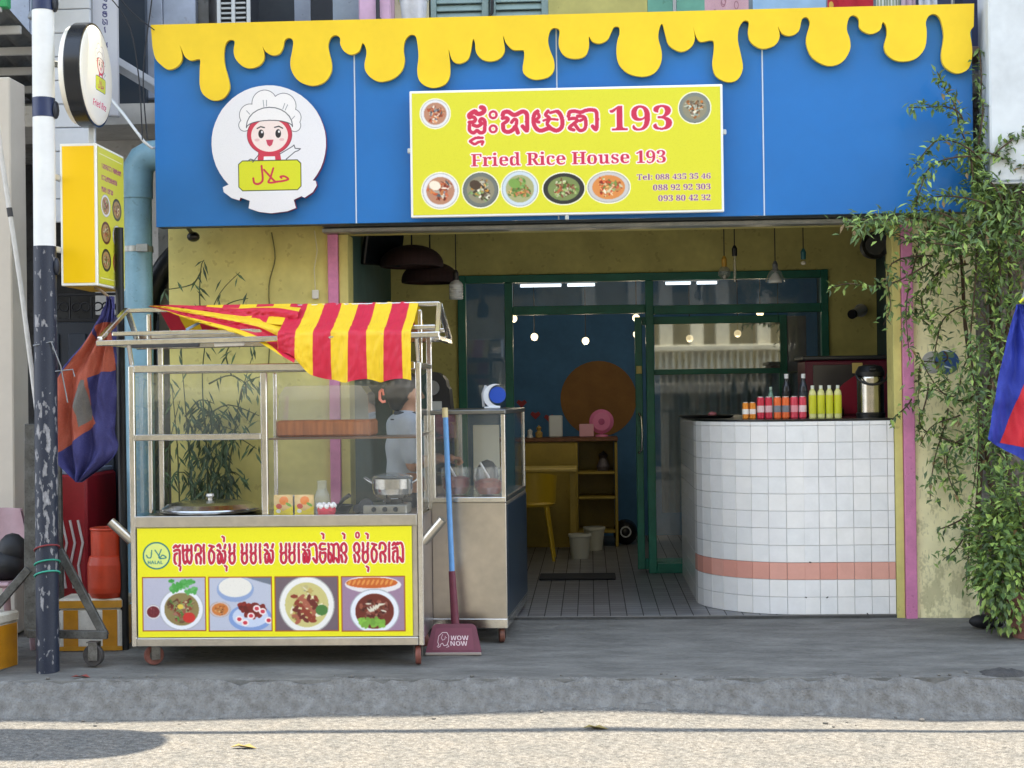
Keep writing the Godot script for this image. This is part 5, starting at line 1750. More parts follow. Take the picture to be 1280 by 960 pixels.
# letters of the cart banner: strokes in a unit box (x right, y down)
const GLYPH := {
	"b": [[0.12, 0.02, 0.2, 0.2], [0.86, 0.02, 0.8, 0.2], [0.2, 0.28, 0.1, 0.42, 0.22, 0.52, 0.12, 0.66, 0.2, 0.88, 0.5, 0.99, 0.8, 0.88, 0.86, 0.66, 0.78, 0.5, 0.84, 0.3], [0.24, 0.52, 0.5, 0.46]],
	"k": [[0.08, 0.14, 0.35, 0.03, 0.6, 0.12, 0.92, 0.03], [0.12, 0.32, 0.5, 0.26, 0.88, 0.34, 0.88, 0.98], [0.2, 0.5, 0.5, 0.44], [0.18, 0.56, 0.18, 0.86, 0.36, 0.97]],
	"y": [[0.08, 0.05, 0.1, 0.7, 0.26, 0.96, 0.5, 0.8, 0.74, 0.96, 0.92, 0.7, 0.9, 0.05], [0.48, 0.05, 0.52, 0.3, 0.44, 0.5, 0.5, 0.78], [0.2, 0.3, 0.36, 0.26], [0.62, 0.3, 0.78, 0.26]],
	"t": [[0.1, 0.3, 0.2, 0.06, 0.6, 0.04, 0.88, 0.2, 0.8, 0.44, 0.3, 0.5, 0.2, 0.7, 0.3, 0.95], [0.6, 0.56, 0.85, 0.7, 0.8, 0.97]],
	"a": [[0.1, 0.1, 0.6, 0.04, 0.86, 0.3, 0.86, 0.96, 0.4, 0.76]],
	"o": [[0.2, 0.06, 0.8, 0.12], [0.5, 0.2, 0.18, 0.4, 0.14, 0.7, 0.4, 0.97, 0.78, 0.84, 0.86, 0.5, 0.6, 0.34]],
	"s": [[0.1, 0.08, 0.3, 0.02, 0.4, 0.2], [0.9, 0.03, 0.82, 0.2], [0.1, 0.3, 0.36, 0.4, 0.14, 0.56], [0.14, 0.66, 0.2, 0.94, 0.4, 0.9, 0.5, 0.5, 0.66, 0.95, 0.86, 0.8, 0.86, 0.4, 0.66, 0.34]],
	"r": [[0.5, 0.02, 0.4, 0.2], [0.45, 0.3, 0.55, 0.95]],
	"n": [[0.2, 0.4, 0.16, 0.16, 0.5, 0.02, 0.82, 0.16, 0.8, 0.44, 0.4, 0.5], [0.16, 0.62, 0.3, 0.95], [0.6, 0.55, 0.86, 0.75, 0.7, 0.97]],
	"c": [[0.8, 0.05, 0.3, 0.04, 0.12, 0.24, 0.4, 0.32, 0.86, 0.3], [0.2, 0.45, 0.14, 0.72, 0.44, 0.97, 0.8, 0.85, 0.86, 0.5, 0.5, 0.5]],
	"m": [[0.1, 0.04, 0.2, 0.24], [0.14, 0.34, 0.12, 0.8, 0.4, 0.97, 0.6, 0.7, 0.4, 0.5], [0.55, 0.06, 0.9, 0.2, 0.9, 0.95]]}

func banner_tex() -> ImageTexture:
	var w := 1026.0
	var h := 412.0
	var cv := CV.new(1026, 412, Color("e9e21c"))
	var tl := Vector2(172, 660); var tr := Vector2(514, 657); var bl := Vector2(172, 800); var br := Vector2(516, 793)
	var at := S(Vector2(196, 695), tl, tr, bl, br, w, h)
	var tq := Color("1d6c7c")
	cv.disc(at.x, at.y, 52, 52, tq)
	cv.disc(at.x, at.y, 47, 47, Color("d9e27c"))
	for s in [[95, 245, 110, 268, 135, 262, 142, 200], [172, 198, 200, 240, 218, 268], [228, 192, 205, 262, 240, 272], [215, 276, 272, 266, 242, 244, 224, 256]]:
		var q: Array = []
		for i in range(0, s.size(), 2):
			q.append(S(Vector2(170 + s[i] / 7.11, 660 + s[i + 1] / 7.11), tl, tr, bl, br, w, h))
		cv.stroke(curve(q), 3.8, tq)
	letters(cv, "HALAL", at.x - 33, at.y + 31, 12, tq, 0, Color.WHITE, 1.15, "Droid Sans")
	var rows := [["k", 335, 400], ["y", 415, 505], ["t", 525, 590], ["r", 595, 622], ["o", 645, 708], ["s", 720, 808], ["b", 828, 890], ["b", 938, 1000], ["b", 1018, 1078], ["r", 1094, 1122], ["s", 1140, 1232]]
	var words: Array = []
	for r in rows:
		words.append([r[0], 170 + r[1] / 7.11, 170 + r[2] / 7.11])
	for r in [["b", 75, 140], ["b", 150, 215], ["r", 230, 256], ["s", 272, 345], ["a", 345, 408], ["c", 420, 486], ["m", 498, 556], ["a", 550, 602], ["n", 608, 672], ["n", 722, 786], ["b", 800, 862], ["o", 878, 938], ["t", 948, 1016], ["r", 1030, 1052], ["k", 1066, 1118], ["a", 1108, 1168]]:
		words.append([r[0], 340 + r[1] / 7.11, 340 + r[2] / 7.11])
	var marks := [[195 + 30, 708, 1], [283, 708, 1], [280, 671, 0], [404, 667, 0], [430, 667, 0], [447, 667, 2], [459, 667, 0], [459.5, 708, 1]]
	for pass_ in 3:
		var c: Color = [Color("fbeedd"), Color("8e1230"), Color("c61c3c")][pass_]
		var wd: float = [17.0, 9.0, 6.0][pass_]
		for g in words:
			for s in GLYPH[g[0]]:
				var q: Array = []
				for i in range(0, s.size(), 2):
					var x: float = lerpf(g[1], g[2], s[i])
					var top := lerpf(681.0, 677.0, (x - 215) / 290.0)
					q.append(S(Vector2(x, top + 25.0 * s[i + 1]), tl, tr, bl, br, w, h))
				cv.stroke(curve(q), wd, c)
		for m in marks:
			var p := S(Vector2(m[0], m[1]), tl, tr, bl, br, w, h)
			if m[2] == 2:
				cv.ring(p.x, p.y + 4, 6, 10, wd * 0.7, c)
			else:
				cv.stroke([p + Vector2(-4, -2), p + Vector2(3, 2), p + Vector2(2, 16)], wd * 0.8, c)
	# four framed dish photographs
	var x0 := [179.0, 262.0, 345.0, 428.0]
	for k in 4:
		var a := S(Vector2(x0[k], 724.0 - k), tl, tr, bl, br, w, h)
		var e := S(Vector2(x0[k] + 78, 790.0 - k * 1.2), tl, tr, bl, br, w, h)
		cv.im.fill_rect(Rect2i(int(a.x) - 4, int(a.y) - 4, int(e.x - a.x) + 8, int(e.y - a.y) + 8), Color("a4561e"))
		var r := Rect2i(int(a.x), int(a.y), int(e.x - a.x), int(e.y - a.y))
		var sub := CV.new(r.size.x, r.size.y, [Color("b6b6c6"), Color("b9bece"), Color("6e5e66"), Color("9a7e96")][k])
		var W := float(r.size.x)
		var H := float(r.size.y)
		match k:
			0:
				dish(sub, W * 0.16, H * 0.65, W * 0.13, H * 0.14, Color("d8d4d4"), Color("6a2028"), [Color("6a2028"), Color("80303a")], 2, 10)
				dish(sub, W * 0.62, H * 0.6, W * 0.36, H * 0.4, Color("e4e6ec"), Color("8a7a4c"), [Color("7a5a3a"), Color("5a8a3a"), Color("a8a070"), Color("8a3a2a")], 3, 70)
				for i in 40:
					sub.ell(W * (0.46 + 0.4 * fposmod(i * 0.618, 1.0)), H * (0.06 + 0.22 * fposmod(i * 0.37, 1.0)), W * 0.05, H * 0.035, i, Color("3f9a3c").lightened(0.25 * fposmod(i * 0.7, 1.0)))
				sub.disc(W * 0.74, H * 0.76, W * 0.1, H * 0.1, Color("c4302a"))
				sub.ell(W * 0.6, H * 0.55, W * 0.05, H * 0.05, 0, Color("dcc24a"))
			1:
				sub.poly([Vector2(W * 0.6, 0), Vector2(W, H * 0.14), Vector2(W, 0)], Color("6e7684"))
				sub.disc(W * 0.42, H * 0.22, W * 0.3, H * 0.24, Color("8ea2c8"))
				sub.disc(W * 0.42, H * 0.18, W * 0.27, H * 0.19, Color("e6e2d8"))
				sub.disc(W * 0.66, H * 0.76, W * 0.35, H * 0.26, Color("7f9acb"))
				sub.disc(W * 0.66, H * 0.74, W * 0.29, H * 0.2, Color("c4cfe4"))
				dish(sub, W * 0.17, H * 0.6, W * 0.17, H * 0.15, Color("c8b8b4"), Color("c8783c"), [Color("d08a40"), Color("b05a2a"), Color("e0a860")], 5, 22)
				for i in 26:
					sub.ell(W * (0.52 + 0.36 * fposmod(i * 0.618, 1.0)), H * (0.52 + 0.2 * fposmod(i * 0.41, 1.0)), W * 0.07, H * 0.05, i, Color("8a2a24").darkened(0.3 * fposmod(i * 0.3, 1.0)))
				for i in 6:
					var cx := W * (0.48 + 0.095 * i)
					var cy := H * (0.72 + 0.14 * sin(i * 1.3 + 0.5))
					sub.disc(cx, cy, W * 0.06, H * 0.065, Color("f0e4e0")); sub.disc(cx, cy, W * 0.035, H * 0.035, Color("c83848"))
			2:
				dish(sub, W * 0.5, H * 0.52, W * 0.45, H * 0.54, Color("e9e7e2"), Color("c9bf7c"), [Color("d8cc90"), Color("c8b060"), Color("e8e0c0"), Color("b89a50")], 7, 60)
				for i in 34:
					sub.ell(W * (0.3 + 0.36 * fposmod(i * 0.618, 1.0)), H * (0.36 + 0.48 * fposmod(i * 0.29, 1.0)), W * 0.06, H * 0.035, i * 1.7, [Color("8a3a2a"), Color("a8604a"), Color("6a2a24")][i % 3])
				sub.disc(W * 0.74, H * 0.62, W * 0.1, H * 0.1, Color("4a7a3c"))
			3:
				sub.ell(W * 0.5, H * 0.14, W * 0.46, H * 0.16, 0.02, Color("e2dcdc"))
				sub.ell(W * 0.48, H * 0.11, W * 0.42, H * 0.1, 0.0, Color("c4622a"))
				for i in 10:
					sub.ell(W * (0.12 + 0.075 * i), H * 0.1, W * 0.02, H * 0.06, 0.5, Color("dd9248"))
				dish(sub, W * 0.52, H * 0.64, W * 0.4, H * 0.42, Color("e2e6ec"), Color("6a2a20"), [Color("7a3424"), Color("5a2018"), Color("8a4430")], 9, 50)
				for i in 14:
					sub.ell(W * (0.42 + 0.26 * fposmod(i * 0.618, 1.0)), H * (0.5 + 0.14 * fposmod(i * 0.37, 1.0)), W * 0.05, H * 0.016, i * 2.0, Color("d8d4c0"))
				for i in 20:
					sub.ell(W * (0.3 + 0.38 * fposmod(i * 0.618, 1.0)), H * (0.8 + 0.12 * fposmod(i * 0.43, 1.0)), W * 0.06, H * 0.04, i, Color("86bc48").darkened(0.2 * fposmod(i * 0.7, 1.0)))
		soften(sub.im, Rect2i(0, 0, r.size.x, r.size.y), 2.2)
		cv.im.blit_rect(sub.im, Rect2i(Vector2i.ZERO, r.size), r.position)
	return cv.tex(0.02, 8)

func caster(o: Node3D, at: Vector3, r: float, turn: float, wheel := "9a5a4c") -> void:
	var bs := Basis(Vector3.UP, turn)
	var b := MB.new()
	for s in [-1.0, 1.0]:
		b.box(at + bs * Vector3(s * 0.022, r * 1.35, 0.006), Vector3(0.004, r * 1.6, r * 0.9), 0.001, bs)
	b.box(at + Vector3(0, r * 2.2, 0), Vector3(0.055, 0.006, 0.06), 0.001, bs)
	var fork := part(o, "caster", b, mat("8d8b86", 0.4, 0.7, "grime", 3.0))
	var ax := bs * Basis(Vector3(0, 0, 1), PI * 0.5)
	b = MB.new()
	b.lathe(at + Vector3(0, r, 0), [Vector2(r * 0.5, -0.014), Vector2(r * 0.94, -0.015), Vector2(r, -0.009), Vector2(r, 0.009), Vector2(r * 0.94, 0.015), Vector2(r * 0.5, 0.014)], 22, ax)
	part(fork, "tyre", b, mat(wheel, 0.6, 0, "grime", 4.0))
	b = MB.new()
	b.lathe(at + Vector3(0, r, 0), [Vector2(0, -0.016), Vector2(r * 0.52, -0.013), Vector2(r * 0.52, 0.013), Vector2(0, 0.016)], 16, ax)
	part(fork, "hub", b, mat("5f5a58", 0.5, 0.4))

func food_cart() -> void:
	var st := mat("eae8e2", 0.22, 1.0, "steel", 1.3)
	var st2 := mat("d9d5cc", 0.32, 1.0, "steel", 0.6)
	var o := thing("food_cart", "stainless steel food cart with glass display, yellow printed front and striped cloth roof", "food cart", Vector3(-1.7, -0.105, 0.85))
	var x0 := -2.51
	var x1 := -0.91
	var zf := 1.15
	var zb := 0.55
	var sq := func(called: String, a: Vector3, c: Vector3, w := 0.03) -> void:
		var b := MB.new()
		b.bar(a, c, w, w, 0.004)
		part(o, called, b, st)
	# lower body
	var b := MB.new()
	b.span(Vector3(x0 + 0.03, 0.06, zb + 0.01), Vector3(x1 - 0.03, 0.7, zf - 0.012), 0.004)
	part(o, "body", b, st2)
	b = MB.new()
	b.span(Vector3(x1 - 0.028, 0.04, zb + 0.03), Vector3(x1 - 0.008, 0.7, zf - 0.035), 0.003)
	part(o, "side_panel", b, mat("b9b2b4", 0.3, 0.9, "steel", 0.7))
	b = MB.new()
	b.q(Vector3(-2.471, 0.068, zf + 0.002), Vector3(-0.97, 0.068, zf + 0.002), Vector3(-0.97, 0.66, zf + 0.002), Vector3(-2.471, 0.66, zf + 0.002))
	part(o, "banner", b, printed(banner_tex(), 0.4)).set_meta("label", "yellow printed banner with red characters and four dish pictures")
	b = MB.new()
	b.span(Vector3(x0 + 0.032, 0.664, zf - 0.02), Vector3(x1 - 0.032, 0.725, zf + 0.01), 0.003)
	part(o, "sill", b, st2)
	b = MB.new()
	b.span(Vector3(x0 + 0.032, 0.018, zf - 0.03), Vector3(x1 - 0.032, 0.062, zf + 0.006), 0.003)
	part(o, "bottom_rail", b, st2)
	b = MB.new()
	b.span(Vector3(x0 + 0.03, 0.702, zb), Vector3(x1 - 0.03, 0.714, zf - 0.021), 0.002)
	part(o, "worktop", b, mat("a8a398", 0.3, 1.0, "steel", 1.0))
	# posts
	for x in [x0 + 0.015, x1 - 0.015]:
		for z in [zf - 0.015, zb + 0.015]:
			sq.call("post", Vector3(x, 0.015, z), Vector3(x, 1.7 if z < 1.0 else 1.545, z))
	sq.call("post", Vector3(x0 + 0.04, 0.72, 0.88), Vector3(x0 + 0.04, 1.84, 0.88), 0.022)
	sq.call("post", Vector3(x1 - 0.03, 1.52, 0.88), Vector3(x1 - 0.03, 1.84, 0.88), 0.022)
	sq.call("mullion", Vector3(-1.768, 0.726, zf - 0.015), Vector3(-1.768, 1.5, zf - 0.015), 0.034)
	sq.call("mullion", Vector3(-1.76, 0.726, 0.88), Vector3(-1.76, 1.5, 0.88), 0.02)
	for z in [zf - 0.015, zb + 0.015]:
		sq.call("top_rail", Vector3(x0 + 0.031, 1.527, z), Vector3(x1 - 0.031, 1.527, z), 0.04)
	for x in [x0 + 0.015, x1 - 0.015]:
		sq.call("end_rail", Vector3(x, 1.527, zb + 0.03), Vector3(x, 1.527, zf - 0.032), 0.03)
		sq.call("end_rail", Vector3(x, 1.15, zb + 0.03), Vector3(x, 1.15, zf - 0.032), 0.022)
	sq.call("shelf_rail", Vector3(x0 + 0.031, 1.153, zf - 0.014), Vector3(-1.786, 1.153, zf - 0.014), 0.034)
	b = MB.new()
	b.span(Vector3(-1.748, 1.132, 0.72), Vector3(x1 - 0.032, 1.142, zf - 0.02), 0.002)
	part(o, "glass_shelf", b, mat("7d6a5a", 0.3, 0.3))
	# glazing
	for e in [[x0 + 0.032, 1.172, -1.786, 1.505], [-1.75, 0.727, x1 - 0.032, 1.505]]:
		b = MB.new()
		b.q(Vector3(e[0], e[1], zf - 0.02), Vector3(e[2], e[1], zf - 0.02), Vector3(e[2], e[3], zf - 0.02), Vector3(e[0], e[3], zf - 0.02))
		part(o, "pane", b, glass(0.05))
	for x in [x0 + 0.015, x1 - 0.015]:
		b = MB.new()
		b.q(Vector3(x, 0.73, zb + 0.03), Vector3(x, 0.73, zf - 0.03), Vector3(x, 1.51, zf - 0.03), Vector3(x, 1.51, zb + 0.03))
		part(o, "pane", b, glass(0.06))
	# roof frame: a low gable
	var xl := -2.66
	var xr := -0.8
	for z in [1.22, 0.48]:
		sq.call("roof_rail", Vector3(xl, 1.668, z), Vector3(xr, 1.688, z), 0.03)
	for e in [[1.1, 1.722], [0.6, 1.722], [0.85, 1.862]]:
		sq.call("roof_rail", Vector3(xl + 0.05, e[1], e[0]), Vector3(xr - 0.03, e[1] + 0.012, e[0]), 0.024)
	for x in [xl + 0.012, xr - 0.012]:
		sq.call("rafter", Vector3(x, 1.69, 1.205), Vector3(x + (0.045 if x < -2 else -0.02), 1.868, 0.855), 0.028)
		sq.call("rafter", Vector3(x, 1.69, 0.495), Vector3(x + (0.045 if x < -2 else -0.02), 1.868, 0.845), 0.028)
		sq.call("tie", Vector3(x, 1.672, 0.497), Vector3(x, 1.672, 1.203), 0.028)
	for x in [x0 + 0.015, x1 - 0.015]:
		sq.call("roof_strut", Vector3(x, 1.548, zf - 0.02), Vector3(x, 1.676, 1.19), 0.022)
	b = MB.new()
	b.bar(Vector3(-2.47, 1.652, 1.215), Vector3(-2.1, 1.654, 1.215), 0.03, 0.024, 0.003)
	part(o, "dark_strip", b, mat("3a3b3e", 0.6))
	b = MB.new()
	b.tube([Vector3(-2.02, 1.652, 1.2), Vector3(-1.86, 1.655, 1.2)], 0.011, 10)
	part(o, "lamp_tube", b, mat("e9e6e0", 0.3))
	b = MB.new()
	b.bar(Vector3(-2.2, 1.74, 1.1), Vector3(-2.13, 1.79, 1.02), 0.012, 0.012, 0.001)
	part(o, "hook", b, mat("7f93a6", 0.5))
	# push handles
	for s in [[x0 - 0.001, x0 - 0.11, 0.59, 0.7], [x1 + 0.001, x1 + 0.11, 0.57, 0.695]]:
		b = MB.new()
		b.tube([Vector3(s[0], s[2], zf - 0.03), Vector3(s[1], s[3], zf - 0.0)], 0.026, 12)
		part(o, "handle", b, mat("cfc9bd", 0.3, 0.9, "steel", 1.5))
	for e in [[x0 + 0.1, zf - 0.08, 0.5], [x1 - 0.04, zf - 0.06, 0.1], [x0 + 0.2, zb + 0.08, 1.9], [x1 - 0.06, zb + 0.08, 0.4]]:
		caster(o, Vector3(e[0], -0.096 + 0.02 * (1.1 - e[1]), e[1]), 0.054, e[2] + PI * 0.5 if e[0] < -2 else e[2])

func cart_cloth() -> void:
	# striped tarpaulin thrown over the cart roof, its left end peeled back and twisted
	var o := thing("striped_cloth", "red and yellow striped cloth thrown over the cart roof, left end twisted", "cloth", Vector3(-1.6, 1.5, 0.9))
	var cv := CV.new(1024, 32, Color("f2cb22"))
	for k in 8:
		cv.im.fill_rect(Rect2i(64 + 128 * k, 0, 64, 32), Color("cf1f3e"))
	var t := cv.tex(0.03, 4)
	var m := printed(t, 0.55)
	m.backlight_enabled = true; m.backlight = Color(0.5, 0.5, 0.5)
	var n := fnoise(9, 3.0, 3)
	var pitch := 0.0955
	# front slope and valance, right part; columns run from right to left
	var b := MB.new()
	var rows: Array = []
	var uvs: Array = []
	for j in 26:
		var v := j / 25.0
		var r: Array[Vector3] = []
		for i in 61:
			var s := 0.72 * i / 60.0            # metres from the right edge
			var x := -0.95 - s
			var bot := 1.455 + 0.02 * absf(sin(s / pitch * PI * 0.5 + 0.5)) - 0.02 + 0.16 * smoothstep(0.44, 0.72, s)
			var p: Vector3
			if v < 0.55:
				var k := v / 0.55
				p = Vector3(x, lerpf(1.886, 1.712, k) - 0.014 * sin(k * PI) + 0.009 * n.get_noise_2d(x * 5, k * 1.6), lerpf(0.85, 1.238, k))
			else:
				var k := (v - 0.55) / 0.45
				p = Vector3(x + 0.006 * k * sin(s * 30.0), lerpf(1.712, bot, k), 1.238 + 0.012 * sin(k * 2.4) + 0.014 * k * sin(s * 22.0 + 1.0) + 0.012 * n.get_noise_2d(x * 7, k * 2))
			r.append(p)
		rows.append(r)
	b.grid(rows)
	for i in b.U.size():
		b.U[i] = Vector2((b.U[i].x * 0.72 + 0.045) / (pitch * 2.0) / 8.0 , b.U[i].y)
	part(o, "front_drape", b, m)
	# back slope
	b = MB.new(); rows = []
	for j in 8:
		var k := j / 7.0
		var r: Array[Vector3] = []
		for i in 50:
			var x := -0.95 - 1.48 * i / 49.0
			r.append(Vector3(x, lerpf(1.886, 1.7, k) + 0.006 * n.get_noise_2d(x * 4, k + 3), lerpf(0.85, 0.46, k)))
		rows.append(r)
	b.grid(rows)
	for i in b.U.size():
		b.U[i] = Vector2((b.U[i].x * 1.48 + 0.045) / (pitch * 2.0) / 8.0, b.U[i].y)
	part(o, "back_drape", b, m)
	# upper front strip left of the drape
	b = MB.new(); rows = []
	for j in 7:
		var k := j / 6.0
		var r: Array[Vector3] = []
		for i in 24:
			var s := 0.70 + 0.5 * i / 23.0
			var w := 1.0 - 0.75 * smoothstep(0.0, 1.0, i / 23.0)
			r.append(Vector3(-0.95 - s, 1.888 - 0.13 * k * w, 0.852 + 0.25 * k * w))
		rows.append(r)
	b.grid(rows)
	for i in b.U.size():
		b.U[i] = Vector2((0.70 + b.U[i].x * 0.5 + 0.045) / (pitch * 2.0) / 8.0, b.U[i].y)
	part(o, "ridge_strip", b, m)
	# peeled and twisted corner: bands run along its length to a tip
	b = MB.new(); rows = []
	var low := [1.545, 1.60, 1.66, 1.70, 1.733, 1.765, 1.80, 1.845, 1.878]
	var hgh := [1.86, 1.872, 1.868, 1.862, 1.866, 1.876, 1.884, 1.888, 1.886]
	for j in 33:
		var v := j / 32.0
		var r: Array[Vector3] = []
		for i in 45:
			var k := i / 44.0
			var q := k * 8.0
			var a := int(min(q, 7.0))
			var yl: float = lerpf(low[a], low[a + 1], q - a)
			var yh: float = lerpf(hgh[a], hgh[a + 1], q - a)
			var x := -1.6 - 0.84 * k
			var fold := 0.034 * sin(v * PI * 4.4 + k * 3.0) * (1.0 - k) + 0.012 * n.get_noise_2d(k * 9.0, v * 5.0)
			var z := lerpf(0.92, lerpf(1.262, 1.0, k), pow(v, 0.75)) + fold
			r.append(Vector3(x + 0.05 * (v - 0.5) * sin(k * PI) + 0.03 * v * (1.0 - k), lerpf(yh, yl, v) + 0.3 * fold * (1.0 - v) * v, z))
		rows.append(r)
	b.grid(rows)
	for i in b.U.size():
		var k := b.U[i].x
		var v := b.U[i].y
		b.U[i] = Vector2((v * 3.0 + 0.75 + 0.8 * sin(k * 3.4) * v + 0.5 * k) / 16.0, 0.5)
	part(o, "twisted_corner", b, m)

func cart_goods() -> void:
	var st := mat("c9c9c6", 0.22, 1.0, "steel", 2.0)
	# soup basin with domed lid, left bay
	var o := thing("soup_basin", "wide steel basin with domed lid in the cart's left bay", "pot", Vector3(-2.14, 0.714, 0.86))
	var b := MB.new()
	b.lathe(Vector3.ZERO, [Vector2(0, 0), Vector2(0.24, 0), Vector2(0.295, 0.018), Vector2(0.3, 0.024), Vector2(0.27, 0.026)], 40)
	part(o, "basin", b, st, true)
	b = MB.new()
	b.lathe(Vector3.ZERO, [Vector2(0.272, 0.027), Vector2(0.268, 0.034), Vector2(0.235, 0.058), Vector2(0.18, 0.07), Vector2(0.1, 0.076), Vector2(0, 0.078)], 40)
	part(o, "lid", b, st, true)
	b = MB.new()
	b.lathe(Vector3.ZERO, [Vector2(0.012, 0.077), Vector2(0.012, 0.09), Vector2(0.024, 0.1), Vector2(0.02, 0.112), Vector2(0, 0.115)], 14)
	part(o, "knob", b, mat("dcdad4", 0.3, 0.4), true)
	# noodle packets
	for k in 2:
		var p := thing("noodle_packet", ["yellow instant noodle packet beside the cart's centre post", "yellow instant noodle packet next to the glass jar in the cart"][k], "packet", Vector3(-1.685 + 0.115 * k, 0.714, 1.06), "noodle packets")
		var rows: Array = []
		for s in [1.0, -1.0]:
			rows = []
			for j in 7:
				var r: Array[Vector3] = []
				for i in 7:
					var u := i / 6.0 - 0.5
					var v := j / 6.0
					r.append(Vector3(-u * 0.105 * s, v * 0.115, s * 0.017 * cos(u * PI) * sin(v * PI)))
				rows.append(r)
			b = MB.new()
			b.grid(rows)
			var cv := CV.new(120, 130, Color("e3cf2a"))
			cv.poly(pts([0, 60, 60, 30, 120, 70, 120, 130, 0, 130], 1.0), Color("d8b87a"))
			cv.disc(55, 95, 28, 26, Color("de7a22")); cv.disc(85, 60, 20, 16, Color("c84a3a")); cv.ell(25, 70, 20, 8, 0.6, Color("6aa03a"))
			cv.disc(90, 30, 16, 12, Color("e8e4da"))
			part(p, "front" if s > 0 else "back", b, printed(cv.tex(0.05, k + 3), 0.3), true)
	# glass jar and bowl
	o = thing("glass_jar", "clear wide-neck glass jar behind the noodle packets", "jar", Vector3(-1.49, 0.714, 0.95))
	b = MB.new()
	b.lathe(Vector3.ZERO, [Vector2(0, 0), Vector2(0.04, 0), Vector2(0.042, 0.02), Vector2(0.042, 0.1), Vector2(0.026, 0.14), Vector2(0.026, 0.185)], 22)
	part(o, "glass", b, glass(0.16, "d8e0e0", 0.03), true)
	b = MB.new()
	b.lathe(Vector3.ZERO, [Vector2(0, 0.004), Vector2(0.036, 0.004), Vector2(0.036, 0.06), Vector2(0, 0.062)], 18)
	part(o, "contents", b, mat("b9bcc0", 0.6), true)
	b = MB.new()
	b.lathe(Vector3(-1.68, 0.714, 0.78), [Vector2(0, 0), Vector2(0.03, 0), Vector2(0.07, 0.04), Vector2(0.082, 0.09), Vector2(0.076, 0.09), Vector2(0.06, 0.04), Vector2(0, 0.01)], 24)
	solo("metal_bowl", "grey metal bowl behind the noodle packets", "bowl", b, mat("9fa3a6", 0.35, 0.8), Vector3(-1.68, 0.714, 0.78))
	# ladle resting in a dark pan
	o = thing("frying_pan", "black frying pan with raised handle in the cart's right bay", "pan", Vector3(-1.43, 0.714, 0.85))
	b = MB.new()
	b.lathe(Vector3.ZERO, [Vector2(0, 0), Vector2(0.07, 0), Vector2(0.1, 0.04), Vector2(0.095, 0.042), Vector2(0.066, 0.006), Vector2(0, 0.006)], 24)
	part(o, "pan", b, mat("24272b", 0.4), true)
	b = MB.new()
	b.tube([Vector3(0.02, 0.03, 0.085), Vector3(0.06, 0.08, 0.12), Vector3(0.1, 0.105, 0.14)], [0.008, 0.011, 0.012], 8)
	part(o, "handle", b, mat("1a1c1f", 0.5), true)
	o = thing("spotted_cup", "small red cup with white splashes at the cart's front glass", "cup", Vector3(-1.445, 0.714, 1.07))
	b = MB.new()
	b.lathe(Vector3.ZERO, [Vector2(0, 0), Vector2(0.045, 0), Vector2(0.052, 0.03), Vector2(0.05, 0.045), Vector2(0.04, 0.05), Vector2(0, 0.05)], 18)
	part(o, "cup", b, mat("c42f44", 0.4), true)
	rng.seed = 8
	b = MB.new()
	for k in 9:
		var a := TAU * k / 9.0
		b.blob(Vector3(0.043 * cos(a), 0.05 + 0.008 * rng.randf(), 0.043 * sin(a)), Vector3(0.014, 0.016, 0.012), 8)
	part(o, "white_splash", b, mat("eceae6", 0.5), true)
	# black lids
	for e in [[-1.29, 0.96, 0.028, "small black round lid left of the gas stove"], [-1.235, 1.02, 0.044, "larger black pan lid leaning on the gas stove"]]:
		b = MB.new()
		b.lathe(Vector3(e[0], 0.714 + e[2], e[1]), [Vector2(0, 0.012), Vector2(e[2] * 0.8, 0.01), Vector2(e[2], 0.0), Vector2(e[2] * 0.9, -0.006), Vector2(0, -0.004)], 22, Basis(Vector3.RIGHT, PI * 0.5 - 0.12))
		solo("pan_lid", e[3], "lid", b, mat("2b2e33", 0.4), Vector3(e[0], 0.714, e[1]))
	# stove and pot
	o = thing("gas_stove", "portable steel gas stove under the pot in the cart", "stove", Vector3(-1.13, 0.714, 0.92))
	b = MB.new()
	b.span(Vector3(-1.25, 0.714, 0.8), Vector3(-1.01, 0.766, 1.04), 0.006)
	part(o, "body", b, mat("a9a79e", 0.35, 0.7, "steel", 2.0))
	b = MB.new()
	b.lathe(Vector3(-1.09, 0.767, 0.92), [Vector2(0, 0), Vector2(0.05, 0), Vector2(0.05, 0.02), Vector2(0, 0.022)], 18)
	part(o, "burner", b, mat("3c3a36", 0.6, 0.5))
	for a in [0.4, 1.97, 3.54, 5.11]:
		b = MB.new()
		b.bar(Vector3(-1.09 + 0.05 * cos(a), 0.79, 0.92 + 0.05 * sin(a)), Vector3(-1.09 + 0.11 * cos(a), 0.79, 0.92 + 0.11 * sin(a)), 0.01, 0.02, 0.001)
		part(o, "pot_support", b, mat("3c3a36", 0.6, 0.5))
	for x in [-1.19, -1.13, -1.07]:
		b = MB.new()
		b.lathe(Vector3(x, 0.742, 1.04), [Vector2(0.014, 0), Vector2(0.012, 0.014), Vector2(0, 0.014)], 12, Basis(Vector3.RIGHT, PI * 0.5))
		part(o, "dial", b, mat("24262a", 0.5))
	o = thing("cooking_pot", "shiny two-handled cooking pot on the gas stove", "pot", Vector3(-1.1, 0.8, 0.92))
	b = MB.new()
	b.lathe(Vector3.ZERO, [Vector2(0, 0), Vector2(0.08, 0), Vector2(0.105, 0.02), Vector2(0.113, 0.05), Vector2(0.113, 0.105), Vector2(0.118, 0.11), Vector2(0.1, 0.114)], 32)
	part(o, "body", b, st, true)
	b = MB.new()
	b.lathe(Vector3.ZERO, [Vector2(0.114, 0.112), Vector2(0.1, 0.122), Vector2(0.05, 0.136), Vector2(0, 0.14)], 32)
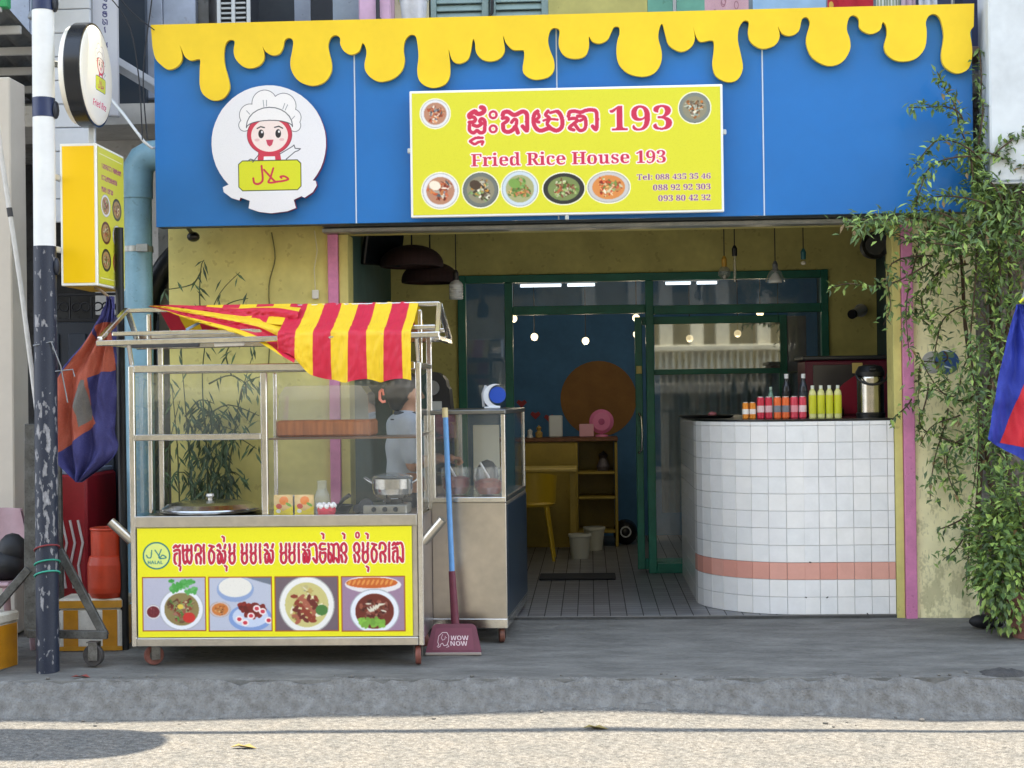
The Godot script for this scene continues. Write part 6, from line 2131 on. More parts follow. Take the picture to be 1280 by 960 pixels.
	part(o, "lid", b, glass(0.35, "a9adad", 0.05), true)
	for s in [-1.0, 1.0]:
		b = MB.new()
		b.tube([Vector3(s * 0.11, 0.08, -0.03), Vector3(s * 0.155, 0.11, -0.02), Vector3(s * 0.155, 0.11, 0.02), Vector3(s * 0.11, 0.08, 0.03)], 0.006, 8)
		part(o, "handle", b, st, true)
	# bread box on the shelf
	o = thing("bread_box", "wooden bread tray with clear dome cover on the cart's upper shelf", "box", Vector3(-1.47, 1.143, 0.9))
	b = MB.new()
	b.span(Vector3(-1.72, 1.1435, 0.76), Vector3(-1.2, 1.235, 1.06), 0.012)
	part(o, "tray", b, mat("b4703c", 0.6, 0, "wood", 2.0))
	var rim := PackedVector2Array([Vector2(-1.71, 1.237), Vector2(-1.21, 1.237), Vector2(-1.215, 1.37), Vector2(-1.25, 1.42), Vector2(-1.3, 1.425), Vector2(-1.62, 1.425), Vector2(-1.67, 1.42), Vector2(-1.705, 1.37)])
	b = MB.new()
	b.prism(rim, 0.77, 1.05)
	part(o, "cover", b, glass(0.2, "c4c6c0", 0.06))
	b = MB.new()
	b.tube([Vector3(-1.12, 1.4, 1.137), Vector3(-1.135, 1.385, 1.137), Vector3(-1.135, 1.345, 1.137), Vector3(-1.12, 1.33, 1.137), Vector3(-1.105, 1.335, 1.137)], 0.008, 8)
	b.tube([Vector3(-1.12, 1.4, 1.137), Vector3(-1.115, 1.367, 1.137)], 0.006, 6)
	solo("pink_sticker", "small pink hook sticker on the cart's right glass", "sticker", b, mat("d98a78", 0.5), Vector3(-1.12, 1.33, 1.137))

func side_cabinet() -> void:
	var st := mat("eae8e0", 0.24, 1.0, "steel", 1.2)
	var o := thing("side_cabinet", "narrow steel and glass display cabinet on casters between cart and doorway", "cabinet", Vector3(-0.703, -0.07, 0.62), "", deg_to_rad(-3.4))
	var w := 0.215
	var d := -1.12
	var b := MB.new()
	b.span(Vector3(-w, 0.11, d), Vector3(w, 0.815, 0.0), 0.004)
	part(o, "body", b, mat("d2cbbf", 0.3, 0.95, "steel", 0.5), true)
	b = MB.new()
	b.span(Vector3(-w - 0.002, 0.095, d - 0.002), Vector3(w + 0.002, 0.15, 0.003), 0.003)
	part(o, "plinth", b, st, true)
	b = MB.new()
	b.span(Vector3(w + 0.0005, 0.16, d + 0.02), Vector3(w + 0.006, 0.8, -0.02), 0.002)
	part(o, "side_panel", b, mat("313f4e", 0.3, 0.4, "paint", 0.9), true)
	for x in [-w + 0.012, w - 0.012]:
		for z in [-0.012, d + 0.012]:
			b = MB.new()
			b.span(Vector3(x - 0.012, 0.815, z - 0.012), Vector3(x + 0.012, 1.32, z + 0.012), 0.003)
			part(o, "post", b, st, true)
	b = MB.new()
	b.span(Vector3(-w, 0.8155, d), Vector3(w, 0.845, 0.002), 0.003)
	part(o, "sill", b, st, true)
	b = MB.new()
	b.span(Vector3(-w - 0.004, 1.32, d - 0.004), Vector3(w + 0.004, 1.345, 0.005), 0.004)
	part(o, "top", b, mat("8c8d8a", 0.35, 0.9, "steel", 1.2), true)
	b = MB.new()
	b.q(Vector3(-w + 0.024, 0.846, -0.012), Vector3(w - 0.024, 0.846, -0.012), Vector3(w - 0.024, 1.319, -0.012), Vector3(-w + 0.024, 1.319, -0.012))
	part(o, "pane", b, glass(0.06), true)
	for x in [-w + 0.006, w - 0.006]:
		b = MB.new()
		b.q(Vector3(x, 0.846, d + 0.024), Vector3(x, 0.846, -0.024), Vector3(x, 1.319, -0.024), Vector3(x, 1.319, d + 0.024))
		part(o, "pane", b, glass(0.3, "5a6f78", 0.05), true)
	for e in [[-w + 0.04, -0.05], [w - 0.04, -0.05], [-w + 0.04, d + 0.06], [w - 0.04, d + 0.06]]:
		var at := o.transform * Vector3(e[0], 0.006 - 0.0 * e[1], e[1])
		at.y = -0.022 - 0.07 * clampf(at.z, 0, 1.4) + 0.001
		caster(o, at, 0.044, 0.15, "8a5848")
	# inside: bowls of red sauce, papers
	for e in [[-0.1, -0.2, 0.085, "deep glass bowl of red paste in the side cabinet's left"], [0.1, -0.16, 0.09, "wide glass bowl of red paste with spoon in the side cabinet"]]:
		var at := o.transform * Vector3(e[0], 0.846, e[1])
		var t := thing("sauce_bowl", e[3], "bowl", at, "sauce bowls in the side cabinet")
		b = MB.new()
		b.lathe(Vector3.ZERO, [Vector2(0, 0.001), Vector2(e[2] * 0.7, 0.001), Vector2(e[2], 0.05), Vector2(e[2] * 1.05, 0.16), Vector2(e[2], 0.16), Vector2(e[2] * 0.95, 0.05), Vector2(e[2] * 0.66, 0.008), Vector2(0, 0.008)], 26)
		part(t, "glass", b, glass(0.06, "c8d0d0", 0.04), true)
		b = MB.new()
		b.lathe(Vector3.ZERO, [Vector2(0, 0.009), Vector2(e[2] * 0.66, 0.009), Vector2(e[2] * 0.92, 0.048), Vector2(e[2] * 0.94, 0.08 if e[0] > 0 else 0.1), Vector2(e[2] * 0.5, 0.095 if e[0] > 0 else 0.11), Vector2(0, 0.1)], 22)
		part(t, "paste", b, mat("a8371f" if e[0] > 0 else "8a1e1e", 0.45, 0, "grime", 6.0), true)
		b = MB.new()
		b.tube([Vector3(0.0, 0.1, 0.0), Vector3(-0.05, 0.19, 0.02)], 0.008, 8)
		part(t, "spoon", b, mat("d6d8d8", 0.3, 0.6), true)
	var at2 := o.transform * Vector3(0.03, 0.846, -0.6)
	b = MB.new()
	b.span(at2 + Vector3(-0.08, 0.001, -0.01), at2 + Vector3(0.08, 0.4, 0.01), 0.002)
	solo("white_board", "upright cream card standing inside the side cabinet", "card", b, mat("c9c8b4", 0.6), at2)
	b = MB.new()
	b.blob(at2 + Vector3(0.02, 0.1, 0.25), Vector3(0.07, 0.1, 0.06), 12)
	solo("dark_pouch", "dark pouch standing in front of the cream card in the cabinet", "pouch", b, mat("33353a", 0.6, 0, "grime", 3.0), at2 + Vector3(0.02, 0, 0.25))
	# crescent ornament on top
	var at := o.transform * Vector3(0.08, 1.3465, -0.5)
	var t := thing("crescent_stand", "white crescent-shaped stand with a blue disc on top of the side cabinet", "ornament", at)
	var pl := PackedVector2Array()
	for k in 15:
		var a := lerpf(PI * 0.38, PI * 1.62, k / 14.0)
		pl.append(Vector2(0.02 + 0.07 * cos(a), 0.075 + 0.075 * sin(a)))
	for k in 15:
		var a := lerpf(PI * 1.55, PI * 0.45, k / 14.0)
		pl.append(Vector2(0.042 + 0.062 * cos(a), 0.08 + 0.064 * sin(a)))
	b = MB.new()
	b.prism(pl, -0.02, 0.02)
	b.span(Vector3(-0.045, 0.0, -0.03), Vector3(0.05, 0.012, 0.03), 0.003)
	part(t, "crescent", b, mat("dfe3e8", 0.4), true)
	b = MB.new()
	b.lathe(Vector3(0.036, 0.082, 0), [Vector2(0, -0.01), Vector2(0.05, -0.01), Vector2(0.05, 0.01), Vector2(0, 0.01)], 24, Basis(Vector3.RIGHT, PI * 0.5))
	part(t, "disc", b, mat("2350b8", 0.4), true)
	b = MB.new()
	b.tube([Vector3(-0.05, 0.012, -0.02), Vector3(-0.055, 0.09, -0.02), Vector3(-0.035, 0.14, -0.02)], 0.01, 8)
	part(t, "spout", b, mat("c9ccd0", 0.4), true)

func dustpan() -> void:
	var o := thing("dustpan", "wine-red long-handled dustpan with white elephant print leaning on the steel cabinet", "dustpan", Vector3(-0.78, -0.08, 0.82))
	var b := MB.new()
	b.tube([Vector3(-0.79, 0.36, 0.765), Vector3(-0.825, 1.28, 0.68)], 0.0155, 12)
	part(o, "handle", b, mat("6aa3dc", 0.4, 0, "mottle", 3.0))
	b = MB.new()
	b.tube([Vector3(-0.825, 1.235, 0.684), Vector3(-0.8265, 1.29, 0.679)], 0.0175, 12)
	part(o, "end_cap", b, mat("c9b98a", 0.5))
	b = MB.new()
	b.tube([Vector3(-0.772, 0.05, 0.79), Vector3(-0.791, 0.37, 0.764)], [0.024, 0.019], 12)
	part(o, "socket", b, mat("723042", 0.5, 0, "mottle", 3.0))
	var tilt := Transform3D(Basis(Vector3.RIGHT, -0.42), Vector3(-0.777, -0.072, 0.9))
	var wine := mat("723244", 0.5, 0, "mottle", 2.5)
	b = MB.new()
	b.prism(PackedVector2Array([Vector2(-0.155, 0.0), Vector2(0.155, 0.0), Vector2(0.15, 0.03), Vector2(0.118, 0.16), Vector2(0.1, 0.17), Vector2(-0.1, 0.17), Vector2(-0.118, 0.16), Vector2(-0.15, 0.03)]), -0.012, 0.0, tilt)
	var pan := part(o, "pan", b, wine)
	b = MB.new()
	b.bar(tilt * Vector3(-0.156, 0.0, -0.004), tilt * Vector3(0.156, 0.0, -0.004), 0.014, 0.016, 0.003)
	part(pan, "lip", b, mat("9a8f86", 0.6))
	for s in [-1.0, 1.0]:
		b = MB.new()
		b.bar(tilt * Vector3(s * 0.146, 0.012, -0.022), tilt * Vector3(s * 0.112, 0.16, -0.022), 0.008, 0.022, 0.003, Vector3(1, 0, 0))
		part(pan, "side_wall", b, wine)
	var cv := CV.new(560, 300, Color("723244"))
	var wh := Color("d9c4c6")
	cv.stroke(pts([60, 250, 85, 230, 60, 190, 60, 110, 110, 60, 180, 60, 220, 110, 225, 180, 200, 230, 160, 240, 140, 205, 115, 215, 105, 250, 75, 262], 1.0), 9, wh)
	cv.stroke(pts([120, 85, 105, 130, 130, 165, 165, 150, 165, 110], 1.0), 7, wh)
	cv.stroke(pts([205, 215, 225, 250, 190, 262], 1.0), 7, wh)
	cv.disc(185, 130, 6, 6, wh)
	letters(cv, "WOW", 250, 165, 62, wh, 0, wh, 1.15, "Droid Sans")
	letters(cv, "NOW", 250, 240, 62, wh, 0, wh, 1.15, "Droid Sans")
	b = MB.new()
	b.q(tilt * Vector3(-0.115, 0.02, 0.0015), tilt * Vector3(0.115, 0.02, 0.0015), tilt * Vector3(0.1, 0.145, 0.0015), tilt * Vector3(-0.1, 0.145, 0.0015))
	part(pan, "print", b, printed(cv.tex(0.05, 3), 0.5))

func striped_pole() -> void:
	var o := thing("utility_pole", "white and navy banded street pole with chipped paint at the left", "pole", Vector3(-2.955, -0.1, 1.2))
	var px := func(y: float) -> Vector3:
		return Vector3(-2.956 + 0.0045 * y, y, 1.2)
	var segs := [[2.2, 2.9, 0], [2.9, 3.005, 1], [3.005, 3.48, 0], [3.48, 3.6, 1], [3.6, 7.2, 0]]
	for s in segs:
		var b := MB.new()
		b.tube([px.call(s[0]), px.call(s[1])], 0.059 if s[2] == 0 else 0.0605, 24, false)
		part(o, "white_section" if s[2] == 0 else "navy_band", b, mat("e9ebea", 0.5, 0, "soft", 1.2) if s[2] == 0 else mat("25345c", 0.4, 0, "mottle", 2.0))
	var cv := CV.new(512, 2000, Color("1d2536"))
	rng.seed = 17
	var na := fnoise(41, 0.03, 4)
	var nb := fnoise(43, 0.006, 3)
	for y in 1000:
		var v := y / 1000.0
		var thr := 0.52 - 0.42 * exp(-pow((v - 0.56) / 0.24, 2)) - 0.3 * nb.get_noise_2d(3.0, y) - (0.5 if v > 0.16 and v < 0.19 else 0.0)
		for x in 256:
			var q := na.get_noise_2d(x * 1.2, y * 0.8) + 0.35 * nb.get_noise_2d(x * 2.0, y)
			if q > thr:
				var g := 0.44 + 0.3 * (q - thr) + 0.08 * na.get_noise_2d(x * 3.0, y * 3.0 + 900.0)
				cv.im.fill_rect(Rect2i(x * 2, y * 2, 2, 2), Color(g, g, g * 1.03))
	var b := MB.new()
	var P: Array = []
	for k in 13:
		P.append(px.call(lerpf(2.2, -0.11, k / 12.0)))
	b.tube(P, 0.061, 24)
	for i in b.U.size():
		b.U[i].y /= 12.0
	part(o, "navy_section", b, printed(cv.tex(0.06, 3), 0.5))
	for y in [2.95, 3.53, 2.1]:
		b = MB.new()
		b.blob(px.call(y) + Vector3(0.066, -0.01, 0.0), Vector3(0.018, 0.05, 0.03), 12)
		part(o, "clamp", b, mat("1f2430", 0.5))
	b = MB.new()
	b.tube([Vector3(-2.995, 1.66, 1.26), Vector3(-2.9, 1.68, 1.25), Vector3(-2.86, 1.55, 1.22), Vector3(-2.83, 1.35, 1.2)], 0.004, 6)
	b.tube([Vector3(-2.89, 1.52, 1.22), Vector3(-2.8, 1.53, 1.2), Vector3(-2.79, 1.49, 1.2)], 0.004, 6)
	part(o, "wire_hook", b, mat("8a8d90", 0.4, 0.6))
	for e in [[0.48, "2f8f78"], [0.42, "3a9a84"], [0.56, "7a3034"]]:
		b = MB.new()
		var q: Array = []
		for k in 17:
			var a := TAU * k / 16
			q.append(px.call(e[0]) + Vector3(0.066 * cos(a), 0.025 * sin(a + 0.6), 0.066 * sin(a)))
		b.tube(q, 0.005, 6)
		part(o, "twine", b, mat(e[1], 0.8))
	# equipment drum and crossarm high on the pole, above the picture
	b = MB.new()
	b.bar(Vector3(-3.7, 4.62, 1.2), Vector3(-1.75, 4.62, 1.2), 0.07, 0.07, 0.005)
	part(o, "crossarm", b, mat("70726f", 0.6, 0.4))
	b = MB.new()
	var pr: Array = []
	for k in 9:
		var a := PI * 0.5 * (k / 8.0 - 1.0)
		pr.append(Vector2(0.34 * cos(a), -1.05 + 0.25 * sin(a)))
	for k in 9:
		var a := PI * 0.5 * k / 8.0
		pr.append(Vector2(0.34 * cos(a), 0.85 + 0.45 * sin(a)))
	b.lathe(Vector3(-2.8, 4.98, 1.18), pr, 24, Basis(Vector3(0, 0, 1), -PI * 0.5))
	part(o, "equipment_drum", b, mat("8f9698", 0.5, 0.3))
	# overhead cable along the street
	b = MB.new()
	var q2: Array = []
	for k in 31:
		var x := -20.0 + 40.0 * k / 30.0
		q2.append(Vector3(x, 4.3 + 0.0006 * x * x, 1.08))
	b.tube(q2, 0.035, 8)
	solo("overhead_cable", "thick black overhead cable bundle running along the street above the picture", "cable", b, mat("1a1b1d", 0.7), Vector3(0, 4.3, 1.08))

func sdf_mesh(b: MB, bones: Array, cell: float, k: float) -> void:
	var lo := Vector3(1e9, 1e9, 1e9)
	var hi := -lo
	for e in bones:
		var m: float = max(e[1], e[3]) + k + cell * 2
		lo = lo.min(e[0] - Vector3.ONE * m).min(e[2] - Vector3.ONE * m)
		hi = hi.max(e[0] + Vector3.ONE * m).max(e[2] + Vector3.ONE * m)
	var nx := int((hi.x - lo.x) / cell) + 2
	var ny := int((hi.y - lo.y) / cell) + 2
	var nz := int((hi.z - lo.z) / cell) + 2
	var f := PackedFloat32Array()
	f.resize(nx * ny * nz)
	f.fill(1.0)
	for e in bones:
		var A: Vector3 = e[0]
		var B: Vector3 = e[2]
		var m: float = max(e[1], e[3]) + k + cell * 2
		var p0 := ((A.min(B) - Vector3.ONE * m - lo) / cell).floor()
		var p1 := ((A.max(B) + Vector3.ONE * m - lo) / cell).ceil()
		var ab := B - A
		var l2: float = max(ab.length_squared(), 1e-9)
		for z in range(maxi(0, int(p0.z)), mini(nz, int(p1.z) + 1)):
			for y in range(maxi(0, int(p0.y)), mini(ny, int(p1.y) + 1)):
				for x in range(maxi(0, int(p0.x)), mini(nx, int(p1.x) + 1)):
					var p := lo + Vector3(x, y, z) * cell
					var t: float = clampf((p - A).dot(ab) / l2, 0, 1)
					var d: float = p.distance_to(A + ab * t) - lerpf(e[1], e[3], t)
					var i := x + nx * (y + ny * z)
					var h: float = max(k - absf(f[i] - d), 0.0) / k
					f[i] = min(f[i], d) - h * h * k * 0.25
	var vid := {}
	var step := [1, nx, nx * ny]
	var cor := [0, 1, nx, nx + 1, nx * ny, nx * ny + 1, nx * ny + nx, nx * ny + nx + 1]
	var pos := PackedVector3Array()
	for z in nz - 1:
		for y in ny - 1:
			for x in nx - 1:
				var i := x + nx * (y + ny * z)
				var neg := 0
				for c in cor:
					if f[i + c] < 0:
						neg += 1
				if neg == 0 or neg == 8:
					continue
				var s := Vector3.ZERO
				var n := 0
				for a in 8:
					for ax in 3:
						if (a >> ax) & 1 == 0:
							var c: int = a | (1 << ax)
							var fa := f[i + cor[a]]
							var fb := f[i + cor[c]]
							if (fa < 0) != (fb < 0):
								var t := fa / (fa - fb)
								var q := Vector3(a & 1, (a >> 1) & 1, (a >> 2) & 1)
								q[ax] += t
								s += q; n += 1
				vid[i] = pos.size()
				pos.append(lo + (Vector3(x, y, z) + s / n) * cell)
	var quads: Array = []
	var nrm := PackedVector3Array()
	nrm.resize(pos.size())
	for i in vid:
		for ax in 3:
			if i + step[ax] >= f.size():
				continue
			var fa := f[i]
			var fb := f[i + step[ax]]
			if (fa < 0) == (fb < 0):
				continue
			var u: int = step[(ax + 1) % 3]
			var v: int = step[(ax + 2) % 3]
			if not (vid.has(i - u) and vid.has(i - v) and vid.has(i - u - v)):
				continue
			var q := [vid[i], vid[i - u], vid[i - u - v], vid[i - v]]
			var n := (pos[q[1]] - pos[q[0]]).cross(pos[q[2]] - pos[q[0]])
			var dir := Vector3.ZERO
			dir[ax] = 1.0 if fb > fa else -1.0
			if n.dot(dir) < 0:
				n = -n
			for e in q:
				nrm[e] += n
			quads.append(q)
	for q in quads:
		var n0 := nrm[q[0]].normalized(); var n1 := nrm[q[1]].normalized(); var n2 := nrm[q[2]].normalized(); var n3 := nrm[q[3]].normalized()
		b.t(pos[q[0]], pos[q[1]], pos[q[2]], n0, n1, n2)
		b.t(pos[q[0]], pos[q[2]], pos[q[3]], n0, n2, n3)

func person() -> void:
	# stands behind the cart, side-on, facing the doorway (towards +x); frame: forward = +x
	var o := thing("person", "person in white shirt with dark collar stripes standing behind the food cart", "person", Vector3(-1.125, -0.022, 0.12), "", 0.4)
	var V := func(fw: float, up: float, sd: float) -> Vector3:
		return Vector3(fw, up, sd)
	var skin := mat("b98a6c", 0.55)
	var body: Array = []
	# legs
	for s in [-1.0, 1.0]:
		body.append([V.call(0.0, 0.8, 0.085 * s), 0.085, V.call(0.015, 0.45, 0.09 * s), 0.056])
		body.append([V.call(0.015, 0.45, 0.09 * s), 0.055, V.call(-0.02, 0.09, 0.09 * s), 0.036])
		body.append([V.call(-0.03, 0.045, 0.09 * s), 0.04, V.call(0.13, 0.03, 0.1 * s), 0.03])
	body.append([V.call(0.0, 0.82, -0.05), 0.11, V.call(0.0, 0.82, 0.05), 0.11])
	body.append([V.call(0.0, 0.85, 0), 0.105, V.call(0.01, 1.05, 0), 0.1])
	body.append([V.call(0.01, 1.08, -0.05), 0.1, V.call(0.01, 1.08, 0.05), 0.1])
	body.append([V.call(0.0, 1.2, -0.1), 0.066, V.call(0.0, 1.2, 0.1), 0.066])
	body.append([V.call(0.0, 1.2, 0), 0.055, V.call(0.02, 1.31, 0), 0.05])
	# arms: forearms raised forward
	for s in [-1.0, 1.0]:
		body.append([V.call(0.0, 1.2, 0.15 * s), 0.05, V.call(0.0, 0.98, 0.19 * s), 0.04])
		body.append([V.call(0.0, 0.98, 0.19 * s), 0.038, V.call(0.2, 1.0, 0.13 * s), 0.026])
	var b := MB.new()
	sdf_mesh(b, body, 0.016, 0.05)
	# head
	var head: Array = [[V.call(0.01, 1.42, 0), 0.078, V.call(0.03, 1.39, 0), 0.076], [V.call(0.05, 1.36, 0), 0.05, V.call(0.065, 1.33, 0), 0.036], [V.call(0.02, 1.28, 0), 0.05, V.call(0.02, 1.36, 0), 0.052],
		[V.call(0.1, 1.405, 0), 0.008, V.call(0.118, 1.375, 0), 0.012], [V.call(0.088, 1.345, -0.012), 0.012, V.call(0.088, 1.345, 0.012), 0.012],
		[V.call(0.005, 1.4, 0.078), 0.012, V.call(0.0, 1.375, 0.08), 0.01], [V.call(0.005, 1.4, -0.078), 0.012, V.call(0.0, 1.375, -0.08), 0.01]]
	sdf_mesh(b, head, 0.006, 0.018)
	# hands with fingers closing on a cloth
	for s in [-1.0, 1.0]:
		var w: Vector3 = V.call(0.2, 1.0, 0.13 * s)
		var hand: Array = [[w, 0.024, w + Vector3(0.05, 0.0, -0.01 * s), 0.026], [w + Vector3(0.05, 0.0, -0.025 * s), 0.018, w + Vector3(0.05, 0.0, 0.02 * s), 0.018]]
		for fi in 4:
			var base: Vector3 = w + Vector3(0.07, 0.004, (-0.03 + 0.02 * fi) * s)
			var l: float = [0.03, 0.036, 0.034, 0.026][fi]
			hand.append([base, 0.009, base + Vector3(l, -0.004, 0), 0.0085])
			hand.append([base + Vector3(l, -0.004, 0), 0.0085, base + Vector3(l + 0.012, -0.028, 0), 0.008])
			hand.append([base + Vector3(l + 0.012, -0.028, 0), 0.008, base + Vector3(l - 0.004, -0.042, 0), 0.007])
		hand.append([w + Vector3(0.02, 0.0, -0.025 * s), 0.012, w + Vector3(0.055, -0.01, -0.048 * s), 0.0095])
		hand.append([w + Vector3(0.055, -0.01, -0.048 * s), 0.0095, w + Vector3(0.08, -0.03, -0.044 * s), 0.008])
		sdf_mesh(b, hand, 0.005, 0.008)
	var bd := part(o, "body", b, skin, true)
	for s in [-1.0, 1.0]:
		b = MB.new()
		b.blob(V.call(0.09, 1.405, 0.03 * s), Vector3(0.008, 0.007, 0.013), 10)
		part(bd, "eye", b, mat("1c1714", 0.3), true)
	b = MB.new()
	b.box(V.call(0.1, 1.348, 0), Vector3(0.006, 0.006, 0.034), 0.002)
	part(bd, "mouth", b, mat("9a5a50", 0.5), true)
	# hair
	b = MB.new()
	sdf_mesh(b, [[V.call(-0.005, 1.455, 0), 0.082, V.call(-0.025, 1.42, 0), 0.088], [V.call(-0.05, 1.4, 0), 0.064, V.call(-0.05, 1.34, 0), 0.05], [V.call(0.04, 1.47, -0.03), 0.05, V.call(0.06, 1.46, 0.03), 0.045], [V.call(-0.01, 1.42, 0.06), 0.035, V.call(-0.02, 1.37, 0.066), 0.02], [V.call(-0.01, 1.42, -0.06), 0.035, V.call(-0.02, 1.37, -0.066), 0.02]], 0.009, 0.03)
	part(o, "hair", b, mat("191513", 0.5), true)
	# shirt
	b = MB.new()
	var shirt: Array = [[V.call(0.0, 0.76, -0.05), 0.125, V.call(0.0, 0.76, 0.05), 0.125], [V.call(0.0, 0.84, 0), 0.122, V.call(0.01, 1.05, 0), 0.116], [V.call(0.01, 1.08, -0.05), 0.114, V.call(0.01, 1.08, 0.05), 0.114], [V.call(0.0, 1.2, -0.1), 0.08, V.call(0.0, 1.2, 0.1), 0.08], [V.call(0.0, 1.22, 0), 0.075, V.call(0.01, 1.25, 0), 0.062]]
	for s in [-1.0, 1.0]:
		shirt.append([V.call(0.0, 1.2, 0.15 * s), 0.066, V.call(0.0, 1.02, 0.19 * s), 0.064])
	sdf_mesh(b, shirt, 0.014, 0.045)
	var sh := part(o, "shirt", b, mat("c6d2de", 0.8, 0, "cloth", 3.0), true)
	b = MB.new()
	for r in [[0.066, 1.275], [0.078, 1.25], [0.094, 1.235]]:
		var q: Array = []
		for k in 21:
			var a := TAU * k / 20
			q.append(V.call(0.012 + r[0] * cos(a), r[1] + 0.006 * cos(a * 2), r[0] * 1.02 * sin(a)))
		b.tube(q, 0.014 if r[0] < 0.07 else 0.0045, 8)
	part(sh, "collar", b, mat("1d2738", 0.8), true)
	b = MB.new()
	for s in [-1.0, 1.0]:
		b.tube([V.call(0.02, 1.262, 0.12 * s), V.call(0.03, 1.22, 0.19 * s), V.call(0.03, 1.1, 0.235 * s), V.call(0.03, 1.03, 0.245 * s)], 0.004, 6)
	part(sh, "piping", b, mat("1d2738", 0.8), true)
	# trousers
	b = MB.new()
	var tr: Array = [[V.call(0.0, 0.8, -0.045), 0.118, V.call(0.0, 0.8, 0.045), 0.118]]
	for s in [-1.0, 1.0]:
		tr.append([V.call(0.0, 0.76, 0.085 * s), 0.098, V.call(0.015, 0.45, 0.09 * s), 0.074])
		tr.append([V.call(0.015, 0.45, 0.09 * s), 0.074, V.call(-0.015, 0.1, 0.09 * s), 0.066])
	sdf_mesh(b, tr, 0.016, 0.035)
	part(o, "trousers", b, mat("2b3040", 0.85, 0, "cloth", 3.0), true)
	# shoes
	for s in [-1.0, 1.0]:
		b = MB.new()
		sdf_mesh(b, [[V.call(-0.035, 0.052, 0.09 * s), 0.05, V.call(0.13, 0.042, 0.1 * s), 0.041]], 0.01, 0.02)
		part(o, "shoe", b, mat("202022", 0.6), true)

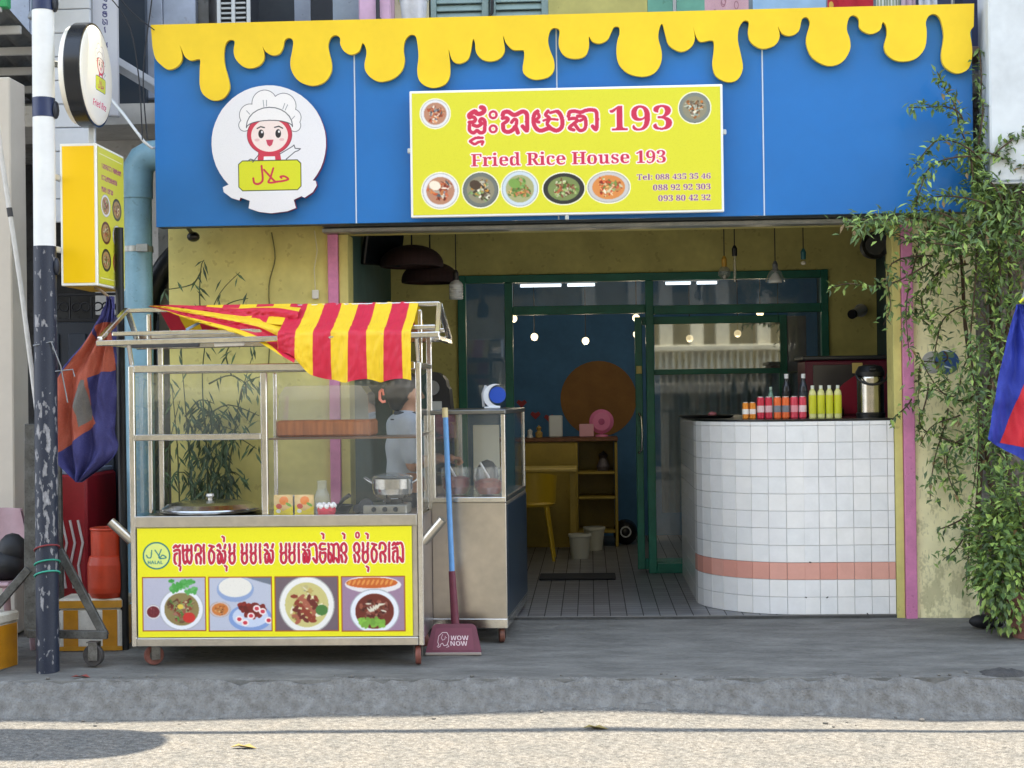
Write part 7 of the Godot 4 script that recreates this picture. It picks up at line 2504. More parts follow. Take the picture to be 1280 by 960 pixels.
func left_clutter() -> void:
	# foam boxes with brown tape
	var spec := [[Vector3(-3.42, -0.105, 1.12), Vector3(0.42, 0.31, 0.3), "white foam box with yellow-brown tape at the left picture edge", -0.25], [Vector3(-2.88, -0.075, 0.62), Vector3(0.36, 0.3, 0.26), "white foam box with yellow-brown tape under the red gas cylinder", 0.06]]
	for s in spec:
		var o := thing("foam_box", s[2], "box", s[0], "taped foam boxes", s[3])
		var z: Vector3 = s[1]
		var b := MB.new()
		b.span(Vector3(-z.x / 2, 0, -z.z / 2), Vector3(z.x / 2, z.y * 0.8, z.z / 2), 0.012)
		part(o, "box", b, mat("e2dfd6", 0.8, 0, "paint", 1.5), true)
		b = MB.new()
		b.span(Vector3(-z.x / 2 - 0.004, z.y * 0.805, -z.z / 2 - 0.004), Vector3(z.x / 2 + 0.004, z.y, z.z / 2 + 0.004), 0.012)
		part(o, "lid", b, mat("dcd6c6", 0.8, 0, "paint", 1.5), true)
		for k in 2:
			b = MB.new()
			var x: float = (-0.3 + 0.62 * k) * z.x
			b.span(Vector3(x - 0.042, 0.004, z.z / 2 + 0.001), Vector3(x + 0.042, z.y * 0.79, z.z / 2 + 0.0025))
			part(o, "tape", b, mat("c98a1c", 0.3, 0, "mottle", 2.0), true)
		for e in [[0.83, 0.97], [0.02, 0.1]]:
			b = MB.new()
			b.span(Vector3(-z.x / 2 - 0.005, z.y * e[0], z.z / 2 + 0.0045), Vector3(z.x / 2 + 0.005, z.y * e[1], z.z / 2 + 0.006))
			part(o, "tape", b, mat("c8902a", 0.3, 0, "mottle", 2.0), true)
		b = MB.new()
		b.span(Vector3(z.x / 2 + 0.001, z.y * 0.03, -z.z / 2 + 0.02), Vector3(z.x / 2 + 0.0025, z.y * 0.79, z.z / 2 - 0.1))
		part(o, "tape", b, mat("c98a1c", 0.3, 0, "mottle", 2.0), true)
	# gas cylinder
	var g := thing("gas_cylinder", "red gas cylinder with collar guard on the foam box behind the pole", "gas cylinder", Vector3(-2.795, 0.226, 0.66))
	var red := mat("c8401f", 0.4, 0, "paint", 1.6)
	var b := MB.new()
	b.lathe(Vector3.ZERO, [Vector2(0, 0), Vector2(0.09, 0), Vector2(0.108, 0.03), Vector2(0.112, 0.06), Vector2(0.112, 0.19), Vector2(0.1, 0.235), Vector2(0.06, 0.26), Vector2(0, 0.265)], 28)
	part(g, "body", b, red, true)
	b = MB.new()
	var rows: Array = []
	for j in 2:
		var r: Array[Vector3] = []
		for i in 29:
			var a := 0.5 + (TAU - 1.0) * i / 28.0 - PI * 0.1
			r.append(Vector3(0.088 * cos(a), 0.24 + 0.15 * j, 0.088 * sin(a)))
		rows.append(r)
	b.grid(rows, true, 0.006)
	part(g, "collar", b, red, true)
	b = MB.new()
	var q: Array = []
	for i in 29:
		var a := 0.5 + (TAU - 1.0) * i / 28.0 - PI * 0.1
		q.append(Vector3(0.088 * cos(a), 0.392, 0.088 * sin(a)))
	b.tube(q, 0.009, 8)
	part(g, "collar_rim", b, red, true)
	b = MB.new()
	b.lathe(Vector3.ZERO, [Vector2(0.022, 0.26), Vector2(0.022, 0.32), Vector2(0, 0.33)], 12)
	b.box(Vector3(0.03, 0.3, 0.02), Vector3(0.05, 0.03, 0.03), 0.004)
	part(g, "valve", b, mat("2a2a2c", 0.5, 0.4), true)
	# red cooler cabinet
	var f := thing("drinks_cooler", "tall red drinks cooler with white lettering behind the pole", "cooler", Vector3(-3.2, -0.022, -0.25))
	b = MB.new()
	b.span(Vector3(-3.5, -0.02, -0.55), Vector3(-3.115, 0.9, 0.05), 0.015)
	part(f, "cabinet", b, mat("a8202c", 0.4, 0, "paint", 1.0))
	b = MB.new()
	b.span(Vector3(-3.48, 0.9, -0.53), Vector3(-3.13, 0.93, 0.03), 0.006)
	part(f, "lid", b, mat("8d98b0", 0.4))
	for k in 3:
		b = MB.new()
		b.tube([Vector3(-3.27 + 0.05 * k, 0.62, 0.056), Vector3(-3.24 + 0.05 * k, 0.48, 0.056), Vector3(-3.27 + 0.05 * k, 0.34, 0.056), Vector3(-3.25 + 0.05 * k, 0.2, 0.056)], 0.008, 6)
		part(f, "white_swirl", b, mat("cfc6c4", 0.5))
	# steel trolley frame tied to the pole
	var fr := thing("trolley_frame", "grey angle-iron trolley frame with caster standing around the pole", "trolley", Vector3(-2.95, -0.1, 1.05))
	var im := mat("6f6f6c", 0.55, 0.5, "grime", 2.0)
	for e in [["upright", Vector3(-3.085, 0.07, 1.1), Vector3(-3.075, 1.235, 1.08), 0.07], ["brace", Vector3(-2.92, 0.54, 1.1), Vector3(-2.665, 0.07, 1.12), 0.045], ["base_rail", Vector3(-3.1, 0.085, 1.105), Vector3(-2.65, 0.078, 1.125), 0.045], ["brace", Vector3(-3.09, 0.44, 1.1), Vector3(-3.32, 0.18, 1.12), 0.045], ["base_rail", Vector3(-3.09, 0.08, 1.08), Vector3(-3.09, 0.08, 0.6), 0.045], ["upright", Vector3(-3.09, 0.06, 0.62), Vector3(-3.08, 1.1, 0.66), 0.045], ["top_rail", Vector3(-3.075, 1.2, 1.06), Vector3(-3.08, 1.08, 0.68), 0.04]]:
		b = MB.new()
		b.bar(e[1], e[2], e[3], 0.03, 0.003, Vector3(0, 0, 1))
		part(fr, e[0], b, im)
	caster(fr, Vector3(-2.73, -0.093, 1.12), 0.06, 1.4, "4a4644")
	caster(fr, Vector3(-3.09, -0.062, 0.62), 0.06, 0.2, "4a4644")
	# leaning white pole
	b = MB.new()
	b.tube([Vector3(-3.33, 3.72, 1.07), Vector3(-3.235, 2.75, 1.07), Vector3(-3.13, 2.0, 1.07), Vector3(-3.055, 1.37, 1.07), Vector3(-3.04, 1.225, 1.07)], 0.013, 10)
	var wp := thing("white_staff", "thin bent white staff rising left of the striped pole", "staff", Vector3(-3.04, 1.2, 1.07))
	part(wp, "rod", b, mat("d6d4cf", 0.5, 0, "mottle", 3.0))
	b = MB.new()
	b.tube([Vector3(-3.19, 2.43, 1.07), Vector3(-3.183, 2.38, 1.07)], 0.0155, 10)
	part(wp, "binding", b, mat("3a3a3c", 0.7))
	# plastic chair at the picture edge
	var c := thing("plastic_chair", "pinkish grey plastic chair cut off by the left picture edge", "chair", Vector3(-3.45, -0.085, 0.85))
	var pm := mat("a98a90", 0.5, 0, "mottle", 2.0)
	rows = []
	for j in 9:
		var r: Array[Vector3] = []
		for i in 11:
			var u := i / 10.0 - 0.5
			var v := j / 8.0
			r.append(Vector3(-3.42 + u * 0.4 * (1.0 - 0.35 * v * v), 0.36 + 0.38 * v, 0.7 + 0.08 * u * u * 4 - 0.1 * v))
		rows.append(r)
	b = MB.new()
	b.grid(rows, true, 0.012)
	part(c, "backrest", b, pm)
	b = MB.new()
	b.span(Vector3(-3.64, 0.33, 0.68), Vector3(-3.21, 0.36, 1.08), 0.012)
	part(c, "seat", b, pm)
	for e in [[-3.61, 0.71], [-3.24, 0.71], [-3.61, 1.05], [-3.24, 1.05]]:
		b = MB.new()
		b.tube([Vector3(e[0], 0.34, e[1]), Vector3(e[0] + 0.02 * signf(e[0] + 3.42), -0.07 - 0.02 * (e[1] - 0.7) / 0.35, e[1])], [0.022, 0.016], 8)
		part(c, "leg", b, pm)
	b = MB.new()
	b.blob(Vector3(-3.3, 0.44, 0.92), Vector3(0.12, 0.09, 0.12), 14)
	b.blob(Vector3(-3.26, 0.52, 0.9), Vector3(0.08, 0.1, 0.09), 14)
	solo("black_bag", "slumped black bag on the pinkish chair at the left edge", "bag", b, mat("15161a", 0.6, 0, "mottle", 3.0), Vector3(-3.3, 0.36, 0.92))
	# black post beside the cart
	b = MB.new()
	b.tube([Vector3(-2.685, -0.075, 0.7), Vector3(-2.69, 1.6, 0.7), Vector3(-2.69, 2.35, 0.7)], 0.024, 14)
	solo("black_post", "slim black chipped post between the hanging flag and the cart", "post", b, mat("1f2328", 0.45, 0.2, "grime", 3.0), Vector3(-2.685, -0.075, 0.7))
	# blue drain pipe with elbow
	var p := thing("drain_pipe", "pale blue plastic drain pipe with elbow at the fascia's left end", "pipe", Vector3(-2.815, -0.02, -0.1))
	var bl := mat("93c3d8", 0.4, 0, "paint", 0.9)
	b = MB.new()
	b.tube([Vector3(-2.82, -0.024, -0.1), Vector3(-2.818, 2.62, -0.1)], 0.088, 24)
	part(p, "pipe", b, bl)
	b = MB.new()
	b.tube([Vector3(-2.818, 2.62, -0.1), Vector3(-2.818, 2.74, -0.1), Vector3(-2.81, 2.81, -0.1), Vector3(-2.78, 2.86, -0.1), Vector3(-2.73, 2.885, -0.1), Vector3(-2.68, 2.89, -0.1), Vector3(-2.56, 2.89, -0.1)], 0.096, 24)
	part(p, "elbow", b, bl)
	b = MB.new()
	b.lathe(Vector3(-2.818, 2.3, -0.1), [Vector2(0.09, -0.018), Vector2(0.094, -0.018), Vector2(0.094, 0.018), Vector2(0.09, 0.018)], 24)
	b.box(Vector3(-2.76, 2.3, -0.0), Vector3(0.07, 0.05, 0.04), 0.004)
	part(p, "clamp", b, mat("b9bcb8", 0.4, 0.6, "steel", 2.0))
	# black curved canopy of something parked behind the wall corner
	b = MB.new()
	q = []
	for k in 12:
		var a := PI * 0.5 * k / 11.0 + PI * 0.5
		q.append(Vector3(-2.42 + 0.42 * cos(a), 1.75 + 0.62 * sin(a), -0.3))
	b.tube(q, 0.07, 12)
	q.append(Vector3(-2.84, 0.0, -0.3))
	b.tube([q[11], Vector3(-2.83, 1.0, -0.3), Vector3(-2.83, -0.022, -0.3)], 0.07, 12)
	solo("black_hose_duct", "thick black curved duct rising behind the wall corner", "duct", b, mat("1d2028", 0.4, 0, "mottle", 2.0), Vector3(-2.83, -0.022, -0.3))
	# cables from the sign to the fascia
	b = MB.new()
	b.tube([Vector3(-2.9, 3.2, 0.16), Vector3(-2.78, 3.08, 0.3), Vector3(-2.69, 2.97, 0.36), Vector3(-2.64, 2.9, 0.35), Vector3(-2.6, 2.865, 0.33), Vector3(-2.57, 2.875, 0.3), Vector3(-2.575, 2.93, 0.28)], 0.009, 8)
	solo("white_cable", "thick white cable sagging from the left wall to the fascia", "cable", b, mat("d3d6d6", 0.5), Vector3(-2.64, 2.87, 0.35))
	var paths := [["thin dark cable crossing in front of the fascia's left drip", [-2.5, 4.2, -2.56, 3.75, -2.62, 3.3, -2.6, 2.9]], ["thin dark cable falling between light box and fascia", [-2.95, 3.9, -2.72, 3.62, -2.65, 3.3, -2.63, 2.9]], ["thin dark cable slanting up from the fascia's top left corner", [-2.98, 4.05, -2.72, 3.7, -2.55, 3.55]]]
	for s in paths:
		b = MB.new()
		b.tube(path3(s[1], 0.42, 5), 0.004, 6)
		solo("loose_cable", s[0], "cable", b, mat("22242a", 0.7), Vector3(s[1][0], s[1][1], 0.42), "loose cables left of the fascia")
	# litter by the kerb and in front
	rng.seed = 40
	b = MB.new()
	b.leaf(Vector3(-2.74, -0.108, 1.33), Vector3(0.9, 0.1, 0.3).normalized(), Vector3.UP, 0.07, 0.04)
	b.leaf(Vector3(-2.72, -0.108, 1.35), Vector3(-0.6, 0.2, 0.5).normalized(), Vector3.UP, 0.06, 0.03)
	solo("litter", "scrap of reddish litter on the pavement left of the cart", "litter", b, mat("8a4038", 0.7), Vector3(-2.74, -0.11, 1.33))
	for e in [[-1.65, 2.33, "dry yellow leaf on the sunlit road left of the middle"], [-0.02, 1.98, "dry yellow leaf on the sunlit road near the middle"]]:
		b = MB.new()
		var y := road_y(e[0], e[1]) + 0.006
		b.leaf(Vector3(e[0], y, e[1]), Vector3(0.95, 0.12, 0.2).normalized(), Vector3.UP, 0.09, 0.05)
		b.leaf(Vector3(e[0] + 0.03, y + 0.004, e[1]), Vector3(-0.9, 0.15, 0.3).normalized(), Vector3.UP, 0.07, 0.04)
		solo("dry_leaf", e[2], "leaf", b, mat("8a7a48", 0.9), Vector3(e[0], y, e[1]), "leaves on the road")

func hang_flag(o: Node3D, called: String, left: Array, right: Array, z: float, fold: float, waves: float, m: Material, sd: int) -> void:
	# cloth between two traced edges, with folds running down
	var n := fnoise(sd, 2.5, 3)
	var L := smooth(v2(left), 6)
	var R := smooth(v2(right), 6)
	var rows: Array = []
	var h := 40
	for j in h:
		var v := float(j) / (h - 1)
		var fl := v * (L.size() - 1)
		var fr := v * (R.size() - 1)
		var a := L[int(fl)].lerp(L[mini(int(fl) + 1, L.size() - 1)], fl - int(fl))
		var c := R[int(fr)].lerp(R[mini(int(fr) + 1, R.size() - 1)], fr - int(fr))
		var r: Array[Vector3] = []
		for i in 41:
			var u := i / 40.0
			var p := a.lerp(c, u)
			r.append(Vector3(p.x, p.y, z + fold * sin(u * waves * PI + v * 1.5) * (0.35 + 0.65 * v) + fold * 0.8 * n.get_noise_2d(u * 2.0, v * 2.0)))
		rows.append(r)
	var b := MB.new()
	b.grid(rows)
	# print follows the cloth's own place in the traced frame
	var x0 := 1e9; var x1 := -1e9; var y0 := 1e9; var y1 := -1e9
	for p in b.V:
		x0 = min(x0, p.x); x1 = max(x1, p.x); y0 = min(y0, p.y); y1 = max(y1, p.y)
	for i in b.U.size():
		b.U[i] = Vector2((b.V[i].x - x0) / (x1 - x0), (y1 - b.V[i].y) / (y1 - y0))
	part(o, called, b, m)

func flags() -> void:
	# faded flag on the left
	var o := thing("faded_flag", "faded blue and orange-red flag hanging limp between pole and cart", "flag", Vector3(-2.68, 0.9, 0.95))
	var cv := CV.new(320, 940, Color("3e3e76"))
	cv.poly(pts([20, 420, 130, 290, 210, 170, 215, 430, 200, 560, 240, 620, 120, 720, 10, 800, 0, 600], 1.0), Color("b45c46"))
	cv.poly(pts([225, 150, 250, 130, 300, 130, 310, 370, 190, 430, 210, 250], 1.0), Color("b45c46"))
	cv.poly(pts([180, 410, 250, 380, 320, 380, 320, 700, 250, 690, 185, 590], 1.0), Color("3e3e76"))
	cv.poly(pts([100, 540, 150, 420, 165, 420, 190, 600, 190, 620, 135, 660, 130, 600], 1.0), Color("74706a"))
	var m := printed(cv.tex(0.06, 3), 0.8)
	m.backlight_enabled = true; m.backlight = Color(0.3, 0.3, 0.3)
	hang_flag(o, "cloth", [-2.69, 1.94, -2.72, 1.85, -2.85, 1.65, -2.97, 1.5, -3.0, 1.3, -3.0, 1.06, -2.87, 0.91], [-2.655, 1.94, -2.65, 1.8, -2.65, 1.6, -2.655, 1.4, -2.66, 1.2, -2.66, 1.05, -2.86, 0.9], 0.93, 0.045, 5.5, m, 3)
	var b := MB.new()
	b.tube([Vector3(-2.76, 1.995, 0.93), Vector3(-2.72, 1.97, 0.93), Vector3(-2.67, 1.925, 0.93)], 0.008, 8)
	part(o, "staff", b, mat("7f6a50", 0.6))
	# bright flag on the right
	o = thing("bright_flag", "bright blue and red flag with white specks hanging at the right picture edge", "flag", Vector3(2.4, 1.0, 0.85))
	cv = CV.new(440, 940, Color("24369c"))
	cv.poly(pts([440, 220, 240, 330, 150, 560, 80, 730, 220, 760, 440, 890], 1.0), Color("c8202c"))
	cv.poly(pts([240, 800, 440, 905, 440, 940, 250, 940], 1.0), Color("1d2678"))
	for e in [[280, 480], [275, 620], [340, 560], [350, 690], [400, 600]]:
		cv.poly(pts([e[0], e[1], e[0] + 16, e[1] + 8, e[0] + 22, e[1] + 26, e[0] + 8, e[1] + 30], 1.0), Color("e4d4d4"))
	m = printed(cv.tex(0.04, 3), 0.7)
	m.backlight_enabled = true; m.backlight = Color(0.3, 0.3, 0.3)
	hang_flag(o, "cloth", [2.35, 1.82, 2.315, 1.7, 2.25, 1.45, 2.21, 1.25, 2.175, 1.08], [2.4, 1.82, 2.46, 1.7, 2.58, 1.4, 2.62, 1.1, 2.58, 0.84], 0.82, 0.03, 5.0, m, 8)
	b = MB.new()
	b.tube([Vector3(2.6, 2.45, 0.5), Vector3(2.5, 2.1, 0.66), Vector3(2.38, 1.83, 0.82)], 0.009, 8)
	part(o, "staff", b, mat("8a8a80", 0.6))
	b = MB.new()
	b.tube([Vector3(2.365, 1.83, 0.83), Vector3(2.385, 1.85, 0.835), Vector3(2.4, 1.835, 0.835), Vector3(2.4, 1.79, 0.84)], 0.008, 8)
	part(o, "yellow_tie", b, mat("d8dc3a", 0.5))

func leaf_colour(b: MB, young := 0.2) -> void:
	var k := rng.randf()
	if k > 0.975:
		b.tint = Color(0.22, 0.15, 0.06)
	elif k < young:
		b.tint = Color(0.27, 0.38, 0.09) * rng.randf_range(0.9, 1.5)
	elif k < 0.75:
		b.tint = Color(0.13, 0.21, 0.055) * rng.randf_range(0.7, 1.4)
	else:
		b.tint = Color(0.07, 0.12, 0.04) * rng.randf_range(0.7, 1.3)

func spray(b: MB, p: Array, step: float, l: float, w: float, droop: float, spread := 0.0) -> void:
	# leaves set along a twig
	for i in p.size() - 1:
		var d: Vector3 = p[i + 1] - p[i]
		var n := maxi(1, int(d.length() / step))
		for k in n:
			var at: Vector3 = p[i] + d * ((k + rng.randf()) / n)
			for s in 2:
				var a := rng.randf() * TAU
				var side := Vector3(cos(a), sin(a) - droop, absf(sin(a * 1.7)) * 0.9 - 0.1)
				var dir := (d.normalized() * 0.6 + side).normalized()
				leaf_colour(b)
				b.leaf(at + Vector3(rng.randfn(0, spread), rng.randfn(0, spread), rng.randfn(0, spread * 0.6)), dir, Vector3(rng.randfn(0, 0.4), 1, rng.randfn(0.5, 0.4)).normalized(), l * rng.randf_range(0.6, 1.25), w * rng.randf_range(0.7, 1.2))

func plants() -> void:
	rng.seed = 99
	var green := leafy()
	var bark := mat("5d4a38", 0.9, 0, "grime", 4.0)
	# climbing vine on the right
	var o := thing("climbing_vine", "green climbing vine on the right wall reaching over the blue fascia", "vine", Vector3(2.42, -0.03, 0.15))
	var trunks := [[2.44, -0.03, 2.42, 0.5, 2.36, 1.0, 2.4, 1.6, 2.38, 2.1, 2.36, 2.7, 2.34, 3.2], [2.52, -0.03, 2.5, 0.6, 2.46, 1.3, 2.5, 1.9, 2.42, 2.4, 2.36, 2.7], [2.36, -0.03, 2.3, 0.5, 2.33, 1.1, 2.26, 1.6, 2.2, 2.1, 2.1, 2.4]]
	for k in 3:
		var b := MB.new()
		var q := path3(trunks[k], 0.1, 4)
		for i in q.size():
			q[i].z += 0.34 * smoothstep(1.7, 2.7, q[i].y)
		var rr: Array = []
		for i in q.size():
			rr.append(lerpf(0.02, 0.007, float(i) / q.size()))
		b.tube(q, rr, 8)
		part(o, "stem", b, bark)
	for e in VINE:
		var b := MB.new()
		var q := path3(e.slice(1), e[0], 4)
		for i in q.size():
			q[i].z += 0.04 * sin(i * 0.9)
		var rr: Array = []
		for i in q.size():
			rr.append(lerpf(0.006, 0.002, float(i) / q.size()))
		b.tube(q, rr, 5)
		part(o, "twig", b, bark)
	# how the side branches join the stems
	var b := MB.new()
	b.tinted = true
	for e in VINE:
		var q := path3(e.slice(1), e[0], 3)
		spray(b, q, 0.0095 if e[0] >= 0.45 else 0.017, 0.05, 0.021, 0.25, 0.016)
	part(o, "branch_leaves", b, green)
	b = MB.new()
	b.tinted = true
	for e in MASS:
		for k in int(e[4] * 1.05):
			var p := Vector3(e[0] + rng.randfn(0, 0.55) * e[2], e[1] + rng.randfn(0, 0.55) * e[3], e[5] + absf(rng.randfn(0, 0.09)) - 0.04)
			if p.z < 0.02:
				p.z = 0.02 + rng.randf() * 0.03
			leaf_colour(b)
			var a := rng.randf() * TAU
			b.leaf(p, Vector3(cos(a), sin(a) - 0.4, 0.25).normalized(), Vector3(rng.randfn(0, 0.4), 1, 0.6).normalized(), rng.randf_range(0.035, 0.07), rng.randf_range(0.014, 0.026))
	part(o, "crown_leaves", b, green)
	b = MB.new()
	for k in 26:
		var x := 2.36 + rng.randf() * 0.3
		var y := 1.0 + rng.randf() * 1.2
		b.tube([Vector3(x, y, 0.05 + rng.randf() * 0.1), Vector3(x + rng.randfn(0, 0.05), y + 0.2, 0.1), Vector3(x + rng.randfn(0, 0.12), y + 0.42, 0.12)], 0.004, 5)
	part(o, "dry_twigs", b, mat("7a6654", 0.9))
	# potted shrub
	o = thing("potted_shrub", "dense green shrub in a pinkish pot at the right picture edge", "potted plant", Vector3(2.5, -0.06, 0.5))
	b = MB.new()
	b.lathe(Vector3.ZERO, [Vector2(0, 0), Vector2(0.11, 0), Vector2(0.155, 0.22), Vector2(0.175, 0.225), Vector2(0.175, 0.26), Vector2(0.155, 0.26), Vector2(0.14, 0.22), Vector2(0, 0.22)], 28)
	part(o, "pot", b, mat("b07a70", 0.8, 0, "grime", 1.5), true)
	for k in 7:
		b = MB.new()
		var a := TAU * k / 7.0
		b.tube([Vector3(0.03 * cos(a), 0.2, 0.03 * sin(a)), Vector3(0.08 * cos(a), 0.45, 0.08 * sin(a)), Vector3(0.15 * cos(a) - 0.08, 0.8, 0.12 * sin(a))], [0.009, 0.006, 0.003], 6)
		part(o, "stem", b, bark, true)
	b = MB.new()
	b.tinted = true
	for e in SHRUB:
		for k in int(e[4] * 1.5):
			var d := Vector3(rng.randfn(0, 1), rng.randfn(0, 1), rng.randfn(0, 1)).normalized() * pow(rng.randf(), 0.4)
			var p := Vector3(e[0] + 0.02 + d.x * e[2], e[1] + d.y * e[3], e[5] + d.z * 0.22)
			leaf_colour(b, 0.3)
			b.leaf(p, (d + Vector3(rng.randfn(0, 0.5), -0.25 + rng.randfn(0, 0.4), rng.randfn(0.2, 0.4))).normalized(), Vector3(d.x, 1, d.z + 0.3).normalized(), rng.randf_range(0.035, 0.065), rng.randf_range(0.018, 0.032))
	part(o, "foliage", b, green)
	# bamboo behind the cart
	o = thing("bamboo_plant", "thin bamboo with drooping narrow leaves against the yellow wall behind the cart", "plant", Vector3(-2.3, -0.03, 0.1))
	for e in BAMBOO:
		b = MB.new()
		var q := path3(e.slice(1), e[0], 4)
		if q[0].y < 0.75:
			q.push_front(Vector3(-2.3 + (q[0].x + 2.3) * 0.4, -0.025, 0.1))
		var rr: Array = []
		for i in q.size():
			rr.append(lerpf(0.006, 0.002, float(i) / q.size()))
		b.tube(q, rr, 5)
		part(o, "stem", b, mat("4c5434", 0.7))
	b = MB.new()
	b.tinted = true
	for e in BAMBOO:
		var q := path3(e.slice(1), e[0], 3)
		for i in range(2, q.size()):
			for k in (3 if q[i].y < 1.15 else 2 if q[i].y < 1.5 else 1):
				b.tint = Color(0.06, 0.105, 0.045) * rng.randf_range(0.6, 1.6)
				var a := rng.randf_range(-1.0, 1.0)
				b.leaf(q[i] + Vector3(rng.randfn(0, 0.02), rng.randfn(0, 0.03), rng.randf() * 0.05 - 0.015), Vector3(a, -0.55 - rng.randf() * 0.6, rng.randf() * 0.4).normalized(), Vector3(0, 0.6, 1).normalized(), rng.randf_range(0.06, 0.11), rng.randf_range(0.011, 0.018))
	for k in 330:
		var p := Vector3(-2.47 + rng.randf() * 0.28, 0.72 + pow(rng.randf(), 1.6) * 0.6, 0.05 + rng.randf() * 0.14)
		b.tint = Color(0.055, 0.095, 0.045) * rng.randf_range(0.5, 1.5)
		b.leaf(p, Vector3(rng.randfn(0, 0.5), -0.8, rng.randf() * 0.4).normalized(), Vector3(0, 0.6, 1).normalized(), rng.randf_range(0.06, 0.12), rng.randf_range(0.012, 0.02))
	part(o, "leaves", b, green)
	# stones and a dark shoe near the wall
	rng.seed = 6
	b = MB.new()
	b.blob(Vector3(2.27, -0.0, 0.3), Vector3(0.08, 0.04, 0.05), 14)
	b.blob(Vector3(2.33, -0.012, 0.31), Vector3(0.06, 0.026, 0.045), 14)
	solo("black_shoe", "small black shoe on the ground by the vine's foot", "shoe", b, mat("17171a", 0.7, 0, "mottle", 4.0), Vector3(2.28, -0.04, 0.3))
	b = MB.new()
	var n := fnoise(4, 6.0, 3)
	b.blob(Vector3(2.12, -0.128, 1.33), Vector3(0.13, 0.035, 0.08), 24)
	for i in b.V.size():
		b.V[i] += b.N[i] * 0.02 * n.get_noise_3dv(b.V[i] * 3.0)
	solo("kerb_stone", "flat dark broken stone on the pavement's edge at the right", "stone", b, mat("5c5a58", 0.9, 0, "concrete", 3.0, "fine", 0.6), Vector3(2.12, -0.15, 1.33))

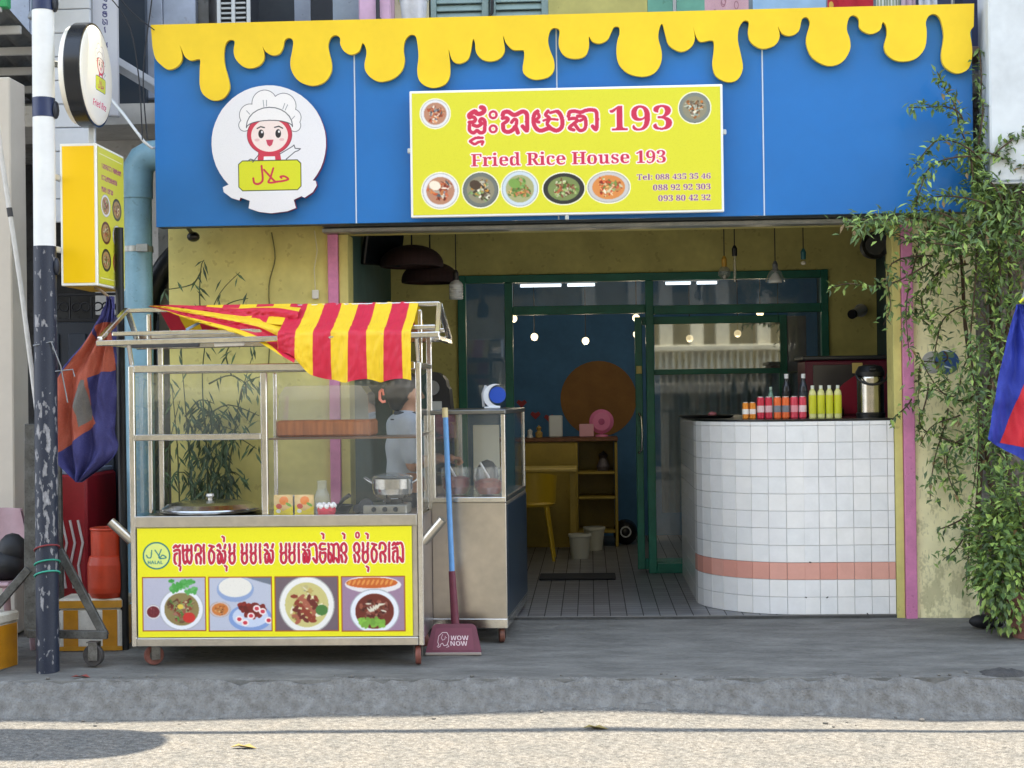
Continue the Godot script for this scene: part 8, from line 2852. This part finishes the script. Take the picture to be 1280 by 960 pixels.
func balcony_goods() -> void:
	# things on the balcony above the fascia
	var o := thing("flower_pot", "white glazed flower pot with small plant on the balcony edge above the fascia", "flower pot", Vector3(-1.05, 3.222, 0.0))
	var b := MB.new()
	b.lathe(Vector3.ZERO, [Vector2(0, 0.36), Vector2(0.055, 0.36), Vector2(0.07, 0.42), Vector2(0.085, 0.56), Vector2(0.09, 0.565), Vector2(0.09, 0.58), Vector2(0.08, 0.58), Vector2(0.075, 0.55), Vector2(0, 0.55)], 26)
	part(o, "pot", b, mat("dfe0e4", 0.2, 0, "mottle", 3.0), true)
	b = MB.new()
	b.span(Vector3(-0.14, 0.0, -0.1), Vector3(0.14, 0.358, 0.1), 0.006)
	part(o, "stand", b, mat("8a8478", 0.7), true)
	b = MB.new()
	b.tinted = true
	rng.seed = 14
	for k in 60:
		leaf_colour(b, 0.3)
		b.leaf(Vector3(rng.randfn(0, 0.03), 0.56, rng.randfn(0, 0.03)), Vector3(rng.randfn(0, 0.5), 1, rng.randfn(0, 0.5)).normalized(), Vector3(rng.randfn(0, 1), 0.2, 1).normalized(), rng.randf_range(0.06, 0.14), 0.02)
	part(o, "leaves", b, leafy(), true)
	# air conditioner
	o = thing("air_conditioner", "grey slatted air conditioner box above the fascia's left end", "air conditioner", Vector3(-2.4, 3.222, -1.1))
	b = MB.new()
	b.span(Vector3(-2.52, 3.222, -1.3), Vector3(-2.28, 3.7, -1.0), 0.01)
	part(o, "stand", b, mat("6a6a68", 0.6))
	b = MB.new()
	b.span(Vector3(-2.51, 3.702, -1.3), Vector3(-2.29, 4.4, -1.02), 0.01)
	part(o, "casing", b, mat("20242a", 0.5))
	for x in [-2.505, -2.405, -2.3]:
		b = MB.new()
		b.span(Vector3(x - 0.012, 3.703, -1.019), Vector3(x + 0.012, 4.4, -0.995), 0.003)
		part(o, "frame", b, mat("c9cbc8", 0.5))
	for k in 20:
		for s in 2:
			b = MB.new()
			b.span(Vector3(-2.49 + 0.1 * s, 3.72 + 0.034 * k, -1.018), Vector3(-2.42 + 0.1 * s, 3.733 + 0.034 * k, -1.004), 0.001)
			part(o, "slat", b, mat("b9bbb8", 0.5))
	# rail with washing
	o = thing("drying_rail", "thin metal drying rail along the balcony above the fascia", "rail", Vector3(1.3, 3.222, -0.25))
	b = MB.new()
	b.tube([Vector3(0.55, 4.35, -0.2), Vector3(2.28, 4.35, -0.2)], 0.012, 8)
	part(o, "rail", b, mat("9a9c9c", 0.4, 0.7))
	for x in [0.56, 2.27]:
		b = MB.new()
		b.tube([Vector3(x, 3.222, -0.2), Vector3(x, 4.35, -0.2)], 0.012, 8)
		part(o, "upright", b, mat("9a9c9c", 0.4, 0.7))
	var wash := [[0.745, 1.015, "c8a0a6", "pink patterned towel hung on the balcony rail", -0.2], [1.04, 1.49, "a9cdea", "light blue sheet hung on the balcony rail", -0.18], [1.5, 1.78, "b82030", "red cloth hung on the balcony rail", -0.2], [1.8, 1.945, "9aa48c", "green and white striped cloth on the balcony rail", -0.2], [1.955, 2.04, "dcc0cc", "narrow pale pink cloth on the balcony rail", -0.2], [2.06, 2.17, "e6eaf0", "narrow white cloth on the balcony rail", -0.2]]
	for w in wash:
		var rows: Array = []
		for j in 10:
			var r: Array[Vector3] = []
			for i in 25:
				var u := i / 24.0
				r.append(Vector3(lerpf(w[0], w[1], u), 4.366 - 0.86 * j / 9.0, w[4] + 0.016 + 0.014 * sin(u * 14.0 + w[0] * 9) * j / 9.0))
			rows.append(r)
		b = MB.new()
		b.grid(rows, true, 0.003)
		var m := mat(w[2], 0.85, 0, "cloth", 2.0)
		if w[2] in ["c8a0a6", "9aa48c", "b82030"]:
			var cv := CV.new(256, 512, Color(w[2]))
			rng.seed = int(w[0] * 100)
			for k in 60:
				if w[2] == "9aa48c":
					cv.im.fill_rect(Rect2i(k * 32, 0, 12, 512), Color("dfe0d4"))
				elif w[2] == "b82030":
					if k < 14: cv.disc(rng.randf() * 70, rng.randf() * 512, 14, 14, Color("d8b04a"))
				else:
					cv.ring(rng.randf() * 256, rng.randf() * 512, 12, 14, 4, Color("9a6a74"))
			m = printed(cv.tex(0.05, 2), 0.85)
		var hung := thing("washing", w[3], "cloth", Vector3((w[0] + w[1]) / 2, 3.5, w[4]), "washing on the balcony rail")
		part(hung, "cloth", b, m)
	# pink column's pipe and the window cable
	b = MB.new()
	b.tube([Vector3(-1.46, 3.9, -1.38), Vector3(-1.46, 4.9, -1.38)], 0.014, 8)
	b.blob(Vector3(-1.45, 3.98, -1.38), Vector3(0.024, 0.06, 0.02), 10)
	solo("column_pipe", "thin dark pipe on the pink column above the fascia", "pipe", b, mat("33343a", 0.6), Vector3(-1.46, 3.9, -1.39))
	b = MB.new()
	b.tube([Vector3(-0.78, 4.045, -1.6), Vector3(-0.7, 4.06, -1.6), Vector3(-0.665, 4.1, -1.6), Vector3(-0.66, 4.4, -1.6), Vector3(-0.66, 4.9, -1.61)], 0.012, 8)
	solo("shutter_cable", "bent black cable in front of the grey-green shutters", "cable", b, mat("1c1d20", 0.6), Vector3(-0.7, 4.05, -1.6))

func _ready() -> void:
	sky_and_camera()
	ground()
	shop_building()
	neighbours()
	opposite()
	fascia()
	signs()
	shopfront()
	counter()
	striped_pole()
	food_cart()
	cart_cloth()
	side_cabinet()
	plants()
	flags()
	left_clutter()
	dustpan()
	cart_goods()
	counter_goods()
	porch_things()
	dining_room()
	person()
	balcony_goods()
